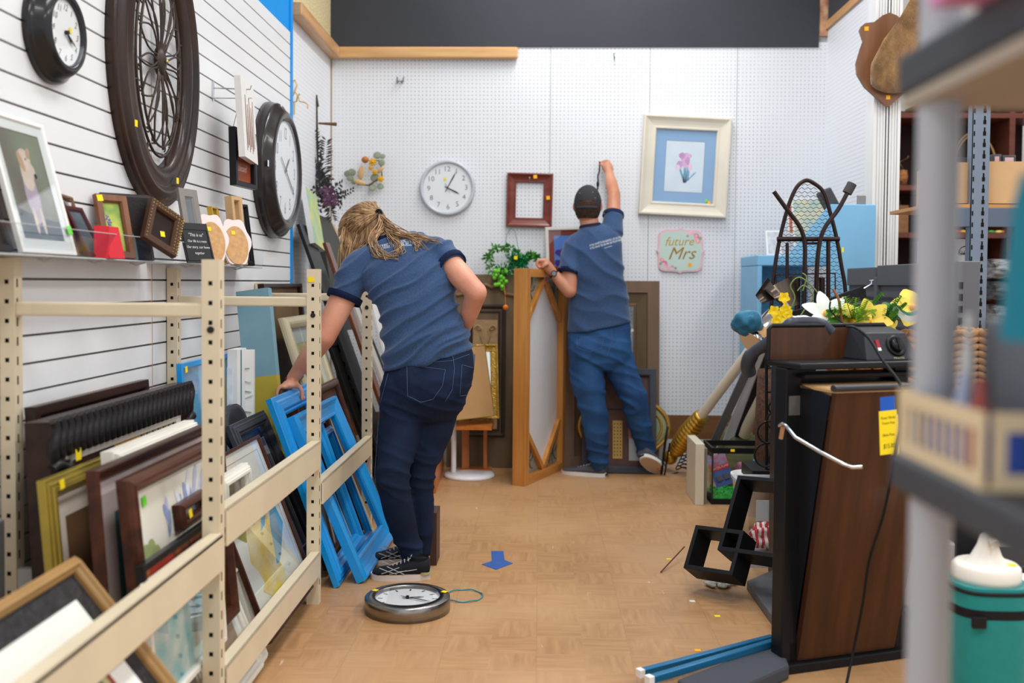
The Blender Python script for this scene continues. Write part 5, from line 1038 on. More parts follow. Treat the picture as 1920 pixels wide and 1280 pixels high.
# light blue cabinet against the right wall
M_sky = mat('sky_blue_cabinet', (128, 188, 226), .45, var=.03)
t = thing('blue_cabinet', 'light sky blue painted cabinet with a low open shelf against the right pegboard wall', 'cabinet', at=(1.7, 5.75, 0))
Yc = 5.42; f_ = lambda px, py: P(px, py, Yc)
mb = MB(); q = [f_(1574, 383), f_(1641, 383)]; xr = f_(1641, 500).x; xl = f_(1556, 500).x; zt_ = f_(1600, 383).z
mb.bb((xl, Yc, 0), (xr, Yc+.03, zt_)); part(mb, 'side_panel', t, M_sky, world=True, bevel=.004)
Yl = 5.95; g_ = lambda px, py: P(px, py, Yl); xl2 = g_(1420, 500).x; z2 = g_(1440, 478).z; z3 = g_(1440, 498).z; xl = g_(1556, 500).x
mb = MB(); mb.bb((xl2, Yl, z3), (xl, Yl+.5, z2)); part(mb, 'top_board', t, M_sky, world=True, bevel=.006)
mb = MB(); mb.bb((xl2+.002, Yl+.003, 0), (xl2+.03, Yl+.5, z3+.001)); part(mb, 'left_side', t, M_sky, world=True, bevel=.006)
mb = MB(); mb.bb((xl2+.03, Yl+.48, 0), (xl, Yl+.5, z3)); part(mb, 'back_board', t, mat('sky_blue_darker', (104, 168, 208), .5), world=True)  # back board in a darker blue than the cabinet's other boards
mb = MB(); xl = f_(1556, 500).x; z2 = f_(1500, 478).z; mb.add([(xl-.22, Yc+.01, z2), (xl, Yc+.01, z2), (xl, Yc+.01, zt_), (xl-.22, Yc+.03, z2), (xl, Yc+.03, z2), (xl, Yc+.03, zt_)], [(0, 1, 2), (3, 4, 5), (0, 1, 4, 3), (1, 2, 5, 4), (0, 2, 5, 3)]); part(mb, 'slanted_bracket', t, M_sky, world=True)
# leaning prints on it
def quadpic(label, pts, Y, m, name='print', cat='picture', dy=.05, th=.01):
    bl, br, tl = P(*pts[0], Y), P(*pts[1], Y), P(*pts[2], Y+dy); Mx, w, h = mx3(bl, br, tl); mb = MB(); mb.bb((-w/2, 0, -th), (w/2, h, 0), M_white); mb.bb((-w/2+.01, .01, 0), (w/2-.01, h-.01, .001), m); return single(mb, name, label, cat, Mx=Mx)
quadpic('yellowish map print leaning on the blue cabinet behind the ironing board', ((1490, 478), (1552, 476), (1500, 372)), Yl+.2, mat('cream_yellow_print', (226, 216, 170), .6, col2=(150, 190, 200), vs=9))
quadpic('red and orange print leaning behind the ironing board', ((1478, 440), (1508, 440), (1482, 372)), Yl+.3, mat('red_orange_print', (190, 84, 66), .6, col2=(220, 150, 110), vs=7))
quadpic('white book of drawings leaning at the left end of the blue cabinet', ((1438, 478), (1466, 478), (1444, 432)), Yl+.2, mat('pencil_print', (214, 216, 218), .6, col2=(170, 176, 180), vs=20))
mb = MB(); c = P(1549, 372, 5.75); mb.T = M.Translation(c) @ M.Rotation(-.5, 4, 'Y'); mb.bb((-.03, -.05, -.08), (.04, .05, .05)); mb.bb((-.02, -.04, -.12), (.06, .04, -.08)); single(mb, 'desk_speaker', 'small dark grey tilted speaker on top of the blue cabinet', 'speaker', mat('dark_grey_plastic', (72, 74, 78), .5), at=(0, 0, 0), bevel=.01)
mb = MB(); a, b = P(1606, 384, 5.46), P(1622, 366, 5.46); mb.bb((a.x, 5.44, zt_), (b.x, 5.46, b.z+.0)); single(mb, 'small_stand', 'small grey metal stand on top of the blue cabinet', 'stand', mat('grey_metal', (0, 0, 0)), world=True, at=(a.x, 5.45, zt_), bevel=.003)
# ironing board standing on end
Yi = 4.7; t = thing('ironing_board', 'dark brown metal mesh ironing board standing on end with crossed legs', 'ironing board', at=P(1512, 700, Yi))
brm = mat('dark_brown_steel', (50, 36, 34), .35, metal=.2)
L_ = [(1444, 640), (1447, 560), (1453, 500), (1462, 448), (1474, 400), (1485, 368), (1497, 347), (1513, 338), (1530, 346), (1545, 362), (1557, 400), (1569, 448), (1578, 500), (1585, 545), (1588, 640)]
Lw = smooth([P(x, y, Yi) for x, y in L_], 5)
mb = MB(); mb.tube(Lw, .0095, 8); part(mb, 'frame_tube', t, brm, world=True)
mb = MB()
def xb(z):   # outline extents at height z
    l = r = None
    for i in range(len(Lw)-1):
        a, b = Lw[i], Lw[i+1]
        if (a.z-z)*(b.z-z) <= 0 and abs(a.z-b.z) > 1e-9:
            x = a.x+(b.x-a.x)*(z-a.z)/(b.z-a.z)
            if l is None or x < l: l = x
            if r is None or x > r: r = x
    return l, r
z0 = Lw[0].z+.01; z1 = max(p.z for p in Lw); ddx, ddz = .028, .018
rows = int((z1-z0)/ddz); xo = P(1512, 500, Yi).x
for j in range(rows):
    z = z0+j*ddz; l, r_ = xb(z+ddz/2)
    if l is None or r_ is None: continue
    k0 = int((l-xo)/(ddx/2))-1; k1 = int((r_-xo)/(ddx/2))+1
    for k_ in range(k0, k1):
        xa, xc = xo+k_*ddx/2, xo+(k_+1)*ddx/2
        if xa < l or xc > r_: continue
        (za, zb) = (z, z+ddz/2) if (k_+j) % 2 == 0 else (z+ddz/2, z)
        mb.beam((xa, Yi, za), (xc, Yi, zb), .0022, .0022, up=(0, 1, 0))
part(mb, 'mesh_top', t, mat('dark_mesh_wire', (40, 36, 36), .5, metal=.2), world=True)
def flat_leg(pts, Y, r_=.017): mb = MB(); mb.tube(smooth([P(x, y, Y) for x, y in pts], 5), r_, 8, flat=.6); part(mb, 'leg', t, brm, world=True)
flat_leg([(1451, 359), (1475, 392), (1500, 426), (1509, 460), (1508, 520), (1506, 660)], Yi-.06)
flat_leg([(1594, 351), (1572, 392), (1547, 426), (1536, 460), (1531, 520), (1529, 660)], Yi-.06)
for (a, b) in (((1598, 344), (1588, 362)),): mb = MB(); mb.tube([P(*a, Yi-.06), P(*b, Yi-.06)], .022, 10); part(mb, 'rubber_foot', t, mat('grey_rubber', (70, 68, 70), .7), world=True)
for (a, b, rr) in (((1457, 448), (1574, 448), .011), ((1506, 456), (1538, 456), .006), ((1476, 455), (1476, 545), .008), ((1553, 452), (1553, 640), .010), ((1455, 515), (1567, 512), .003), ((1455, 515), (1455, 560), .003), ((1566, 512), (1566, 560), .003), ((1495, 520), (1495, 640), .014), ((1541, 520), (1541, 640), .014)):
    mb = MB(); mb.tube([P(*a, Yi-.02), P(*b, Yi-.02)], rr, 8); part(mb, 'cross_tube', t, brm, world=True)
mb = MB(); mb.box(P(1580, 468, Yi-.012), (.010, .004, .022)); part(mb, 'price_sticker', t, M_yel, world=True)
# grey resin panel (long) beside the cabinet
t = thing('resin_panel', 'long dark grey woven-look resin storage box panel with slotted end post', 'storage box', at=(1.66, 4.5, 0))
gp = mat('grey_resin', (84, 86, 92), .5, var=.04); A_ = V((1.60, 3.85, 0)); B_ = V((1.60, 5.2, 0)); u = (B_-A_); Lh = 1.285
d = V((.035, -.003, 0))
mb = MB(); mb.obox(A_, u, d, (0, 0, 1.20)); part(mb, 'wall', t, gp, world=True)
mb = MB(); o_ = V((-.012, 0, 1.2)); mb.obox(A_+o_, u*.66, d*1.4, (0, 0, .095)); mb.obox(A_+o_+u*.68, u*.32, d*1.4, (0, 0, .088)); part(mb, 'top_rail', t, gp, world=True, bevel=.004)
mb = MB(); mb.obox(A_+u*.655+V((-.016, 0, 0)), u*.03, d*1.4, (0, 0, 1.24)); part(mb, 'hinge_post', t, gp, world=True, bevel=.004)
mb = MB(); nrm = V((-u.y, u.x, 0)).normalized(); mb_un = u.normalized()
for j in range(13):
    for i in range(60):
        q = A_+u*(.03+.95*i/60)+V((0, 0, .60+.044*j))+nrm*.001
        mb.add([q, q+mb_un*.019+V((0, 0, .010)), q+mb_un*.021+nrm*.006+V((0, 0, .024)), q+mb_un*.002+nrm*.006+V((0, 0, .016))], [(0, 1, 2, 3)])
part(mb, 'woven_texture', t, mat('grey_resin_dark', (66, 68, 73), .5), world=True, recalc=False, kind='stuff')
mb = MB(); x0 = P(1800, 600, 3.85).x; x1 = P(1832, 600, 3.85).x; mb.bb((x0-.02, 3.83, 0), (x1, 3.87, 1.296)); part(mb, 'end_post', t, mat('grey_resin_light', (98, 99, 104), .5), world=True, bevel=.004)
for j in range(26): mb = MB(); z = 1.19-.045*j; mb.bb((x0-.016, 3.8285, z), (x0+.0, 3.8305, z+.026)); part(mb, 'slot', t, M_hole, world=True)
# slotted angle rack with shelf and boxes
t = thing('angle_rack', 'blue-grey slotted angle steel rack with plywood shelf behind the grey panel', 'rack', at=(2.1, 4.6, 0))
sg = mat('slate_steel', (116, 128, 144), .4, var=.05, metal=.2); Yr = 4.55
x0, x1 = P(1820, 400, Yr).x, P(1853, 400, Yr).x
mb = MB(); mb.bb((x0, Yr, 0), (x1, Yr+.003, 2.2), sg); mb.bb((x0, Yr, 0), (x0+.003, Yr+.05, 2.2), sg)
n0 = len(mb.f)
for i in range(42):
    z = .05+.051*i; xm = x0+(x1-x0)*.68; mb.lathe([(0, 0), (0, 0)], 3) if False else None
    mb.box((xm, Yr-.0012, z), (.012, .002, .018), M_hole); mb.box((xm, Yr-.0012, z+.018), (.006, .002, .018), M_hole); mb.box((x0+.008, Yr-.0012, z), (.005, .002, .02), M_hole)
part(mb, 'post', t, world=True)
mb = MB(); mb.bb((x0+.75, Yr, 0), (x0+.80, Yr+.05, 2.2)); part(mb, 'post', t, sg, world=True)
mb = MB(); za, zb = P(1840, 425, Yr).z, P(1840, 389, Yr).z; mb.bb((P(1783, 400, Yr).x-.1, Yr+.004, za), (x0+.8, Yr+.03, zb)); part(mb, 'beam', t, mat('slate_blue_beam', (86, 98, 116), .4), world=True, bevel=.003)
mb = MB(); mb.bb((P(1783, 400, Yr).x-.1, Yr+.006, zb), (x0+.8, Yr+.5, zb+.016)); part(mb, 'plywood_shelf', t, mat('plywood_edge', (186, 138, 84), .7, var=.1), world=True)
mb = MB(); z5 = P(1880, 505, Yr).z-.12; mb.bb((x0-.1, Yr+.006, z5-.25), (x0+.8, Yr+.5, z5-.23)); part(mb, 'plywood_shelf', t, mat('plywood_edge', (0, 0, 0)), world=True)
cbm = mat('cardboard_tan', (196, 160, 116), .8, var=.05)
zz = zb+.017; cx0 = P(1776, 350, Yr).x
for i, (pa, pb_, h_, lab) in enumerate(((1776, 1818, .19, 'open tan cardboard box on the plywood shelf, left of the slotted post'), (1858, 1925, .195, 'open tan cardboard box on the plywood shelf, right of the slotted post'))):
    xa, xb_ = P(pa, 350, Yr+.04).x, P(pb_, 350, Yr+.04).x
    if i == 1: xa = P(1838, 350, Yr+.04).x
    else: xb_ = P(1836, 350, Yr+.04).x
    mb = MB(); T = .005
    mb.bb((xa, Yr+.04, zz), (xb_, Yr+.04+T, zz+h_)); mb.bb((xa, Yr+.4, zz), (xb_, Yr+.4+T, zz+h_)); mb.bb((xa, Yr+.04, zz), (xa+T, Yr+.4, zz+h_)); mb.bb((xb_-T, Yr+.04, zz), (xb_, Yr+.4, zz+h_)); mb.bb((xa, Yr+.04, zz), (xb_, Yr+.4, zz+T)); single(mb, 'cardboard_box', lab, 'box', cbm, world=True, at=((xa+xb_)/2, Yr+.2, zz))
dkb = mat('dark_printed_box', (62, 62, 68), .5, col2=(88, 88, 94), vs=14, stretch=(.3, 1, 4))
for (pa, pb_, py0, lab) in ((1790, 1818, 296, 'dark grey printed box tipped in the left cardboard box'), (1856, 1873, 290, 'dark printed box with pink patches in the right cardboard box'), (1875, 1900, 292, 'dark printed box at the right end of the right cardboard box')):
    a, b, c = P(pa, 340, Yr+.1), P(pb_, 340, Yr+.1), P(pa, py0, Yr+.1); mb = MB(); mb.bb((a.x, Yr+.08, zz+.01), (b.x, Yr+.32, c.z)); 
    if pa > 1800: mb.bb((a.x+.01, Yr+.079, c.z-.045), (b.x-.01, Yr+.0805, c.z-.01), acol('pinkish_print', (196, 160, 160)))
    mb.mats = [dkb]+([acol('pinkish_print', (0, 0, 0))] if pa > 1800 else []); mb.m = [0]*6+[1]*(len(mb.f)-6)
    single(mb, 'product_box', lab, 'box', world=True, at=((a.x+b.x)/2, Yr+.2, zz), bevel=.002)
# paper bundles lower on the rack
for (py, lab, m_) in ((505, 'white newspaper wrapped bundle, top one beside the slotted post', (206, 206, 206)), (545, 'black and white printed bundle in the middle beside the slotted post', (120, 120, 122)), (590, 'grey printed bundle at the bottom beside the slotted post', (176, 176, 176))):
    c = P(1882, py, Yr+.15); mb = MB(); mb.loft([((c.x-.08, c.y, c.z), (0, .1, 0), (0, 0, .045)), ((c.x-.06, c.y, c.z), (0, .12, 0), (0, 0, .05)), ((c.x+.2, c.y, c.z), (0, .12, 0), (0, 0, .05))], 20); single(mb, 'paper_bundle', lab, 'bundle', mat('newsprint_%d' % py, m_, .7, col2=tuple(int(x*.45) for x in m_), vs=18, stretch=(1, 1, 4)), world=True, at=c)
# box with lettering
a, b, c = P(1782, 480, 4.75), P(1834, 480, 4.75), P(1782, 448, 4.75); mb = MB(); mb.bb((a.x-.06, 4.75, a.z-.04), (b.x, 5.0, c.z), mat('white_carton', (224, 224, 228), .6)); 
Tm = M.Translation((b.x-.052, 4.749, a.z+.005)) @ M.Rotation(PI/2, 4, 'X'); mb.T = Tm; mb.text('CHOICE', .03, 0, 0, 0, M_black, sx=.8); mb.text('C', .06, -.028, .002, 0, M_black, shear=.3); single(mb, 'white_carton', 'white carton lettered CHOICE behind the blurred shelf post', 'box', world=True, at=(a.x, 4.75, a.z-.04), recalc=False)
# brown cubby shelving in the far aisle
Yf = 7.3; t = thing('cubby_shelf', 'tall reddish brown wooden cubby shelving in the next aisle', 'shelf', at=(P(1790, 900, Yf).x, Yf, 0))
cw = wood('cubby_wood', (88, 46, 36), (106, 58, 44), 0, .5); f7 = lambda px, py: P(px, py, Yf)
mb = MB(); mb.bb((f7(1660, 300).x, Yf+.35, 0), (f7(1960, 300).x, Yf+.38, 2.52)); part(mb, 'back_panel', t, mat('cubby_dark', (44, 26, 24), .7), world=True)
for px in (1672, 1781, 1897, 2010): x = f7(px, 300).x; mb = MB(); mb.bb((x-.02, Yf, 0), (x+.02, Yf+.36, 2.46)); part(mb, 'divider', t, cw, world=True)
for py in (216, 352, 441, 530, 640): z = f7(1790, py).z; mb = MB(); mb.bb((f7(1672, 300).x, Yf+.001, z-.018), (f7(2010, 300).x, Yf+.36, z+.018)); part(mb, 'shelf_board', t, cw, world=True)
wk = mat('wicker_tan', (166, 110, 62), .7, col2=(110, 66, 36), vs=40, bump=.5, bs=90)
c = f7(1697, 347); mb = MB(); mb.T = M.Translation((c.x, Yf+.12, f7(1790, 352).z+.02)); mb.lathe([(0, 0), (.05, 0), (.062, .07), (.055, .115), (.05, .115), (.05, .02), (0, .02)], 24); single(mb, 'round_basket', 'small round woven basket in the left cubby beside the white column', 'basket', wk, at=(0, 0, 0))
c = f7(1697, 347); mb = MB(); mb.T = M.Translation((c.x+.03, Yf+.14, f7(1790, 352).z+.13)); mb.tube([(.03*math.cos(a*.5), .03*math.sin(a*.9), .12*a/14) for a in range(14)], .006, 6); single(mb, 'dried_twigs', 'curly dried twigs poking out of the left cubby basket', 'twigs', mat('brown_twig', (0, 0, 0)), at=(0, 0, 0))
a, b = f7(1687, 440), f7(1709, 383); mb = MB(); mb.bb((a.x, Yf+.08, f7(1790, 441).z+.018), (b.x+.01, Yf+.2, b.z)); mb.tube([(a.x+.01, Yf+.14, b.z), (a.x+.02, Yf+.14, b.z+.05), (a.x+.04, Yf+.14, b.z+.05), (a.x+.05, Yf+.14, b.z)], .003, 5); single(mb, 'paper_gift_bag', 'brown gift bag with handle in the left cubby below the round basket', 'bag', mat('kraft_bag', (150, 108, 66), .7, col2=(120, 80, 48), vs=9), world=True, at=(a.x, Yf+.14, 1.4))
c = f7(1842, 300); mb = MB(); mb.T = M.Translation((c.x, Yf+.15, c.z-.08)); 
for dx, sc_ in ((0, 1), (.02, .96)): mb.tube([(dx+.17*sc_*math.cos(PI*i/24), .02*dx*50, .30*sc_*math.sin(PI*i/24)) for i in range(25)], .007, 8)
mb.lathe([(0, -.12), (.1, -.12), (.17, 0), (.16, 0), (.1, -.1), (0, -.1)], 24); single(mb, 'hoop_basket', 'wicker basket with tall hoop handle on the top cubby level', 'basket', mat('pale_cane', (170, 140, 96), .6), at=(0, 0, 0))
for (px, lab) in ((1776, 'dark wicker tray on top of the cubby shelving behind the blurred post'), (1880, 'dark wicker tray on top of the cubby shelving at the far right')):
    c = f7(px, 205); mb = MB(); mb.bb((c.x-.2, Yf+.05, 2.462), (c.x+.2, Yf+.3, 2.53)); single(mb, 'wicker_tray', lab, 'tray', mat('dark_wicker', (80, 56, 44), .8, col2=(50, 34, 28), vs=50, bump=.5), at=(0, 0, 0), bevel=.02)
for i, (px, cc) in enumerate(((1800, (210, 60, 50)), (1812, (230, 170, 50)), (1866, (90, 160, 80)), (1880, (240, 220, 120)), (1890, (220, 120, 60)))):
    c = f7(px, 439); mb = MB(); mb.ell((c.x, Yf+.06, f7(1790, 441).z+.03), (.03, .02, .012), nu=10, nv=6); single(mb, 'small_toy', 'small %s plastic trinket on the middle cubby shelf' % ('red', 'amber', 'green', 'cream', 'orange')[i], 'trinket', mat('trinket_%d' % i, cc, .4), at=(0, 0, 0), group='trinkets on the cubby shelf')
# crate behind the press carrying the flower basket
mb = MB(); mb.bb((1.10, 3.50, 0), (1.57, 3.82, .80)); mb.bb((1.09, 3.49, .80), (1.58, 3.83, .83)); single(mb, 'storage_tote', 'black storage tote under the woven flower basket, mostly hidden', 'tote', mat('tote_black', (34, 35, 38), .5), world=True, at=(1.33, 3.66, 0), bevel=.008)
t = thing('woven_basket', 'chunky braided rectangular basket full of artificial flowers behind the press controls', 'basket', at=(1.33, 3.66, .83))
hy = mat('water_hyacinth', (176, 132, 84), .7, col2=(146, 100, 60), vs=12, bump=.3, bs=60); hb = mat('basket_core', (60, 40, 28), .9)
bx0, bx1, by0, by1, bz0, bz1 = 1.10, 1.585, 3.50, 3.82, .832, 1.045
mb = MB(); mb.bb((bx0+.012, by0+.012, bz0), (bx1-.012, by1-.012, bz1-.02)); part(mb, 'core', t, hb, world=True)
mb = MB(); nr = 9
for j in range(nr):
    z = bz0+.012+(bz1-bz0-.02)*j/(nr-1)
    for (ax_, s0, s1, cst, nn_) in (('x', bx0, bx1, by0, 16), ('y', by0, by1, bx0, 10), ('y', by0, by1, bx1, 10)):
        for i in range(nn_):
            q = s0+(s1-s0)*(i+.5)/nn_; tl_ = .45 if (i+0) % 2 else -.45
            if ax_ == 'x': mb.ell((q, cst, z), (.022, .011, .012), nu=8, nv=5, rot=M.Rotation(-tl_, 3, 'Y'))
            else: mb.ell((cst, q, z), (.011, .022, .012), nu=8, nv=5, rot=M.Rotation(tl_, 3, 'X'))
part(mb, 'braid', t, hy, world=True)
# flowers
def blade(mb, c, d, ln, wd, m=None, curl=.25, n=6, up=V((0, 0, 1)), cup=.15):
    c, d = V(c), V(d).normalized(); s_ = d.cross(up); s_ = (s_.normalized() if s_.length > .01 else V((1, 0, 0))); nn_ = s_.cross(d); vs = []; fs = []
    for i in range(n+1):
        q = i/n; ctr = c+d*ln*q+nn_*(-curl*ln*q*q); w_ = wd*math.sin(PI*min(.98, q*.92+.06))**.7
        vs += [ctr-s_*w_+nn_*cup*w_, ctr, ctr+s_*w_+nn_*cup*w_]
    for i in range(n): k_ = i*3; fs += [(k_, k_+1, k_+4, k_+3), (k_+1, k_+2, k_+5, k_+4)]
    mb.add(vs, fs, m, True)
def flower(label, px, py, Y, m, n, ln, wd, name='artificial_flower', tilt=.5, curl=.3, face=(0, -1, .6), grp='artificial flowers in the woven basket', ctr=None):
    c = P(px, py, Y); t = thing(name, label, 'flower', at=c, group=grp); f = V(face).normalized(); a = f.cross(V((1, 0, .2))).normalized(); b = f.cross(a)
    for i in range(n):
        q = 2*PI*i/n; mb = MB(); blade(mb, c, (a*math.cos(q)+b*math.sin(q))+f*tilt, ln, wd, curl=curl, up=f); part(mb, 'petal', t, m, world=True, recalc=False)
    mb = MB(); mb.ell(c+f*.01, .012, nu=8, nv=6); part(mb, 'flower_centre', t, ctr or M_ora, world=True)
yp = mat('pale_yellow_petal', (232, 202, 80), .6, var=.06, vs=20); wp = mat('white_petal', (228, 232, 224), .6, var=.04)
flower('white silk lily at the left edge of the flower basket', 1548, 590, 3.50, wp, 6, .085, .024)
flower('pale yellow silk lily with upright petals at the front of the basket', 1628, 604, 3.47, yp, 6, .08, .028, tilt=1.0)
flower('yellow silk lily at the left front of the basket beside the control box', 1598, 606, 3.45, yp, 5, .075, .03, tilt=.4)
flower('large yellow silk flower at the right of the basket beside the blurred post', 1710, 578, 3.5, yp, 5, .075, .036, tilt=.3)
flower('yellow silk lily lying low in the middle front of the basket', 1655, 612, 3.45, yp, 5, .06, .024, tilt=.2)
gm1 = mat('fern_green', (92, 156, 58), .6, var=.25, vs=25); gm2 = mat('lime_fern', (150, 196, 70), .6, var=.2, vs=25); gm3 = mat('ivy_green', (84, 138, 76), .5, var=.15, vs=30)
def fern(label, stems, m, name='artificial_fern', ln=.03, wd=.006, n=26):
    t = thing(name, label, 'foliage', at=P(*stems[0][0], 3.6), group='artificial greenery in the woven basket')
    mb = MB()
    for (a, b, Y) in stems:
        p0, p1 = P(*a, Y), P(*b, Y-.04); mb.tube([p0, p1], .002, 4); dn = (p1-p0).normalized(); s0 = dn.cross(V((0, -1, 0))).normalized()
        for i in range(n):
            q = (i+.5)/n; sg_ = -1 if i % 2 else 1; blade(mb, p0.lerp(p1, q), dn*.6+s0*sg_+V((0, R.uniform(-.5, .2), 0)), ln*(1.1-.7*q), wd, n=2)
    part(mb, 'fronds', t, m, world=True, recalc=False)
fern('dark green fern hanging at the left of the flower basket', [((1570, 600), (1545, 612), 3.5), ((1580, 592), (1550, 585), 3.5), ((1565, 575), (1556, 615), 3.48), ((1590, 600), (1555, 600), 3.46)], gm1, n=34)
fern('lime green fern rising from the middle of the basket', [((1600, 605), (1585, 556), 3.46), ((1610, 605), (1628, 562), 3.46), ((1600, 605), (1605, 558), 3.44), ((1570, 600), (1575, 565), 3.44), ((1620, 600), (1610, 575), 3.42), ((1590, 600), (1640, 585), 3.5), ((1600, 595), (1570, 585), 3.5)], gm2, ln=.035, wd=.009)
fern('long bright green frond pointing up right over the basket', [((1615, 598), (1655, 550), 3.55), ((1625, 598), (1650, 575), 3.55)], gm1, ln=.025, wd=.009)
fern('green fern at the right rear of the basket', [((1660, 600), (1690, 556), 3.47), ((1665, 605), (1680, 560), 3.46), ((1670, 600), (1700, 570), 3.45), ((1730, 590), (1745, 550), 3.6)], gm1)
t = thing('artificial_leaf', 'broad mottled green ivy leaf in the middle of the basket', 'foliage', at=P(1668, 590, 3.5), group='artificial greenery in the woven basket'); mb = MB(); blade(mb, P(1672, 606, 3.46), (-.35, -.1, 1), .075, .032, n=8, up=V((0, -1, 0))); blade(mb, P(1655, 600, 3.47), (.5, -.1, .6), .05, .02, n=6, up=V((0, -1, 0))); part(mb, 'leaf_blade', t, gm3, world=True, recalc=False)
mb = MB(); n_r = 14
for k_, (off, m_) in enumerate(((0, mat('white_ribbon', (226, 236, 234), .4)), (.012, mat('teal_ribbon', (70, 160, 140), .4)))):
    top = smooth([P(1668, 594-off*200, 3.45), P(1678, 586, 3.44), P(1690, 598, 3.43), P(1706, 604, 3.44), P(1730, 596, 3.45)], 5)
    vs = []; fs = []
    for i, q in enumerate(top): vs += [q+V((0, off, off)), q+V((0, -.01+off, .022+off))]
    for i in range(len(top)-1): fs.append((2*i, 2*i+1, 2*i+3, 2*i+2))
    mb.add(vs, fs, m_, True)
single(mb, 'ribbon', 'white and teal ribbon draped over the right front of the basket', 'ribbon', world=True, at=P(1690, 600, 3.44), recalc=False)
mb = MB(); mb.tube(smooth([P(1581, 618, 3.42), P(1577, 590, 3.42), P(1572, 560, 3.43), P(1562, 542, 3.44)]), .0045, 6); single(mb, 'bare_twig', 'reddish brown bare stem standing in front of the fern at the basket', 'stem', mat('red_brown_stem', (140, 84, 52), .7), world=True, at=P(1580, 610, 3.42))
mb = MB(); mb.tube(smooth([P(1557, 565, 3.4), P(1556, 580, 3.4), P(1566, 592, 3.4), P(1574, 600, 3.38), P(1590, 612, 3.35)]), .003, 6); single(mb, 'thin_cable', 'thin black cord loop hanging left of the brown stem', 'cord', M_black, world=True, at=P(1560, 580, 3.4))
# left pile: tilted pail with teal cloth, scoops, orchid, black case
t = thing('metal_pail', 'tipped chrome pail with a kraft label and teal cloth stuffed in it', 'pail', at=P(1432, 615, 3.9)); Yp = 3.9
m0, m1 = P(1413, 640, Yp-.03), P(1457, 597, Yp+.03); ax_ = (m1-m0).normalized()
q = ax_.cross(V((0, 1, 0))).normalized(); q2 = ax_.cross(q)
mb = MB(); mb.loft([(m0-ax_*.012, q*.057, q2*.057), (m0, q*.06, q2*.06), (m0+ax_*.002, q*.056, q2*.056), (m1, q*.05, q2*.05)], 32); part(mb, 'pail_body', t, mat('polished_tin', (190, 192, 196), .15, metal=1), world=True)
mb = MB(); mb.loft([(m0+ax_*.008, q*.0605, q2*.0605), (m0+ax_*.05, q*.0575, q2*.0575)], 32, caps=False); part(mb, 'kraft_label', t, mat('kraft_label', (190, 148, 100), .7), world=True)
mb = MB(); mb.tube(smooth([m0+q2*.057, m0-ax_*.05+q2*.0+V((0, -.02, .07)), m0-ax_*.01+V((0, 0, .09)), m0-q2*.057+V((0, 0, .03))], 6), .0015, 5); part(mb, 'wire_handle', t, M_chrome, world=True)
tm = mat('teal_cloth', (8, 110, 140), .7, col2=(6, 86, 118), vs=9, sheen=.3)
mb = MB(); c = P(1402, 606, Yp-.05)
def crumple(mb, c, r_, m=None, seed=1, amp=.28, nu=28, nv=18):
    k0 = len(mb.v); mb.ell(c, r_, m, nu, nv)
    for i in range(k0, len(mb.v)):
        d = mb.v[i]-V(c); f = 1+amp*(abs(noise.noise(V((d.x*26+seed, d.y*40, d.z*18))))*2.4-.5); mb.v[i] = V(c)+d*f
crumple(mb, c, (.055, .05, .045)); crumple(mb, P(1390, 612, Yp-.04), (.035, .03, .03), seed=5); single(mb, 'teal_cloth', 'crumpled teal cloth spilling from the mouth of the tipped pail', 'cloth', tm, world=True, at=c)
sb = mat('bronze_steel', (96, 84, 76), .25, metal=.8, var=.2)
for (px, py, rx, rt, lab) in ((1440, 548, .05, .9, 'left dark metal scoop sticking out of the pile above the pail'), (1475, 552, .065, -.5, 'right larger dark metal scoop sticking out of the pile above the pail')):
    mb = MB(); c = P(px, py, 4.0); mb.T = M.Translation(c) @ M.Rotation(rt, 4, 'Y'); vs = []; fs = []; nu_, nv_ = 16, 8
    for a in range(nu_+1):
        for b in range(nv_+1):
            th = (-.62+1.24*a/nu_)*PI*.8; rr = rx*(.45+.55*b/nv_); vs.append((rr*math.sin(th), rr*math.cos(th)*.8, -rx*.9+rx*1.7*b/nv_))
    for a in range(nu_):
        for b in range(nv_): fs.append((a*(nv_+1)+b, (a+1)*(nv_+1)+b, (a+1)*(nv_+1)+b+1, a*(nv_+1)+b+1))
    mb.add(vs, fs, None, True); single(mb, 'metal_scoop', lab, 'scoop', sb, at=(0, 0, 0))
mb = MB(); c = [P(1510, 600, 3.95), P(1625, 560, 4.0), P(1622, 535, 4.0), P(1500, 580, 3.95)]
vs = c+[p+V((.02, .25, -.02)) for p in c]; mb.add(vs, [(0, 1, 2, 3), (4, 5, 6, 7), (0, 1, 5, 4), (1, 2, 6, 5), (2, 3, 7, 6), (3, 0, 4, 7)]); mb.add([P(1495, 612, 3.9), P(1560, 615, 3.9), P(1600, 580, 3.93), P(1505, 598, 3.93)], [(0, 1, 2, 3)]); single(mb, 'black_case', 'black slanted fabric case lying behind the flowers', 'case', mat('black_fabric', (30, 31, 34), .8, bump=.2), world=True, at=c[0], recalc=False)
mb = MB(); mb.tube([P(1620, 541, 3.98), P(1634, 532, 3.98), P(1634, 526, 3.98)], .004, 6); mb.tube([P(1630, 526, 3.98), P(1638, 525, 3.98)], .003, 6); single(mb, 'silver_hook', 'small silver hook on the tip of the black case', 'hook', M_chrome, world=True, at=P(1630, 533, 3.98))
mb = MB(); crumple(mb, P(1500, 600, 3.7), (.05, .03, .018), seed=3); single(mb, 'white_cloth', 'small crumpled white cloth between the orchid and the press', 'cloth', M_white, world=True, at=P(1500, 600, 3.7))
t = thing('artificial_orchid', 'yellow orchid spray with twisting green stems above the tipped pail', 'flower', at=P(1480, 610, 3.75)); mb = MB()
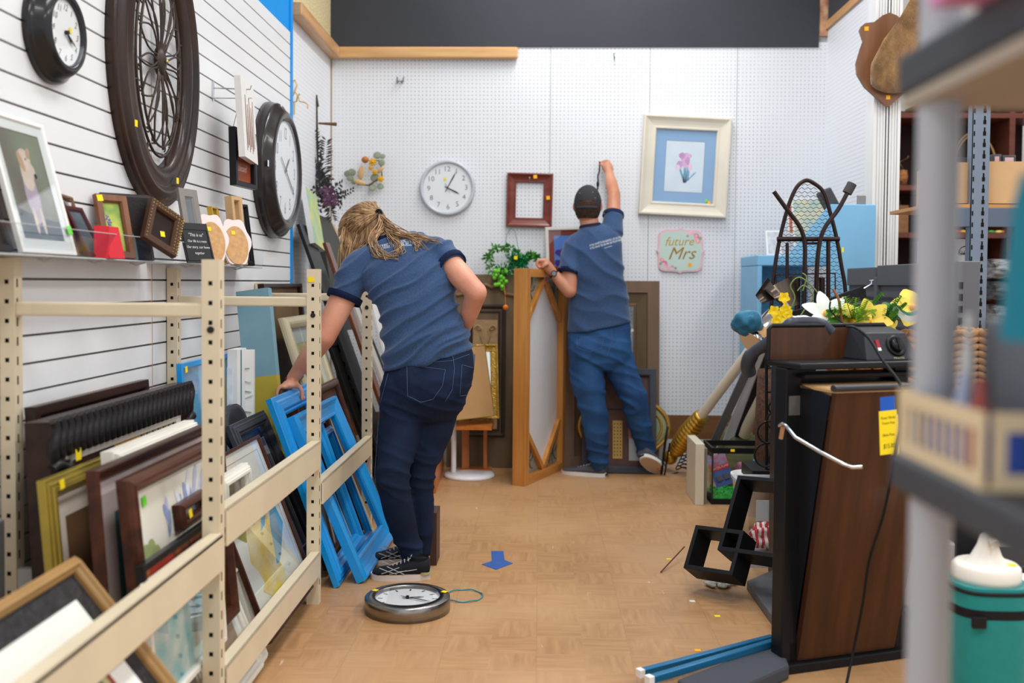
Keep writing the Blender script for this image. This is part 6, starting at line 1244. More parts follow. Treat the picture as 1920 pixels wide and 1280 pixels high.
for pts in ([(1472, 600), (1490, 560), (1482, 535), (1500, 520), (1530, 545), (1560, 590), (1585, 615)], [(1495, 600), (1512, 575), (1525, 555), (1508, 535), (1495, 545)], [(1505, 545), (1512, 520), (1504, 512)]): mb.tube(smooth([P(x, y, 3.7) for x, y in pts]), .0028, 5)
part(mb, 'stems', t, mat('olive_stem', (110, 128, 70), .6), world=True)
for (px, py) in ((1470, 558), (1451, 583), (1459, 598), (1472, 580), (1466, 592), (1455, 605), (1476, 588)):
    mb = MB(); c = P(px, py, 3.66)
    for i in range(5): q_ = 2*PI*i/5+px; blade(mb, c, (math.cos(q_), -.4, math.sin(q_)), .022, .010, up=V((0, -1, 0)))
    part(mb, 'blossom', t, mat('orchid_yellow', (246, 210, 20), .5), world=True, recalc=False)
mb = MB(); mb.bb((.965, 3.92, 0), (1.085, 4.16, .955)); single(mb, 'tall_box', 'tall black box behind the trouser press supporting the pail and scoops', 'box', M_black, world=True, at=(1.0, 3.9, 0), bevel=.006)
# support of that pile: dark wire plant stand
t = thing('wire_plant_stand', 'tall black scrolled wire stand beside the trouser press', 'stand', at=P(1440, 870, 4.5)); Yw = 4.5
bw = mat('black_wire', (30, 28, 28), .4, metal=.3)
for px in (1437, 1462): mb = MB(); mb.tube([P(px, 650, Yw), P(px, 880, Yw)], .007, 6); part(mb, 'upright', t, bw, world=True)
for (px, py, r_) in ((1441, 812, .06), (1437, 855, .065), (1455, 790, .05), (1455, 765, .04), (1455, 862, .04)):
    mb = MB(); c = P(px, py, Yw-.02); mb.tube([c+V((r_*math.cos(a*.35)*(1-a*.02), 0, r_*math.sin(a*.35)*(1-a*.02))) for a in range(20)], .0045, 6); part(mb, 'scroll', t, bw, world=True)
for py in (690, 735, 880): mb = MB(); mb.tube([P(1437, py, Yw), P(1470, py-3, Yw)], .005, 6); part(mb, 'crossbar', t, bw, world=True)
mb = MB(); c = P(1462, 780, 4.95); mb.T = M.Translation((c.x, 4.95, 0)); mb.lathe([(0, 0), (.10, 0), (.12, .5), (.11, .78), (.10, .78), (.10, .02), (0, .02)], 28); single(mb, 'tall_wicker_basket', 'tall dark brown wicker basket behind the black wire stand', 'basket', mat('dark_brown_wicker', (92, 60, 40), .8, col2=(52, 34, 26), vs=45, bump=.6, bs=70), at=(0, 0, 0))
# lamp and leaning lengths
t = thing('floor_lamp', 'cream floor lamp pole with gold ribbed base leaning down to the left', 'lamp', at=PZ(1257, 873, 0)); c0 = P(1257, 857, 6.35); c1 = P(1419, 640, 5.6); ax_ = (c1-c0).normalized(); q = ax_.cross(V((0, 1, 0))).normalized(); q2 = ax_.cross(q)
gd = mat('lamp_gold', (206, 156, 60), .28, metal=.75); k_ = 6.3/1867
def ringp(s_, r_): return (c0+ax_*s_, q*r_, q2*r_)
mb = MB(); mb.ell(c0, 14*k_); part(mb, 'ball_foot', t, gd, world=True)
tot = (P(1325, 768, 6.1)-c0).length; rg = [ringp(.03, .02), ringp(.06, .022), ringp(.075, .05)]
N_ = 13
for i in range(N_):
    s0_ = .075+(tot-.075)*i/N_; s1_ = .075+(tot-.075)*(i+1)/N_; r_ = .046+.018*math.sin(PI*(i+1)/N_)
    rg += [ringp(s0_+.002, r_*.72), ringp((s0_*.7+s1_*.3), r_), ringp((s0_*.3+s1_*.7), r_), ringp(s1_-.002, r_*.72)]
mb = MB(); mb.loft(rg, 24); part(mb, 'ribbed_base', t, gd, world=True)
mb = MB(); mb.loft([ringp(tot-.01, .030), ringp((c1-c0).length, .030)], 20); part(mb, 'pole', t, mat('cream_enamel', (226, 216, 194), .35), world=True)
mb = MB(); c = P(1287, 868, 6.3)
for i in range(5): mb.tube([c+V((.065*math.cos(2*PI*j/20)+.01*i, .03*math.sin(2*PI*j/20), -.03+.022*i+.01*math.sin(j))) for j in range(20)], .004, 5, closed=True)
mb.tube(smooth([c+V((-.05, 0, -.06)), c+V((-.16, 0, -.08)), c+V((-.2, .0, -.05))]), .004, 5); single(mb, 'coiled_cable', 'coil of black cable on the floor by the gold lamp foot', 'cable', M_black, world=True, at=c)
def plank(label, a, b, Ya, Yb, w_, d_, m, name='trim_board', grp='boards and lengths leaning behind the fish tank'):
    p0, p1 = P(*a, Ya), P(*b, Yb); mb = MB(); mb.beam(p0, p1, w_, d_, up=(0, 1, 0)); return single(mb, name, label, 'board', m, world=True, at=p0, group=grp, bevel=.002)
plank('dark grey trim board leaning just right of the cream lamp pole', (1328, 852), (1428, 636), 5.85, 5.55, .045, .02, mat('grey_trim', (84, 82, 82), .5))
plank('brownish grey thin board leaning beside the dark grey one', (1318, 860), (1392, 715), 5.88, 5.75, .02, .02, mat('taupe_trim', (112, 100, 92), .5))
plank('white board leaning in the middle of the leaning boards', (1362, 835), (1432, 655), 5.88, 5.62, .06, .02, mat('white_trim', (204, 204, 208), .4))
plank('black perforated strip leaning behind the grey hanger', (1385, 820), (1448, 650), 5.8, 5.6, .05, .02, M_black)
mb = MB(); mb.cyl(P(1394, 815, 5.8), P(1458, 690, 5.5), .035, m=None); single(mb, 'cream_tube', 'cream cardboard tube leaning behind the green pot', 'tube', mat('cream_tube', (190, 178, 152), .6), world=True, at=P(1394, 815, 5.8))
plank('brown wooden leg leaning at the far right behind the wire stand', (1416, 812), (1440, 720), 5.7, 5.5, .035, .03, mat('brown_leg', (130, 88, 54), .5))
# fish tank and contents
Yt = 5.35; a = PZ(1335, 945, 0); x0 = a.x; x1 = P(1475, 900, Yt).x; Yt = a.y; zt_ = P(1400, 840, Yt).z; D_ = .27
t = thing('fish_tank', 'small glass fish tank with black rims holding green gravel and packages', 'tank', at=((x0+x1)/2, Yt+D_/2, 0)); 
for z in (0, zt_-.03):
    mb = MB(); mb.T = M.Translation(((x0+x1)/2, Yt+D_/2, z)); mb.rail(x1-x0+.012, D_+.012, [(0, 0), (0, .03), (.012, .03), (.012, 0)]); part(mb, 'rim', t, M_black, world=True)
for (pa, pb_) in (((x0, Yt), (x1, Yt)), ((x0, Yt), (x0, Yt+D_)), ((x1, Yt), (x1, Yt+D_)), ((x0, Yt+D_), (x1, Yt+D_))):
    mb = MB(); mb.add([(pa[0], pa[1], .01), (pb_[0], pb_[1], .01), (pb_[0], pb_[1], zt_-.01), (pa[0], pa[1], zt_-.01)], [(0, 1, 2, 3)]); part(mb, 'glass_pane', t, M_glass, world=True, recalc=False)
for x in (x0, x1): mb = MB(); mb.bb((x-.004, Yt-.003, 0), (x+.004, Yt+.004, zt_)); part(mb, 'corner_seal', t, mat('dark_seal', (50, 56, 54), .4), world=True)
mb = MB(); mb.bb((x0+.006, Yt+.006, .005), (x1-.006, Yt+D_-.006, .045))
for i in range(700): mb.ell((R.uniform(x0+.012, x1-.012), Yt+R.choice([.012, R.uniform(.01, .2)]), R.uniform(.01, .07)), .006, nu=5, nv=4)
single(mb, 'green_gravel', 'bright green gravel covering the fish tank bottom', 'gravel', mat('bright_green_gravel', (40, 176, 74), .5, var=.25, vs=60), world=True, at=((x0+x1)/2, Yt+.1, .03), kind='stuff')
sticker_q = P(1374, 829, Yt-.008); mb = MB(); mb.box((sticker_q.x, Yt-.008, zt_-.012), (.022, .002, .014)); part(mb, 'price_sticker', t, M_yel, world=True)
bl, br, tl = P(1344, 915, Yt+.05), P(1378, 904, Yt+.05), P(1337, 855, Yt+.07); Mx, w, h = mx3(bl, br, tl)
mb = MB(); mb.bb((-w/2, 0, -.004), (w/2, h*.62, 0), mat('pack_blue', (74, 104, 168), .3)); mb.bb((-w/2, h*.62, -.004), (w/2, h, 0), mat('pack_skyred', (128, 170, 214), .3, col2=(214, 80, 80), vs=30)); mb.bb((-w*.5, h*.52, 0), (w*.5, h*.66, .001), mat('pack_red', (206, 44, 52), .3)); mb.text('WATER PUMP', .02, 0, h*.56, .0014, M_white, sx=.8)
for x in (-.2, .2): mb.bb((w*x-.016, h*.2, 0), (w*x+.016, h*.36, .012), mat('pack_grey', (90, 92, 96), .3))
single(mb, 'blister_pack', 'red and blue blister package leaning inside the fish tank', 'package', Mx=Mx, recalc=False)
for (px, py, rr, cc, lab) in ((1402, 880, (.07, .05, .045), (150, 70, 90), 'purple and red mesh bag of gravel in the fish tank'), (1440, 868, (.08, .05, .035), (60, 160, 200), 'blue and white bead string heaped in the fish tank'), (1448, 885, (.06, .04, .03), (214, 206, 50), 'yellow green packet lying in the fish tank')):
    mb = MB(); crumple(mb, P(px, py, Yt+.13), rr, seed=px, amp=.3); single(mb, 'aquarium_bag', lab, 'bag', mat('bag_%d' % px, cc, .4, col2=tuple(min(255, int(x*.55+60)) for x in cc), vs=40), world=True, at=P(px, py, Yt+.13))
t = thing('green_pot', 'sage green ceramic pot with a brown loop handle behind the fish tank', 'pot', at=(P(1392, 800, 5.95).x, 5.95, 0)); 
mb = MB(); z1_ = P(1392, 797, 5.95).z; mb.lathe([(0, 0), (.10, 0), (.14, .12), (.145, z1_-.12), (.13, z1_-.04), (.10, z1_-.005), (.04, z1_), (0, z1_)], 36); part(mb, 'body', t, mat('sage_glaze', (144, 160, 112), .35, col2=(120, 110, 80), vs=4, stretch=(1, 1, 5)))
mb = MB(); mb.tube([(.15*math.cos(a_), 0, z1_-.08+.10*math.sin(a_)) for a_ in [PI*i/16 for i in range(17)]], .013, 8); part(mb, 'handle', t, mat('terracotta_brown', (130, 84, 62), .5))
a, b = PZ(1303, 947, 0), PZ(1318, 945, 0); zz = P(1310, 832, a.y).z; mb = MB(); mb.obox(a, (b.x-a.x, 0, 0), (.0, .32, 0), (0, 0, zz)); single(mb, 'cream_board', 'cream board standing on edge left of the fish tank', 'panel', mat('cream_edge_board', (212, 202, 178), .5, var=.04), world=True, at=a, bevel=.003)
mb = MB(); q_ = PZ(1322, 930, 0); mb.bb((b.x+.006, a.y+.03, 0), (b.x+.02, a.y+.3, zz-.03)); single(mb, 'grey_print_board', 'thin grey-green board right behind the cream board', 'panel', mat('grey_green_board', (120, 124, 110), .5), world=True, at=q_)
# white tub, clear tote, dark slab
c = P(1392, 905, 5.0); mb = MB(); mb.T = M.Translation((c.x+.02, 4.85, P(1392, 925, 4.85).z-.1)); mb.lathe([(0, 0), (.075, 0), (.10, .19), (.108, .19), (.108, .2), (.095, .2), (.07, .01), (0, .01)], 30); single(mb, 'white_tub', 'white plastic tub behind the large black wall cube', 'tub', M_white, at=(0, 0, 0))
mb = MB(); a, b = P(1402, 880, 4.7), P(1466, 895, 4.7); mb.bb((a.x, 4.6, P(1420, 905, 4.6).z), (b.x+.1, 4.85, P(1420, 882, 4.6).z)); single(mb, 'black_box', 'flat black box lying below the wire stand', 'box', mat('matte_black_board', (0, 0, 0)), world=True, at=(a.x, 4.7, .1), bevel=.003)
t = thing('clear_tote', 'clear plastic tote with striped red and white cloth inside, behind the black wall cube', 'tote', at=(1.05, 4.35, 0)); cp = glassm('clear_plastic', .25, (225, 230, 235), .25)
xa, xb_, ya, yb = P(1400, 1000, 4.2).x, P(1400, 1000, 4.2).x+.45, 4.2, 4.5
vs = [(xa+.02, ya+.02, .03), (xb_-.02, ya+.02, .03), (xb_-.02, yb-.02, .03), (xa+.02, yb-.02, .03), (xa, ya, .33), (xb_, ya, .33), (xb_, yb, .33), (xa, yb, .33)]
mb = MB(); mb.add(vs, [(0, 1, 5, 4), (1, 2, 6, 5), (2, 3, 7, 6), (3, 0, 4, 7)]); part(mb, 'tub_wall', t, cp, world=True, recalc=False)
mb = MB(); mb.T = M.Translation(((xa+xb_)/2, (ya+yb)/2, .33)); mb.rail(xb_-xa+.02, yb-ya+.02, [(0, 0), (0, .012), (.02, .012), (.02, 0)]); part(mb, 'rim', t, mat('frosted_rim', (190, 196, 200), .3), world=True)
mb = MB(); mb.bb((xa+.02, ya+.02, .0), (xb_-.02, yb-.02, .03)); part(mb, 'tub_floor', t, mat('frosted_rim', (0, 0, 0)), world=True)
mb = MB(); mb.bb((xa+.04, ya+.012, .2), (xa+.12, ya+.013, .29), M_white); part(mb, 'paper_label', t, world=True)
mb = MB(); crumple(mb, ((xa+xb_)/2, (ya+yb)/2, .11), (.17, .10, .07), seed=9, amp=.3); 
def stripes():
    m = mat('striped_cloth', (200, 60, 70), .7, var=.01); nt = m.node_tree; w_ = nt.nodes.new('ShaderNodeTexWave'); w_.inputs['Scale'].default_value = 14; tc = nt.nodes.new('ShaderNodeTexCoord'); nt.links.new(tc.outputs['Object'], w_.inputs['Vector']); r_ = nt.nodes.new('ShaderNodeValToRGB'); r_.color_ramp.interpolation = 'CONSTANT'; r_.color_ramp.elements[0].color = lin((196, 56, 66)); r_.color_ramp.elements[1].position = .5; r_.color_ramp.elements[1].color = lin((232, 222, 214)); nt.links.new(w_.outputs[0], r_.inputs[0]); nt.links.new(r_.outputs[0], nt.nodes['Principled BSDF'].inputs['Base Color']); return m
single(mb, 'striped_cloth', 'red and white striped cloth folded inside the clear tote', 'cloth', stripes(), world=True, at=((xa+xb_)/2, (ya+yb)/2, .03))
mb = MB(); p4 = [PZ(1400, 1105, 0), PZ(1463, 1195, 0), PZ(1560, 1180, 0), PZ(1480, 1070, 0)]; hh = V((0, 0, .035))
mb.add([p for p in p4]+[p+hh for p in p4], [(0, 1, 2, 3), (4, 5, 6, 7), (0, 1, 5, 4), (1, 2, 6, 5), (2, 3, 7, 6), (3, 0, 4, 7)]); single(mb, 'grey_slab', 'dark grey flat slab on the floor left of the trouser press foot', 'slab', mat('dark_grey_slab', (92, 94, 98), .5, var=.1, vs=9), world=True, at=p4[0], bevel=.003)
# blue poles
bp_ = mat('metallic_blue', (40, 116, 160), .3, metal=.4)
def pole(label, a, b, Z0, Z1, r_=.011, caps=True):
    p0, p1 = PZ(*a, Z0), PZ(*b, Z1); t = thing('blue_pole', label, 'pole', at=p0, group='blue folding tubes on the floor'); d = (p1-p0)
    mb = MB(); mb.beam(p0+d*.03, p1, r_*2, r_*2); part(mb, 'tube', t, bp_, world=True, bevel=.003)
    mb = MB(); mb.beam(p0, p0+d*.035, r_*2.2, r_*2.2); part(mb, 'end_cap', t, M_white, world=True, bevel=.002)
pole('upper blue tube with a white cap lying left of the trouser press', (1196, 1262), (1448, 1196), .04, .05); pole('lower blue tube with a white cap lying left of the trouser press', (1213, 1275), (1464, 1200), .055, .06); pole('thin dark teal tube under the two blue tubes', (1236, 1268), (1450, 1206), .02, .02, .007)
mb = MB(); p4 = [PZ(1268, 1290, .02), PZ(1462, 1216, .02), PZ(1480, 1262, .02), PZ(1330, 1330, .02)]
mb.add(p4+[p+V((0, 0, .028)) for p in p4]+[p+V((0, 0, -.02)) for p in p4], [(4, 5, 6, 7), (0, 1, 5, 4), (1, 2, 6, 5), (2, 3, 7, 6), (3, 0, 4, 7), (8, 9, 10, 11), (8, 9, 1, 0), (9, 10, 2, 1), (10, 11, 3, 2), (11, 8, 0, 3)]); single(mb, 'charcoal_bag', 'flat charcoal fabric bag on the floor under the blue tubes', 'bag', mat('charcoal_canvas', (70, 73, 80), .8, bump=.2), world=True, at=p4[0], bevel=.01)
# chrome thing right of press
mb = MB(); a, b = P(1700, 1060, 3.3), P(1722, 1140, 3.3); mb.bb((a.x, 3.3, b.z), (a.x+.16, 3.45, a.z+.08)); single(mb, 'silver_appliance', 'silver edged appliance between the trouser press and the blurred post', 'appliance', mat('silver_plastic', (176, 180, 186), .3, metal=.5), world=True, at=(a.x, 3.35, b.z), bevel=.01)
mb = MB(); mb.bb((a.x-.02, 3.28, 0), (a.x+.22, 3.5, b.z-.0)); single(mb, 'black_box', 'black box carrying the silver appliance right of the trouser press', 'box', M_black, world=True, at=(a.x, 3.35, 0), bevel=.01)
# teal cooler jug
Yj = 2.55; cj = P(1846, 1180, Yj); t = thing('cooler_jug', 'teal insulated drink cooler with a white spouted lid on the floor at the lower right', 'cooler', at=(cj.x, Yj, 0)); k_ = Yj/1867
rj = 70*k_; zt_ = P(1850, 1098, Yj-.06).z; teal = mat('teal_neoprene', (0, 128, 124), .65, var=.06, vs=30, sheen=.2)
mb = MB(); e_ = 3.2
mb.loft([((0, 0, .0), (rj*.94, 0, 0), (0, rj*.94, 0), e_), ((0, 0, .02), (rj, 0, 0), (0, rj, 0), e_), ((0, 0, zt_-.02), (rj, 0, 0), (0, rj, 0), e_), ((0, 0, zt_), (rj*.96, 0, 0), (0, rj*.96, 0), e_)], 48); part(mb, 'sleeve', t, teal)
mb = MB(); mb.loft([((0, 0, zt_-.075), (rj*1.01, 0, 0), (0, rj*1.01, 0), e_), ((0, 0, zt_-.052), (rj*1.01, 0, 0), (0, rj*1.01, 0), e_)], 48, caps=False); part(mb, 'black_strap', t, mat('black_webbing', (22, 22, 24), .6))
mb = MB(); mb.tube([(rj*1.0*math.copysign(abs(math.cos(a_))**(2/e_), math.cos(a_)), rj*1.0*math.copysign(abs(math.sin(a_))**(2/e_), math.sin(a_)), zt_-.012) for a_ in [2*PI*i/48 for i in range(48)]], .005, 6, closed=True); part(mb, 'piping', t, mat('black_webbing', (0, 0, 0)))
mb = MB(); mb.box((-rj*.6, -rj*1.02, zt_-.08), (.035, .012, .03)); part(mb, 'buckle', t, kb, bevel=.003)
mb = MB(); mb.lathe([(0, zt_), (.083, zt_), (.083, zt_+.012), (.081, zt_+.035), (.073, zt_+.043), (0, zt_+.048)], 48); part(mb, 'lid', t, mat('ivory_plastic', (232, 226, 214), .35))
mb = MB(); mb.loft([((.0, .0, zt_+.04), (.06, 0, 0), (0, .045, 0)), ((.0, .0, zt_+.06), (.038, 0, 0), (0, .032, 0)), ((.0, -.005, zt_+.09), (.024, 0, 0), (0, .026, 0)), ((.0, -.01, zt_+.112), (.02, 0, 0), (0, .024, 0)), ((.0, -.012, zt_+.122), (.01, 0, 0), (0, .014, 0))], 28); mb.tube([(0, -.026, zt_+.105), (0, -.048, zt_+.098)], .011, 12); part(mb, 'spout', t, mat('ivory_plastic', (0, 0, 0)))
mb = MB(); mb.box((.0, -.03, zt_+.122), (.018, .018, .001)); mb.box((.05, -.03, zt_+.046), (.02, .02, .001)); part(mb, 'price_sticker', t, M_yel)
# low background on the far right behind the cooler
for (x0_, x1_, z0_, z1_, Y, cc, lab, nm) in ((1862, 1960, 1000, 1042, 3.6, (196, 190, 180), 'cream box end on the low shelf at the far right above the cooler', 'cream_box'), (1862, 1960, 1044, 1076, 3.58, (120, 160, 50), 'lime green box on the low shelf right of the cooler', 'lime_box'), (1896, 1990, 1062, 1120, 3.2, (34, 36, 40), 'black bag edge at the right frame edge beside the cooler', 'black_bag')):
    a, b, c = P(x0_, z1_, Y), P(x1_, z1_, Y), P(x0_, z0_, Y); mb = MB(); mb.bb((a.x, Y, 0 if 'bag' in nm else a.z), (b.x, Y+.25, c.z)); single(mb, nm, lab, 'box' if 'box' in nm else 'bag', mat(nm+'_m', cc, .5, var=.08), world=True, at=(a.x, Y, a.z), bevel=.01)
mb = MB(); a, b = P(1862, 1080, 3.55), P(1990, 1080, 3.55); mb.bb((a.x-.1, 3.5, 0), (b.x, 3.95, a.z)); single(mb, 'low_cabinet', 'dark low cabinet at the right frame edge carrying boxes', 'cabinet', mat('dark_green_grey', (40, 46, 46), .5), world=True, at=(a.x, 3.6, 0))
mb = MB(); c = P(1912, 1100, 2.9); mb.T = M.Translation((c.x+.03, 2.9, 0)); mb.lathe([(0, 0), (.05, 0), (.055, .33), (.04, .36), (0, .36)], 24); single(mb, 'white_canister', 'white and red canister at the right frame edge behind the cooler', 'canister', M_white, at=(0, 0, 0))
# ================================================================ blurred foreground shelf unit
t = thing('plastic_shelf_unit', 'out-of-focus grey plastic shelving with charcoal shelves close to the camera at right', 'shelf', at=(.6, .7, 0))
pg = mat('light_grey_pvc', (172, 174, 180), .4, var=.02); dg = mat('charcoal_shelf_plastic', (66, 68, 74), .5, var=.04)
Yp = 1.0; xc = P(1755, 500, Yp).x
for (x, y) in ((xc, Yp), (xc, .28), (xc+.75, Yp)):
    mb = MB(); mb.cyl((x, y, 0), (x, y, 1.0), .0205, n=24); part(mb, 'pole', t, pg, world=True)
    mb = MB(); mb.cyl((x, y, 1.02), (x, y, 1.95), .0205, n=24); part(mb, 'pole', t, pg, world=True)
xs0 = P(1697, 500, Yp).x
for (za, zb, lab) in ((P(1700, 172, Yp).z, P(1700, 92, Yp).z, 1), (P(1695, 925, Yp).z, P(1695, 858, Yp).z, 2)):
    mb = MB(); mb.bb((xs0, .2, za), (xs0+.85, Yp+.035, zb)); part(mb, 'shelf', t, dg, world=True, bevel=.006)
    if lab == 2: continue
    mb = MB(); mb.bb((xs0+.004, .2, za-.012), (xs0+.85, Yp+.03, za)); part(mb, 'shelf_lip', t, mat('tan_grey_plastic', (170, 156, 138), .5), world=True)
zl = P(1695, 858, Yp).z
# cream basket with slots on the lower shelf
t = thing('slotted_basket', 'out-of-focus cream plastic basket with slots and blue contents on the near shelf', 'basket', at=(.42, .92, zl)); cm = mat('cream_plastic', (222, 200, 162), .45)
bx, by0, by1, bw_ = xs0+.010, .835, 1.03, .15; zt_ = zl+.067
def slotwall(p0, p1, n):
    p0, p1 = V(p0), V(p1)
    if n == 4: p0, p1 = p0.lerp(p1, .03), p1.lerp(p0, .03)
    d = p1-p0; mb = MB(); nn_ = V((d.y, -d.x, 0)).normalized()*.003
    mb.obox(p0+V((0, 0, zl+.001)), d, nn_, (0, 0, .014)); mb.obox(p0+V((0, 0, zt_-.016)), d, nn_, (0, 0, .016))
    for i in range(n+1): mb.obox(p0+d*(.002+i/n*.915)+nn_*.12+V((0, 0, zl+.003)), d*(.035 if n > 5 else .06) if i not in (0, n) else d*.08, nn_*.76, (0, 0, .06))
    part(mb, 'basket_side', t, cm, world=True)
slotwall((bx, by1, 0), (bx, by0, 0), 9); slotwall((bx, by0, 0), (bx+bw_, by0, 0), 4); slotwall((bx+bw_, by0, 0), (bx+bw_, by1, 0), 9); slotwall((bx+bw_, by1, 0), (bx, by1, 0), 4)
mb = MB(); mb.bb((bx, by0, zl+.001), (bx+bw_, by1, zl+.004)); part(mb, 'basket_floor', t, cm, world=True)
mb = MB(); mb.bb((bx+.006, by0+.031, zl+.006), (bx+.024, by1-.012, zl+.058)); mb.bb((bx+.006, by0+.007, zl+.006), (bx+bw_-.01, by0+.03, zl+.058)); single(mb, 'blue_box', 'out-of-focus blue box inside the cream slotted basket', 'box', mat('royal_blue_box', (52, 86, 180), .5), world=True, at=(.42, .92, zl+.006), bevel=.003)
for (px, py, Y, r_, h_, cc, lab) in ((1806, 700, .93, .008, .085, (170, 178, 205), 'out-of-focus pale blue bottle in the cream basket'), (1838, 715, .865, .009, .085, (150, 66, 60), 'out-of-focus red bottle in the cream basket'), (1815, 660, .97, .007, .14, (196, 198, 196), 'out-of-focus white brush handle in the cream basket')):
    c = P(px, py, Y); mb = MB(); mb.T = M.Translation((c.x, Y, zl+.0055)); mb.lathe([(0, 0), (r_, 0), (r_, h_*.7), (r_*.5, h_*.85), (r_*.5, h_), (0, h_)], 18); single(mb, 'small_bottle', lab, 'bottle', mat('bottle_%d' % px, cc, .4), at=(0, 0, 0), group='small bottles in the cream basket')
mb = MB(); mb.bb((P(1838, 600, 1.0).x, .88, zl+.006), (bx+bw_-.006, 1.0, P(1880, 600, .88).z)); single(mb, 'grey_box', 'out-of-focus tall grey box standing in the cream slotted basket', 'box', mat('mid_grey_box', (104, 106, 112), .5), world=True, at=(.5, .7, zl), bevel=.008)
mb = MB(); c0_ = P(1905, 380, .78); c1_ = P(1925, 720, .78)
mb.loft([(P(1950, 320, .78), (.004, 0, 0), (0, .03, 0)), (P(1950, 380, .78), (.010, 0, 0), (0, .04, 0)), (P(1948, 500, .78), (.016, 0, 0), (0, .045, 0)), (P(1946, 640, .78), (.022, 0, 0), (0, .045, 0))], 20); single(mb, 'teal_garment', 'out-of-focus teal cloth hanging at the right frame edge', 'cloth', mat('teal_garment', (0, 118, 138), .7), world=True, at=c0_)
mb = MB(); c = P(1816, 20, .85); z_ = P(1700, 92, Yp).z; mb.bb((c.x-.03, .7, z_+.001), (c.x+.02, .86, z_+.09)); single(mb, 'pink_box', 'out-of-focus pink box on the top near shelf', 'box', mat('soft_pink', (224, 150, 200), .5), world=True, at=(c.x, .8, z_), bevel=.003)
mb = MB(); mb.bb((c.x+.03, .6, z_+.001), (c.x+.2, .84, z_+.25)); single(mb, 'grey_bin', 'out-of-focus dark grey bin on the top near shelf at the corner', 'bin', dg, world=True, at=(c.x+.1, .8, z_), bevel=.005)
# ================================================================ people
from mathutils.bvhtree import BVHTree
def baked(mb, voxel, iters=4, fac=.5):
    me = mb.mesh('tmp'); o = bpy.data.objects.new('tmp', me); COL.objects.link(o)
    r = o.modifiers.new('r', 'REMESH'); r.mode = 'VOXEL'; r.voxel_size = voxel; r.use_smooth_shade = True
    s = o.modifiers.new('s', 'SMOOTH'); s.factor = fac; s.iterations = iters
    dg = bpy.context.evaluated_depsgraph_get(); dg.update()
    out = bpy.data.meshes.new_from_object(o.evaluated_get(dg)); bpy.data.objects.remove(o)
    out.materials.clear()
    for p in out.polygons: p.use_smooth = True
    return out
def displace(me, fn):
    n = [v.normal.copy() for v in me.vertices]; cs = [v.co.copy() for v in me.vertices]
    for v, a, c in zip(me.vertices, n, cs): v.co = c+a*fn(c)
    me.update()
def bvh(me): return BVHTree.FromPolygons([v.co for v in me.vertices], [tuple(p.vertices) for p in me.polygons])
def hit(b, px, py, off=.002):
    d = ray(px, py).normalized(); loc, nr, i, ds = b.ray_cast(C0, d)
    if loc is None: return None
    if nr.dot(d) > 0: nr = -nr
    return loc+nr*off
def local(me, W):
    me.transform(W.inverted()); return me
def capsule(mb, pts, rs, n=20): 
    """tapered limb through the joints with rounded ends"""
    P_ = smooth(pts, 5); m = len(P_); k = (len(pts)-1)
    rr = []
    for i in range(m):
        q = i/(m-1)*k; j = min(int(q), k-1); t = q-j; t = t*t*(3-2*t); rr.append(rs[j]*(1-t)+rs[j+1]*t)
    mb.tube(P_, rr, n); mb.ell(P_[0], rs[0], nu=n, nv=10); mb.ell(P_[-1], rs[-1], nu=n, nv=10)
def fingerc(mb, pts, r0=.0088, r1=.0068): capsule(mb, pts, [r0+(r1-r0)*i/(len(pts)-1) for i in range(len(pts))], 10)
def shoe(t, Mx, L_, W_, upper, sole, lace, side='x', patch=None, canvas=False, extra=None):
    """x towards the toe, z up, heel at the origin"""
    def ring(x, hw, z0, z1, yo=0): return ((x, yo, (z0+z1)/2), (0, hw, 0), (0, 0, (z1-z0)/2), 2.6)
    mb = MB(); mb.T = Mx; s = L_; h = .075 if canvas else .085; b0 = .022
    rg = [ring(0.0*s, W_*.28, b0+.01, h*.75), ring(.02*s, W_*.36, b0, h*.98), ring(.12*s, W_*.42, b0-.004, h*1.02), ring(.28*s, W_*.42, b0-.004, h*.98), ring(.42*s, W_*.43, b0-.004, h*.86), ring(.58*s, W_*.47, b0-.004, h*.68), ring(.75*s, W_*.49, b0-.004, h*.56), ring(.88*s, W_*.43, b0-.004, h*.50), ring(.96*s, W_*.30, b0, h*.42), ring(.99*s, W_*.14, b0+.004, h*.34)]
    mb.loft(rg, 28); part(mb, 'shoe_upper', t, upper, world=True)
    mb = MB(); mb.T = Mx; pts = []
    for i in range(40):
        a = 2*PI*i/40; x = .5*s+.515*s*math.cos(a); wv = W_*.5*math.copysign(abs(math.sin(a))**.75, math.sin(a))*(1.0 if x > .5*s else .86+.1*(x/(.5*s))); pts.append((x, wv))
    mb.poly(pts, 0, .026 if not canvas else .024, sm=True); part(mb, 'sole', t, sole, world=True, bevel=.004)
    mb = MB(); mb.T = Mx
    for i in range(5):
        x = s*(.36+.065*i); z = h*(1.0-.085*i)-.004; mb.tube([(x, -W_*.22, z-.006), (x+.004, 0, z+.004), (x, W_*.22, z-.006)], .0026, 6)
    mb.tube([(.34*s, 0, h*1.0), (.32*s, .02, h*1.06), (.38*s, .035, h*.98)], .002, 5); mb.tube([(.34*s, 0, h*1.0), (.32*s, -.02, h*1.06), (.38*s, -.035, h*.98)], .002, 5); part(mb, 'laces', t, lace, world=True)
    if patch: mb = MB(); mb.T = Mx; mb.bb((-.022*s, -.018, .008), (-.0*s-.014*s, .018, .020)); part(mb, 'heel_patch', t, patch, world=True)
    if extra: extra(t, Mx)
skin = mat('skin_light', (222, 160, 132), .5, col2=(204, 136, 108), vs=7, bump=.12, bs=120)
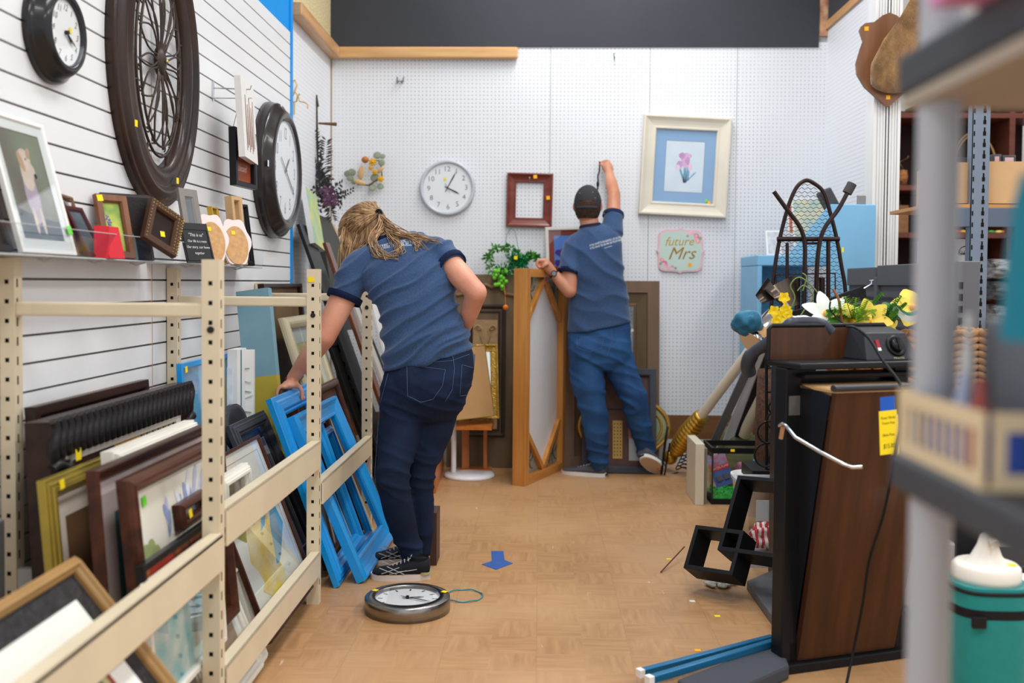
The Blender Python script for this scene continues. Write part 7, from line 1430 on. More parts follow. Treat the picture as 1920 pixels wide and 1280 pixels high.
skin.node_tree.nodes['Principled BSDF'].inputs['Subsurface Weight'].default_value = .08; skin.node_tree.nodes['Principled BSDF'].inputs['Subsurface Radius'].default_value = (.02, .008, .004)
skin2 = mat('skin_tan', (206, 146, 116), .5, col2=(186, 120, 92), vs=7, bump=.12, bs=120)
def heather(n, c, c2): return mat(n, c, .85, col2=c2, vs=160, bump=.2, bs=300, sheen=.2, detail=2)
tee = heather('heather_navy_tee', (42, 68, 104), (52, 81, 120)); navy = mat('navy_rib', (22, 34, 66), .85, bump=.2, bs=300)
jean_w = mat('dark_indigo_denim', (15, 26, 48), .85, col2=(24, 39, 68), vs=7, bump=.3, bs=350, detail=8); jean_m = mat('blue_denim', (22, 58, 104), .8, col2=(36, 84, 134), vs=7, bump=.3, bs=350, detail=8)
stitch = mat('denim_stitch', (70, 92, 128), .8); txw = mat('white_print_ink', (226, 230, 236), .7)
def pu(px): return px
def TR(c, Y, hw, v, e=2.2, dy=0):      # torso ring from a pixel centre, pixel half width vector and half depth in metres
    p = P(c[0], c[1], Y); q = P(c[0]+hw[0], c[1]+hw[1], Y+dy); return (p, q-p, V((0, v, 0))+V((0, 0, v*.12)), e)
def ridge(c, ax, f1, f2, seed):
    a = c.dot(ax)+.030*noise.noise(c*5+V((seed, 0, 3))); w_ = c-ax*a; q = noise.noise(V((w_.x*f2+seed, w_.y*f2+seed, a*f1+w_.z*f2*.3)))
    return max(0, 1-abs(q)*2.6)
def text_on(b, lines, t, W, m, name='shirt_print', off=.0028):
    """lettering pressed on cloth: lines of (text, px, py, px2, py2, height)"""
    mb = MB()
    for (s_, x0, y0, x1, y1, hh) in lines:
        tb = MB(); tb.text(s_, 1, 0, 0, 0, align='LEFT'); xs_ = [v.x for v in tb.v]; w_ = max(xs_)
        dx, dy = (x1-x0), (y1-y0); L = math.hypot(dx, dy); ux, uy = dx/L, dy/L
        vs = []
        for v in tb.v:
            a_, b_ = v.x/w_*L, v.y*hh/.7
            h_ = hit(b, x0+ux*a_+uy*b_, y0+uy*a_-ux*b_, off)
            vs.append(h_ if h_ is not None else None)
        ok = [f for f in tb.f if all(vs[i] is not None for i in f)]
        if not ok: continue
        vs = [v if v is not None else V((0, 0, 0)) for v in vs]; used = sorted({i for f in ok for i in f}); mp = {u: i for i, u in enumerate(used)}
        mb.add([vs[i] for i in used], [tuple(mp[i] for i in f) for f in ok])
    return part(mb, name, t, m, world=True, recalc=False)
def lines_on(b, polys, t, m, name, r_=.0012, off=.001):
    mb = MB()
    for pl in polys:
        pts = []
        for i in range(len(pl)-1):
            for k in range(8): q = k/8; pts.append(hit(b, pl[i][0]*(1-q)+pl[i+1][0]*q, pl[i][1]*(1-q)+pl[i+1][1]*q, off))
        pts.append(hit(b, *pl[-1], off)); pts = [p for p in pts if p is not None]
        if len(pts) > 1: mb.tube(pts, r_, 5)
    return part(mb, name, t, m, world=True)
def face_parts(mb, hc, fwd, up, side, s=1.0):
    """nose, lips, brow, chin and ears added to the head before the skin is fused"""
    F = lambda a, b, c: hc+fwd*a*s+side*b*s+up*c*s
    capsule(mb, [F(.088, 0, .02), F(.106, 0, -.012), F(.104, 0, -.022)], [.008, .011, .012], 10)
    for sg in (-1, 1):
        mb.ell(F(.096, sg*.011, -.024), .008, nu=10, nv=8); mb.ell(F(.082, sg*.032, .022), (.018, .018, .009), nu=10, nv=8); mb.ell(F(.074, sg*.036, -.02), .024, nu=12, nv=8)
        mb.ell(F(-.008, sg*.080, -.004), (.014, .012, .030), nu=12, nv=10)
    mb.tube([F(.092, -.022, -.048), F(.098, 0, -.045), F(.092, .022, -.048)], .0065, 8); mb.tube([F(.090, -.02, -.055), F(.097, 0, -.057), F(.090, .02, -.055)], .007, 8)
    mb.ell(F(.076, 0, -.085), .026, nu=12, nv=8)
def eyes(t, hc, fwd, up, side, m):
    F = lambda a, b, c: hc+fwd*a+side*b+up*c
    for sg in (-1, 1):
        mb = MB(); mb.ell(F(.080, sg*.032, .004), .0125, M_white, 14, 10); mb.ell(F(.0885, sg*.032, .004), .0058, m, 10, 8); part(mb, 'eye', t, world=True)
# ---------------------------------------------------------------- the woman
tw = thing('person', 'woman in navy tee and dark jeans bending to lift a blue frame', 'person', at=PZ(755, 1088, 0))
Ww = WM[tw.name]
hipL, hipR = P(763, 725, 4.06), P(834, 712, 4.12)
hc = P(684, 432, 4.36); neck0 = P(722, 452, 4.26)
up_h = (V((-.10, .12, .9))).normalized(); fw_h = V((-.62, .55, -.50)); fw_h = (fw_h-up_h*fw_h.dot(up_h)).normalized(); sd_h = up_h.cross(fw_h)
mb = MB()
capsule(mb, [P(800, 700, 4.1), P(785, 600, 4.12), P(758, 505, 4.18), neck0], [.10, .085, .085, .048])
capsule(mb, [neck0, hc-up_h*.03], [.05, .052]); mb.ell(hc, (.078, .095, .112), nu=28, nv=20, rot=M((sd_h, fw_h, up_h)).transposed().to_3x3())
mb.ell(hc+fw_h*.02-up_h*.055, (.055, .062, .055), nu=20, nv=14); face_parts(mb, hc, fw_h, up_h, sd_h)
shL, shR = P(678, 490, 4.2), P(832, 476, 4.18)
capsule(mb, [P(755, 490, 4.2), shL], [.07, .055]); capsule(mb, [P(755, 495, 4.2), shR], [.065, .044])
elL = P(608, 632, 4.10); wrL = P(549, 708, 4.19); capsule(mb, [shL, P(648, 550, 4.15), elL], [.056, .056, .047]); capsule(mb, [elL, elL.lerp(wrL, .35), wrL], [.047, .044, .026])
elR = P(893, 548, 4.03); wrR = P(868, 622, 4.17); haR = P(850, 652, 4.27); capsule(mb, [shR, P(860, 513, 4.10), elR], [.045, .050, .043]); capsule(mb, [elR, elR.lerp(wrR, .35), wrR], [.044, .040, .027])
# left hand over the top rail of the blue frame
pc = V((-1.052, 4.165, .764)); mb.loft([(wrL, (.0, .022, .0), (.018, 0, .012)), (wrL.lerp(pc, .55), (.0, .034, .0), (.017, 0, .012)), (pc, (.0, .040, .004), (.014, 0, .014)), (V((-1.072, 4.155, .768)), (0, .039, .004), (.008, 0, .012))], 20); mb.ell(pc, (.030, .045, .020), nu=18, nv=12); mb.ell(V((-1.066, 4.150, .758)), (.022, .040, .014), nu=18, nv=12); mb.ell(V((-1.036, 4.182, .762)), (.020, .024, .018), nu=14, nv=10)
for i, (y, ex, dz) in enumerate(((4.120, .0, -.002), (4.143, .008, .0), (4.166, .005, .0), (4.188, -.006, -.004))):
    fingerc(mb, [V((-1.062, y+.004, .760)), V((-1.082-ex*.6, y-.002, .756)), V((-1.092-ex*.6, y-.006, .736+dz)), V((-1.089-ex*.6, y-.008, .706+dz))])
fingerc(mb, [V((-1.044, 4.188, .768)), V((-1.024, 4.194, .758)), V((-1.008, 4.192, .734)), V((-1.004, 4.186, .700))], .0115, .0085)
# right hand resting on the front of the thigh
pr_ = wrR.lerp(haR, .75)+V((0, .012, 0)); capsule(mb, [wrR, wrR.lerp(pr_, .5), pr_], [.027, .025, .022]); mb.ell(pr_+V((-.006, .004, -.008)), (.038, .019, .040), nu=18, nv=12)
for i in range(4): b_ = pr_+V((-.034+.019*i, .008, -.034)); fingerc(mb, [b_, b_+V((-.004, .014, -.026)), b_+V((-.008, .010, -.048+.004*abs(i-1))), b_+V((-.012, .000, -.062+.005*abs(i-1)))])
fingerc(mb, [pr_+V((-.024, .0, .004)), pr_+V((-.050, .012, -.006)), pr_+V((-.064, .010, -.028))], .0115, .009)
kL, aL = P(737, 885, 3.99), P(770, 1042, 4.06); kR, aR = P(788, 885, 4.12), P(793, 1030, 4.19)
capsule(mb, [hipL, P(752, 800, 4.05), kL, P(746, 950, 4.03), aL], [.055, .05, .038, .036, .030]); capsule(mb, [hipR, P(810, 800, 4.12), kR, P(789, 950, 4.14), aR], [.055, .05, .038, .034, .028])
def foot(mb, an, heel, toe): capsule(mb, [an, V((heel.x, heel.y, .055)).lerp(V((toe.x, toe.y, .055)), .12), V((heel.x*.6+toe.x*.4, heel.y*.6+toe.y*.4, .045)), V((toe.x, toe.y, .038)).lerp(V((heel.x, heel.y, .038)), .35)], [.030, .020, .018, .014])
hl, tl_ = PZ(804, 1083, 0)+V((-.02, .02, 0)), PZ(703, 1083, 0); hl.z = tl_.z = 0
hr, tr_ = V((PZ(796, 1052, 0).x, 4.24, 0)), V((PZ(718, 1056, 0).x, 4.20, 0))
foot(mb, aL, hl.lerp(tl_, .15), tl_); foot(mb, aR, hr.lerp(tr_, .15), tr_)
body = baked(mb, .0048, 3); body.materials.append(skin); part(local(body, Ww), 'body', tw, recalc=False)
eyes(tw, hc, fw_h, up_h, sd_h, mat('iris_dark', (60, 70, 80), .3))
for (y, ex) in ((4.112, 0), (4.135, .008), (4.158, .005), (4.182, -.006)): mb = MB(); mb.ell((-1.0965-ex*.6, y, .710), (.002, .0055, .007), nu=10, nv=6); part(mb, 'fingernail', tw, mat('nail_pink', (228, 170, 156), .3), world=True)
mb = MB(); mb.ell((-.9935, 4.186, .706), (.002, .006, .008), nu=10, nv=6); part(mb, 'fingernail', tw, mat('nail_pink', (0, 0, 0)), world=True)
# jeans
mb = MB()
mb.loft([TR((805, 655), 4.11, (74, -16), .098), TR((804, 680), 4.09, (84, -18), .115), TR((803, 705), 4.075, (87, -16), .130), TR((797, 735), 4.075, (87, -12), .130), TR((791, 765), 4.085, (80, -8), .112), TR((790, 785), 4.09, (68, -4), .08)], 36)
mb.ell(P(775, 722, 4.015), (.085, .07, .09), nu=20, nv=14); mb.ell(P(845, 712, 4.05), (.08, .07, .09), nu=20, nv=14)
capsule(mb, [P(757, 730, 4.07), P(752, 800, 4.05), kL, P(746, 950, 4.03), P(765, 1015, 4.06), P(772, 1036, 4.06)], [.098, .092, .069, .064, .052, .050])
capsule(mb, [P(828, 725, 4.12), P(810, 800, 4.12), kR, P(789, 950, 4.14), P(791, 1010, 4.18), P(792, 1028, 4.19)], [.098, .090, .064, .056, .048, .046])
jw = baked(mb, .0075, 5)
axl = V((.35, 0, 1)).normalized()
def jd(c):
    k_ = max(0, ridge(c, axl, 17, 3.5, 3))**3; z = c.z
    w_ = .15+.8*math.exp(-((z-.42)/.10)**2)+1.0*math.exp(-((z-.10)/.09)**2)+.7*math.exp(-((z-.70)/.07)**2)
    return .0095*w_*(k_**.6-.3)
displace(jw, jd); bj = bvh(jw); jw.materials.append(jean_w); part(local(jw, Ww), 'jeans', tw, recalc=False)
lines_on(bj, [[(763, 684), (795, 688), (835, 693)], [(763, 684), (764, 742), (789, 754), (812, 748), (829, 724), (835, 693)], [(866, 684), (888, 690)], [(866, 684), (862, 742), (880, 740)], [(848, 660), (852, 690), (848, 730), (835, 752)], [(760, 672), (800, 680), (848, 676), (880, 664)]], tw, stitch, 'pocket_stitching')
lines_on(bj, [[(728, 700), (712, 760), (706, 830), (703, 890), (708, 930)]], tw, stitch, 'side_seam')
mb = MB(); q = hit(bj, 765, 683, .002); mb.ell(q, (.005, .003, .005)); part(mb, 'rivet', tw, mat('brass', (0, 0, 0)), world=True)
q0, q1, q2_ = hit(bj, 884, 668, .004) or P(884, 668, 4.05), hit(bj, 882, 688, .004) or P(882, 688, 4.05), None
mb = MB(); mb.obox(P(880, 688, 4.06), P(889, 688, 4.06)-P(880, 688, 4.06), V((0, .02, 0)), P(882, 664, 4.08)-P(880, 688, 4.06)); single(mb, 'phone', 'grey phone edge sticking out of the woman\'s back pocket', 'phone', mat('phone_grey', (70, 74, 96), .4), world=True, at=P(884, 680, 4.06), bevel=.003)
# tee shirt
mb = MB()
mb.loft([TR((801, 672), 4.10, (81, -19), .122), TR((799, 655), 4.10, (80, -19), .120), TR((795, 625), 4.10, (76, -15), .112), TR((788, 590), 4.11, (71, -14), .108), TR((777, 550), 4.14, (74, -18), .118), TR((762, 512), 4.17, (84, -24), .125), TR((752, 484), 4.20, (86, -23), .115), TR((745, 462), 4.22, (74, -18), .095), TR((738, 448), 4.24, (46, -12), .075), TR((730, 444), 4.25, (30, -8), .058)], 40)
capsule(mb, [P(692, 490, 4.20), P(668, 505, 4.18), P(652, 542, 4.16)], [.072, .070, .068]); sl_a = (P(646, 560, 4.15)-P(668, 505, 4.18)).normalized()
def cone(mb, p, q, r0, r1, n=24): mb.tube([p, q], [r0, r1], n)
cone(mb, P(668, 505, 4.18), P(646, 560, 4.15), .070, .066); cone(mb, P(825, 472, 4.19), P(848, 496, 4.13), .066, .058); capsule(mb, [P(815, 472, 4.19), P(832, 480, 4.17)], [.07, .064])
ts = baked(mb, .0065, 6); ax_t = V((-.25, .15, .9)).normalized()
def td(c):
    a = c.z; w_ = .35+1.0*math.exp(-((a-.93)/.09)**2)+.35*math.exp(-((a-1.12)/.10)**2)
    d = V((.75, 0, .55)).normalized(); k_ = max(0, ridge(c, d.cross(V((0, 1, 0))), 17, 3.2, 7))**3
    return .016*(w_+.25)*(k_**.6-.3)+.003*noise.noise(c*11)
displace(ts, td); bt = bvh(ts); ts.materials.append(tee); part(local(ts, Ww), 'tee_shirt', tw, recalc=False)
def cuffr(t, p, d, r_, w_=.022): 
    d = d.normalized(); q = d.cross(V((0, 1, 0))).normalized(); q2 = d.cross(q); mb = MB(); mb.loft([(p-d*w_/2, q*r_*1.01, q2*r_*1.01), (p+d*w_/2, q*r_*.985, q2*r_*.985), (p+d*w_/2, q*r_*.9, q2*r_*.9)], 32, caps=False); return part(mb, 'sleeve_cuff', t, navy, world=True)
cuffr(tw, P(646, 558, 4.152), P(646, 560, 4.15)-P(668, 505, 4.18), .0755, .028); cuffr(tw, P(847, 495, 4.133), P(848, 496, 4.13)-P(825, 472, 4.19), .064, .026)
mb = MB(); q = (neck0-P(745, 462, 4.22)).normalized(); mb.loft([(P(732, 447, 4.245), V((.062, 0, .012)), V((0, .055, .0))), (P(727, 441, 4.26), V((.058, 0, .012)), V((0, .052, 0)))], 28, caps=False); part(mb, 'collar', tw, navy, world=True)
text_on(bt, [('IF YOU WANT TO GO QUICKLY, GO ALONE.', 701, 467, 790, 448, 4.8), ('IF YOU WANT TO GO FAR, GO TOGETHER.', 704, 471, 792, 453, 4.8), ('AFRICAN PROVERB', 746, 463, 772, 461, 2.2)], tw, Ww, txw)
# hair
hairm = mat('ash_blond_hair', (160, 124, 84), .5, col2=(112, 82, 54), vs=9, stretch=(6, 6, 1), detail=5)
hairl = mat('light_blond_hair', (198, 164, 120), .5, col2=(154, 120, 82), vs=9, stretch=(6, 6, 1), detail=5)
Rh = M((sd_h, fw_h, up_h)).transposed().to_3x3()
mb = MB(); mb.ell(hc-fw_h*.016+up_h*.012, (.088, .098, .110), nu=32, nv=22, rot=Rh)
cap = baked(mb, .006, 2); bh_tree = bvh(cap); cap.materials.append(hairm); part(local(cap, Ww), 'hair_base', tw, recalc=False)
def hs(px, py, off=.004, Yd=4.27):
    h_ = hit(bh_tree, px, py, off); return h_ if h_ is not None else P(px, py, Yd)
tie = hs(708, 402, .012)
mbA, mbB = MB(), MB()
def strand(mb, pts, r0, r1=.0012): p = smooth(pts, 5); mb.tube(p, [r0+(r1-r0)*i/(len(p)-1) for i in range(len(p))], 5)
for i in range(210):   # swept back to the tie
    q = R.random(); a_ = PI*(.95+.62*q); x0, y0 = 684+50*math.cos(a_), 436+54*math.sin(a_)
    if i % 3 == 0: x0, y0 = 642+R.random()*30, 425+R.random()*22
    xm, ym = x0*.5+708*.5+R.uniform(-4, 4), y0*.5+402*.5-9*R.random()
    strand(mbA if R.random() < .6 else mbB, [hs(x0, y0, .002, 4.33), hs(x0*.75+708*.25, y0*.75+402*.25-5, .007+R.random()*.004, 4.3), hs(xm, ym, .009+R.random()*.004, 4.27), tie+V((R.uniform(-.008, .008), 0, R.uniform(-.010, .010)))], .0026, .0018)
for i in range(300):   # loose sheet hanging from the side of the head down past the shoulder
    x0 = 641+R.random()*64; y0 = 424+R.random()*22; q = (x0-640)/64; xe = 636+q*38+R.uniform(-5, 5); ye = 532-q*52+R.uniform(-22, 12)
    strand(mbA if R.random() < .5 else mbB, [hs(x0, y0, .003), hs(x0-2, y0+16, .007), P(x0*.6+xe*.4-2, 462, 4.235+R.random()*.05), P(x0*.3+xe*.7-2, 482, 4.22+R.random()*.05), P(xe, ye, 4.21+R.random()*.04)], .0026, .0010)
for i in range(80):    # ponytail lying across the upper back
    e = R.random(); tgt = [((722, 426), (736, 446), (748, 468), (744, 478)), ((726, 420), (758, 440), (786, 446), (816, 454)), ((724, 424), (748, 440), (776, 450), (790, 470)), ((716, 424), (700, 450), (712, 478), (736, 486))][i % 4]
    pts = [tie]
    for k, (x, y) in enumerate(tgt):
        x += R.uniform(-8, 8)*(1+.3*k); y += R.uniform(-6, 5)
        h_ = hit(bt, x, y, .006+.004*R.random()); 
        if k == 0: h_ = P(x, y, 4.235)
        pts.append(h_ if h_ is not None else P(x, y, 4.17))
    strand(mbA if R.random() < .5 else mbB, pts, .0028 if i % 3 else .002, .0009)
part(mbA, 'hair_strands', tw, hairm, world=True, kind='stuff', recalc=False); part(mbB, 'hair_highlights', tw, hairl, world=True, kind='stuff', recalc=False)
mb = MB(); mb.tube([tie+V((.012*math.cos(a_*PI/8), -.004, .014*math.sin(a_*PI/8))) for a_ in range(16)], .005, 8, closed=True); mb.ell(tie, (.011, .009, .012)); part(mb, 'hair_tie', tw, M_black, world=True)
# shoes
def wshoe(heel, toe, hz=0):
    d = (toe-heel); L_ = d.length; return look_mx(V((heel.x, heel.y, 0)), d, (0, 0, 1)), L_
blks = mat('black_mesh_shoe', (26, 28, 34), .7, bump=.3, bs=400); gry = mat('grey_piping', (176, 178, 182), .5); sol = mat('pale_pink_white_sole', (222, 210, 202), .5)
def wextra(t, Mx):
    for s_ in (-1, 1):
        mb = MB(); mb.T = Mx; y = s_*.047
        for (a, b) in (((.10, .03), (.17, .062)), ((.13, .03), (.20, .055)), ((.09, .045), (.16, .03)), ((.12, .058), (.19, .032)), ((.05, .05), (.12, .04))): mb.tube([(a[0], y*1.0, a[1]), ((a[0]+b[0])/2, y*1.06, (a[1]+b[1])/2), (b[0], y*.98, b[1])], .0018, 5)
        part(mb, 'side_stripes', t, gry, world=True)
    mb = MB(); mb.T = Mx; mb.loft([((.045, 0, .078), (.036, 0, 0), (0, .036, 0)), ((.045, 0, .092), (.040, 0, .004), (0, .038, 0))], 24, caps=False); part(mb, 'shoe_collar', t, blks, world=True)
    mb = MB(); mb.T = Mx; mb.loft([((.02, 0, .026), (.03, 0, 0), (0, .042, 0)), ((.02, 0, .034), (.028, 0, 0), (0, .041, 0))], 20); part(mb, 'heel_gel', t, mat('olive_gel', (170, 160, 110), .3), world=True)
for (h0, t0) in ((PZ(806, 1084, 0), PZ(699, 1084, 0)), (hr, tr_)):
    Mx, L_ = wshoe(h0, t0); shoe(tw, Mx, max(L_, .235), .095, blks, sol, gry, extra=wextra)
# ---------------------------------------------------------------- the man
tm_ = thing('person', 'man in dark cap, navy tee and jeans reaching up to the pegboard', 'person', at=PZ(1125, 893, 0)); Wm = WM[tm_.name]
hm = P(1102, 386, 6.20); upm = V((.0, .02, 1)).normalized(); fwm = V((.10, .97, .12)); fwm = (fwm-upm*fwm.dot(upm)).normalized(); sdm = upm.cross(fwm)
nk = P(1106, 424, 6.19); mb = MB()
capsule(mb, [P(1124, 620, 6.2), P(1121, 530, 6.18), P(1114, 465, 6.18), nk], [.10, .095, .085, .055]); capsule(mb, [nk, hm-upm*.04], [.060, .058]); mb.ell(hm, (.077, .097, .115), nu=28, nv=20, rot=M((sdm, fwm, upm)).transposed().to_3x3()); mb.ell(hm+fwm*.02-upm*.055, (.058, .065, .058)); face_parts(mb, hm, fwm, upm, sdm)
sl, sr = P(1078, 458, 6.18), P(1149, 436, 6.20); capsule(mb, [P(1113, 466, 6.18), P(1082, 468, 6.17)], [.07, .055]); capsule(mb, [P(1113, 466, 6.18), sr], [.055, .044])
el, wl = P(1068, 545, 6.10), P(1037, 511, 6.10); capsule(mb, [P(1080, 470, 6.17), P(1069, 505, 6.13), el], [.052, .055, .044]); capsule(mb, [el, el.lerp(wl, .35), wl], [.044, .043, .029])
er, wr = P(1151, 366, 6.34), P(1142, 324, 6.50); capsule(mb, [sr, P(1150, 400, 6.26), er], [.046, .045, .041]); capsule(mb, [er, er.lerp(wr, .4), wr], [.042, .040, .027])
# left hand closed over the top edge of the oak door
hd = P(1021, 494, 6.07); capsule(mb, [wl, wl.lerp(hd, .7), hd], [.029, .034, .034])
for i in range(4):
    o_ = hd+V((-.022+.004*i, -.03+.02*i, .018-.004*i)); fingerc(mb, [hd+V((.0, -.026+.018*i, .018)), o_+V((-.016, 0, -.002)), o_+V((-.024, 0, -.028)), o_+V((-.006, 0, -.044))], .0105, .0085)
fingerc(mb, [wl.lerp(hd, .5), hd+V((.012, -.04, -.004)), hd+V((-.012, -.045, -.022))], .0125, .010)
# right hand pinching the cord on the wall
hd2 = P(1139, 311, 6.55); capsule(mb, [wr, wr.lerp(hd2, .6), hd2], [.027, .034, .030]); pin = P(1125, 306, 6.585)
for i in range(4):
    o_ = hd2+V((.010-.010*i, .02, .030-.018*i)); fingerc(mb, [hd2+V((.008, .0, .018-.013*i)), o_+V((-.006, .008, .006)), pin+V((.022+.004*i, .0, .012-.016*i)), pin+V((.006+.006*i, .006, .003-.014*i))], .0105, .0085)
fingerc(mb, [wr.lerp(hd2, .5), hd2+V((-.020, -.012, -.010)), pin+V((.004, -.004, -.006))], .012, .009)
kl, al = P(1113, 770, 6.14), P(1123, 868, 6.16); kr, ar = P(1186, 748, 6.16), P(1210, 848, 6.26)
capsule(mb, [P(1100, 650, 6.18), kl, al], [.07, .05, .038]); capsule(mb, [P(1150, 650, 6.2), kr, ar], [.07, .05, .038])
hlm, tlm = PZ(1136, 895, 0)+V((0, .02, 0)), PZ(1077, 890, 0)+V((-.02, .04, 0)); foot(mb, al, hlm.lerp(tlm, .15), tlm)
toe_r = PZ(1238, 893, 0)+V((.02, .02, .03)); heel_r = P(1207, 857, 6.20); capsule(mb, [ar, heel_r.lerp(toe_r, .3)+V((0, .03, .01)), toe_r+V((-.02, .03, .02))], [.036, .03, .026])
bm_ = baked(mb, .0052, 3); bm_.materials.append(skin2); part(local(bm_, Wm), 'body', tm_, recalc=False); eyes(tm_, hm, fwm, upm, sdm, mat('iris_dark', (0, 0, 0)))
mb = MB(); mb.loft([TR((1124, 602), 6.2, (57, -10), .118), TR((1124, 625), 6.19, (59, -10), .125), TR((1124, 650), 6.18, (59, -8), .128), TR((1125, 675), 6.18, (58, -4), .12), TR((1126, 690), 6.18, (50, 0), .08)], 36); mb.ell(P(1102, 655, 6.10), (.085, .06, .09)); mb.ell(P(1148, 652, 6.12), (.08, .06, .09))
capsule(mb, [P(1098, 660, 6.17), P(1101, 708, 6.16), P(1112, 762, 6.14), P(1117, 805, 6.15), P(1121, 845, 6.16), P(1123, 868, 6.16)], [.105, .106, .086, .076, .066, .058])
capsule(mb, [P(1152, 660, 6.2), P(1171, 708, 6.19), P(1188, 745, 6.17), P(1197, 785, 6.2), P(1206, 822, 6.24), P(1211, 843, 6.26)], [.105, .092, .082, .074, .064, .058])
jm = baked(mb, .0085, 5)
def jdm(c):
    k_ = max(0, ridge(c, axl, 14, 3.2, 11))**3; z = c.z; w_ = .5+1.0*math.exp(-((z-.10)/.10)**2)+.7*math.exp(-((z-.45)/.12)**2)+.5*math.exp(-((z-.72)/.06)**2); return .012*w_*(k_**.6-.3)
displace(jm, jdm); bjm = bvh(jm); jm.materials.append(jean_m); part(local(jm, Wm), 'jeans', tm_, recalc=False)
lines_on(bjm, [[(1082, 632), (1132, 630)], [(1082, 632), (1083, 652), (1105, 660), (1128, 652), (1132, 630)], [(1160, 618), (1182, 614)], [(1146, 612), (1147, 640), (1138, 668)]], tm_, stitch, 'pocket_stitching', .0018)
mb = MB(); mb.loft([TR((1124, 611), 6.19, (59.5, -10), .135), TR((1124, 600), 6.19, (59, -10), .132), TR((1122, 570), 6.19, (56, -8), .126), TR((1120, 530), 6.18, (51, -5), .126), TR((1118, 490), 6.18, (50, -4), .130), TR((1116, 462), 6.18, (50, -7), .122), TR((1112, 445), 6.18, (45, -10), .105), TR((1108, 434), 6.18, (33, -8), .090), TR((1107, 424), 6.19, (21, -4), .072)], 40)
capsule(mb, [P(1094, 455, 6.18), P(1080, 463, 6.17), P(1070, 498, 6.14)], [.078, .075, .066]); cone(mb, P(1075, 470, 6.17), P(1067, 512, 6.12), .070, .064)
capsule(mb, [P(1140, 446, 6.19), P(1148, 430, 6.21)], [.075, .066]); cone(mb, P(1147, 440, 6.20), P(1150, 399, 6.26), .075, .058)
tsm = baked(mb, .0075, 6)
def tdm(c):
    a = c.z; d = V((.5, 0, .85)).normalized(); k_ = max(0, ridge(c, d, 9, 2.6, 17))**3
    return .009*(.4+.8*math.exp(-((a-1.25)/.18)**2)+.5*math.exp(-((a-.95)/.05)**2))*(k_**.6-.3)*1.3+.003*noise.noise(c*10)
displace(tsm, tdm); btm = bvh(tsm); tsm.materials.append(tee); part(local(tsm, Wm), 'tee_shirt', tm_, recalc=False)
cuffr(tm_, P(1067, 511, 6.12), P(1067, 512, 6.12)-P(1075, 470, 6.17), .070, .03); cuffr(tm_, P(1150, 403, 6.258), P(1150, 402, 6.26)-P(1147, 436, 6.20), .067, .022)
mb = MB(); mb.loft([(P(1107, 425, 6.19), V((.071, 0, .010)), V((0, .073, .0))), (P(1106.5, 420, 6.19), V((.064, 0, .010)), V((0, .066, 0)))], 28, caps=False); part(mb, 'collar', tm_, navy, world=True)
text_on(btm, [('IF YOU WANT TO GO QUICKLY, GO ALONE.', 1106, 462.5, 1164, 446, 3.8), ('IF YOU WANT TO GO FAR, GO TOGETHER.', 1107, 468, 1164, 451.5, 3.8), ('AFRICAN PROVERB', 1133, 466, 1147, 462, 1.6)], tm_, Wm, txw, off=.004)
# cap, hair, watch
mb = MB(); mb.ell(hm-fwm*.008+upm*.0, (.0835, .103, .115), nu=30, nv=20, rot=M((sdm, fwm, upm)).transposed().to_3x3()); k0 = []
vs_, fs_ = mb.v, mb.f; keep = [f for f in fs_ if all((vs_[i]-hm).dot(upm) < .035 and (vs_[i]-hm).dot(fwm) < .03 and (vs_[i]-hm).dot(upm) > -.085 for i in f)]
mb.f = keep; mb.m = [0]*len(keep); mb.s = [True]*len(keep); part(mb, 'short_hair', tm_, mat('dark_brown_hair', (52, 38, 30), .8, col2=(74, 56, 44), vs=60, bump=.5, bs=200), world=True)
capm = mat('charcoal_cap', (54, 54, 58), .85, bump=.25, bs=220, var=.06)
mb = MB(); mb.ell(hm+upm*.012-fwm*.004, (.086, .106, .118), nu=36, nv=26, rot=M((sdm, fwm, upm)).transposed().to_3x3()); vs_, fs_ = mb.v, mb.f
def capkeep(f):
    for i in f:
        d = vs_[i]-hm; u_, f__, s_ = d.dot(upm), d.dot(fwm), d.dot(sdm)
        if u_ < -.018-.0*f__: return False
        if f__ < -.05 and abs(s_) < .03 and u_ < .012: return False
    return True
keep = [f for f in fs_ if capkeep(f)]; mb.f = keep; mb.m = [0]*len(keep); mb.s = [True]*len(keep); part(mb, 'cap_crown', tm_, capm, world=True)
F_ = lambda a, b, c: hm+fwm*a+sdm*b+upm*c
mb = MB(); mb.tube([F_(-.1085*math.cos(a_), .0875*math.sin(a_), -.018) for a_ in [(-1+2*i/16)*.75 for i in range(17)]], .006, 8, flat=1.6); part(mb, 'cap_strap', tm_, capm, world=True)
mb = MB(); pts = [F_(.09+.07*math.cos(a_), .075*math.sin(a_), .0) for a_ in [(-.5+i/12)*PI for i in range(13)]]; lo = [p-upm*.004 for p in pts]; mb.add(pts+lo, [tuple(range(13)), tuple(range(13, 26))[::-1]]+[(i, i+1, 14+i, 13+i) for i in range(12)]); part(mb, 'cap_visor', tm_, capm, world=True)
for (b_, c_) in ((-.035, .075), (.045, .07), (-.05, .04)): mb = MB(); mb.ell(F_(-.085, b_, c_), .0035, nu=8, nv=6); part(mb, 'cap_eyelet', tm_, mat('pale_eyelet', (150, 150, 152), .6), world=True)
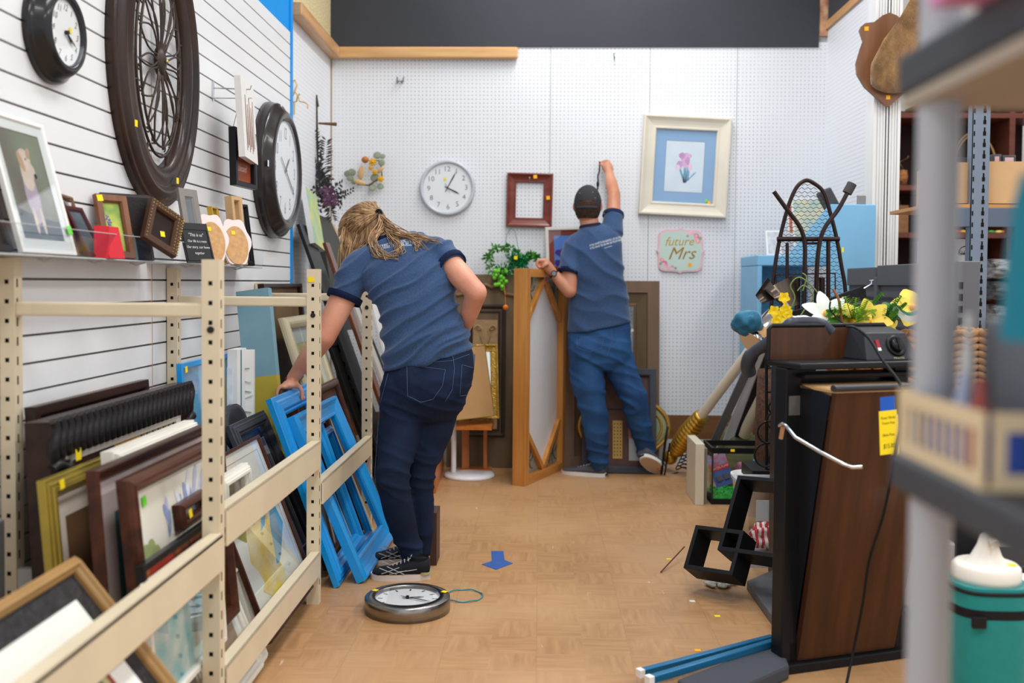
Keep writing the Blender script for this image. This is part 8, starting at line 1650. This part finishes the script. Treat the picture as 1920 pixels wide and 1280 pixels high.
mb = MB(); d = (hd-wl).normalized(); q = d.cross(V((0, 1, 0))).normalized(); q2 = d.cross(q); pw = wl+d*-.008; mb.loft([(pw-d*.011, q*.033, q2*.033), (pw+d*.011, q*.0335, q2*.0335)], 28, caps=False); part(mb, 'watch_strap', tm_, M_black, world=True)
mb = MB(); wf = pw+V((0, -.034, .0)); mb.cyl(wf+V((0, .006, 0)), wf+V((0, -.006, 0)), .019, n=24); part(mb, 'watch_case', tm_, M_black, world=True); mb = MB(); mb.cyl(wf+V((0, -.005, 0)), wf+V((0, -.0068, 0)), .014, n=24); part(mb, 'watch_face', tm_, mat('watch_face_grey', (120, 126, 130), .3), world=True)
# cord he is hanging
mb = MB(); mb.tube(smooth([pin+V((-.002, 0, .012)), pin+V((-.004, .002, -.05)), P(1121, 330, 6.6), P(1122, 342, 6.6)]), .0045, 6); mb.ell(P(1121, 345, 6.6), (.009, .009, .022)); mb.tube([P(1121, 350, 6.6), P(1119, 360, 6.6)], .004, 6); single(mb, 'toggle_cord', 'short dark cord with a toggle held by the man against the pegboard', 'cord', M_black, world=True, at=P(1121, 335, 6.6))
dgs = mat('dark_grey_canvas', (84, 86, 94), .85, bump=.25, bs=300); ws = mat('off_white_rubber', (226, 224, 218), .55); gum = mat('tan_outsole', (196, 172, 146), .7)
Mx = look_mx(V((hlm.x, hlm.y, 0)), tlm-hlm, (0, 0, 1)); shoe(tm_, Mx, .29, .11, dgs, ws, mat('white_lace', (220, 218, 212), .7), patch=M_black, canvas=True)
th = PZ(1243, 893, 0)+V((0, .06, .012)); hh = P(1204, 858, 6.16); d = (th-hh); nrm = V((0, -1, 0)); dn = d.normalized(); zup = V((.15, .80, .55)); Mx = look_mx(hh, d, zup)
def mextra(t, Mx):
    mb = MB(); mb.T = Mx; s = d.length
    pts = [(.5*s+.47*s*math.cos(2*PI*i/36), .047*math.copysign(abs(math.sin(2*PI*i/36))**.75, math.sin(2*PI*i/36))) for i in range(36)]; mb.poly(pts, -.0025, 0); part(mb, 'outsole', t, gum, world=True)
shoe(tm_, Mx, max(d.length, .2), .11, dgs, ws, mat('white_lace', (0, 0, 0)), patch=M_black, canvas=True, extra=mextra)
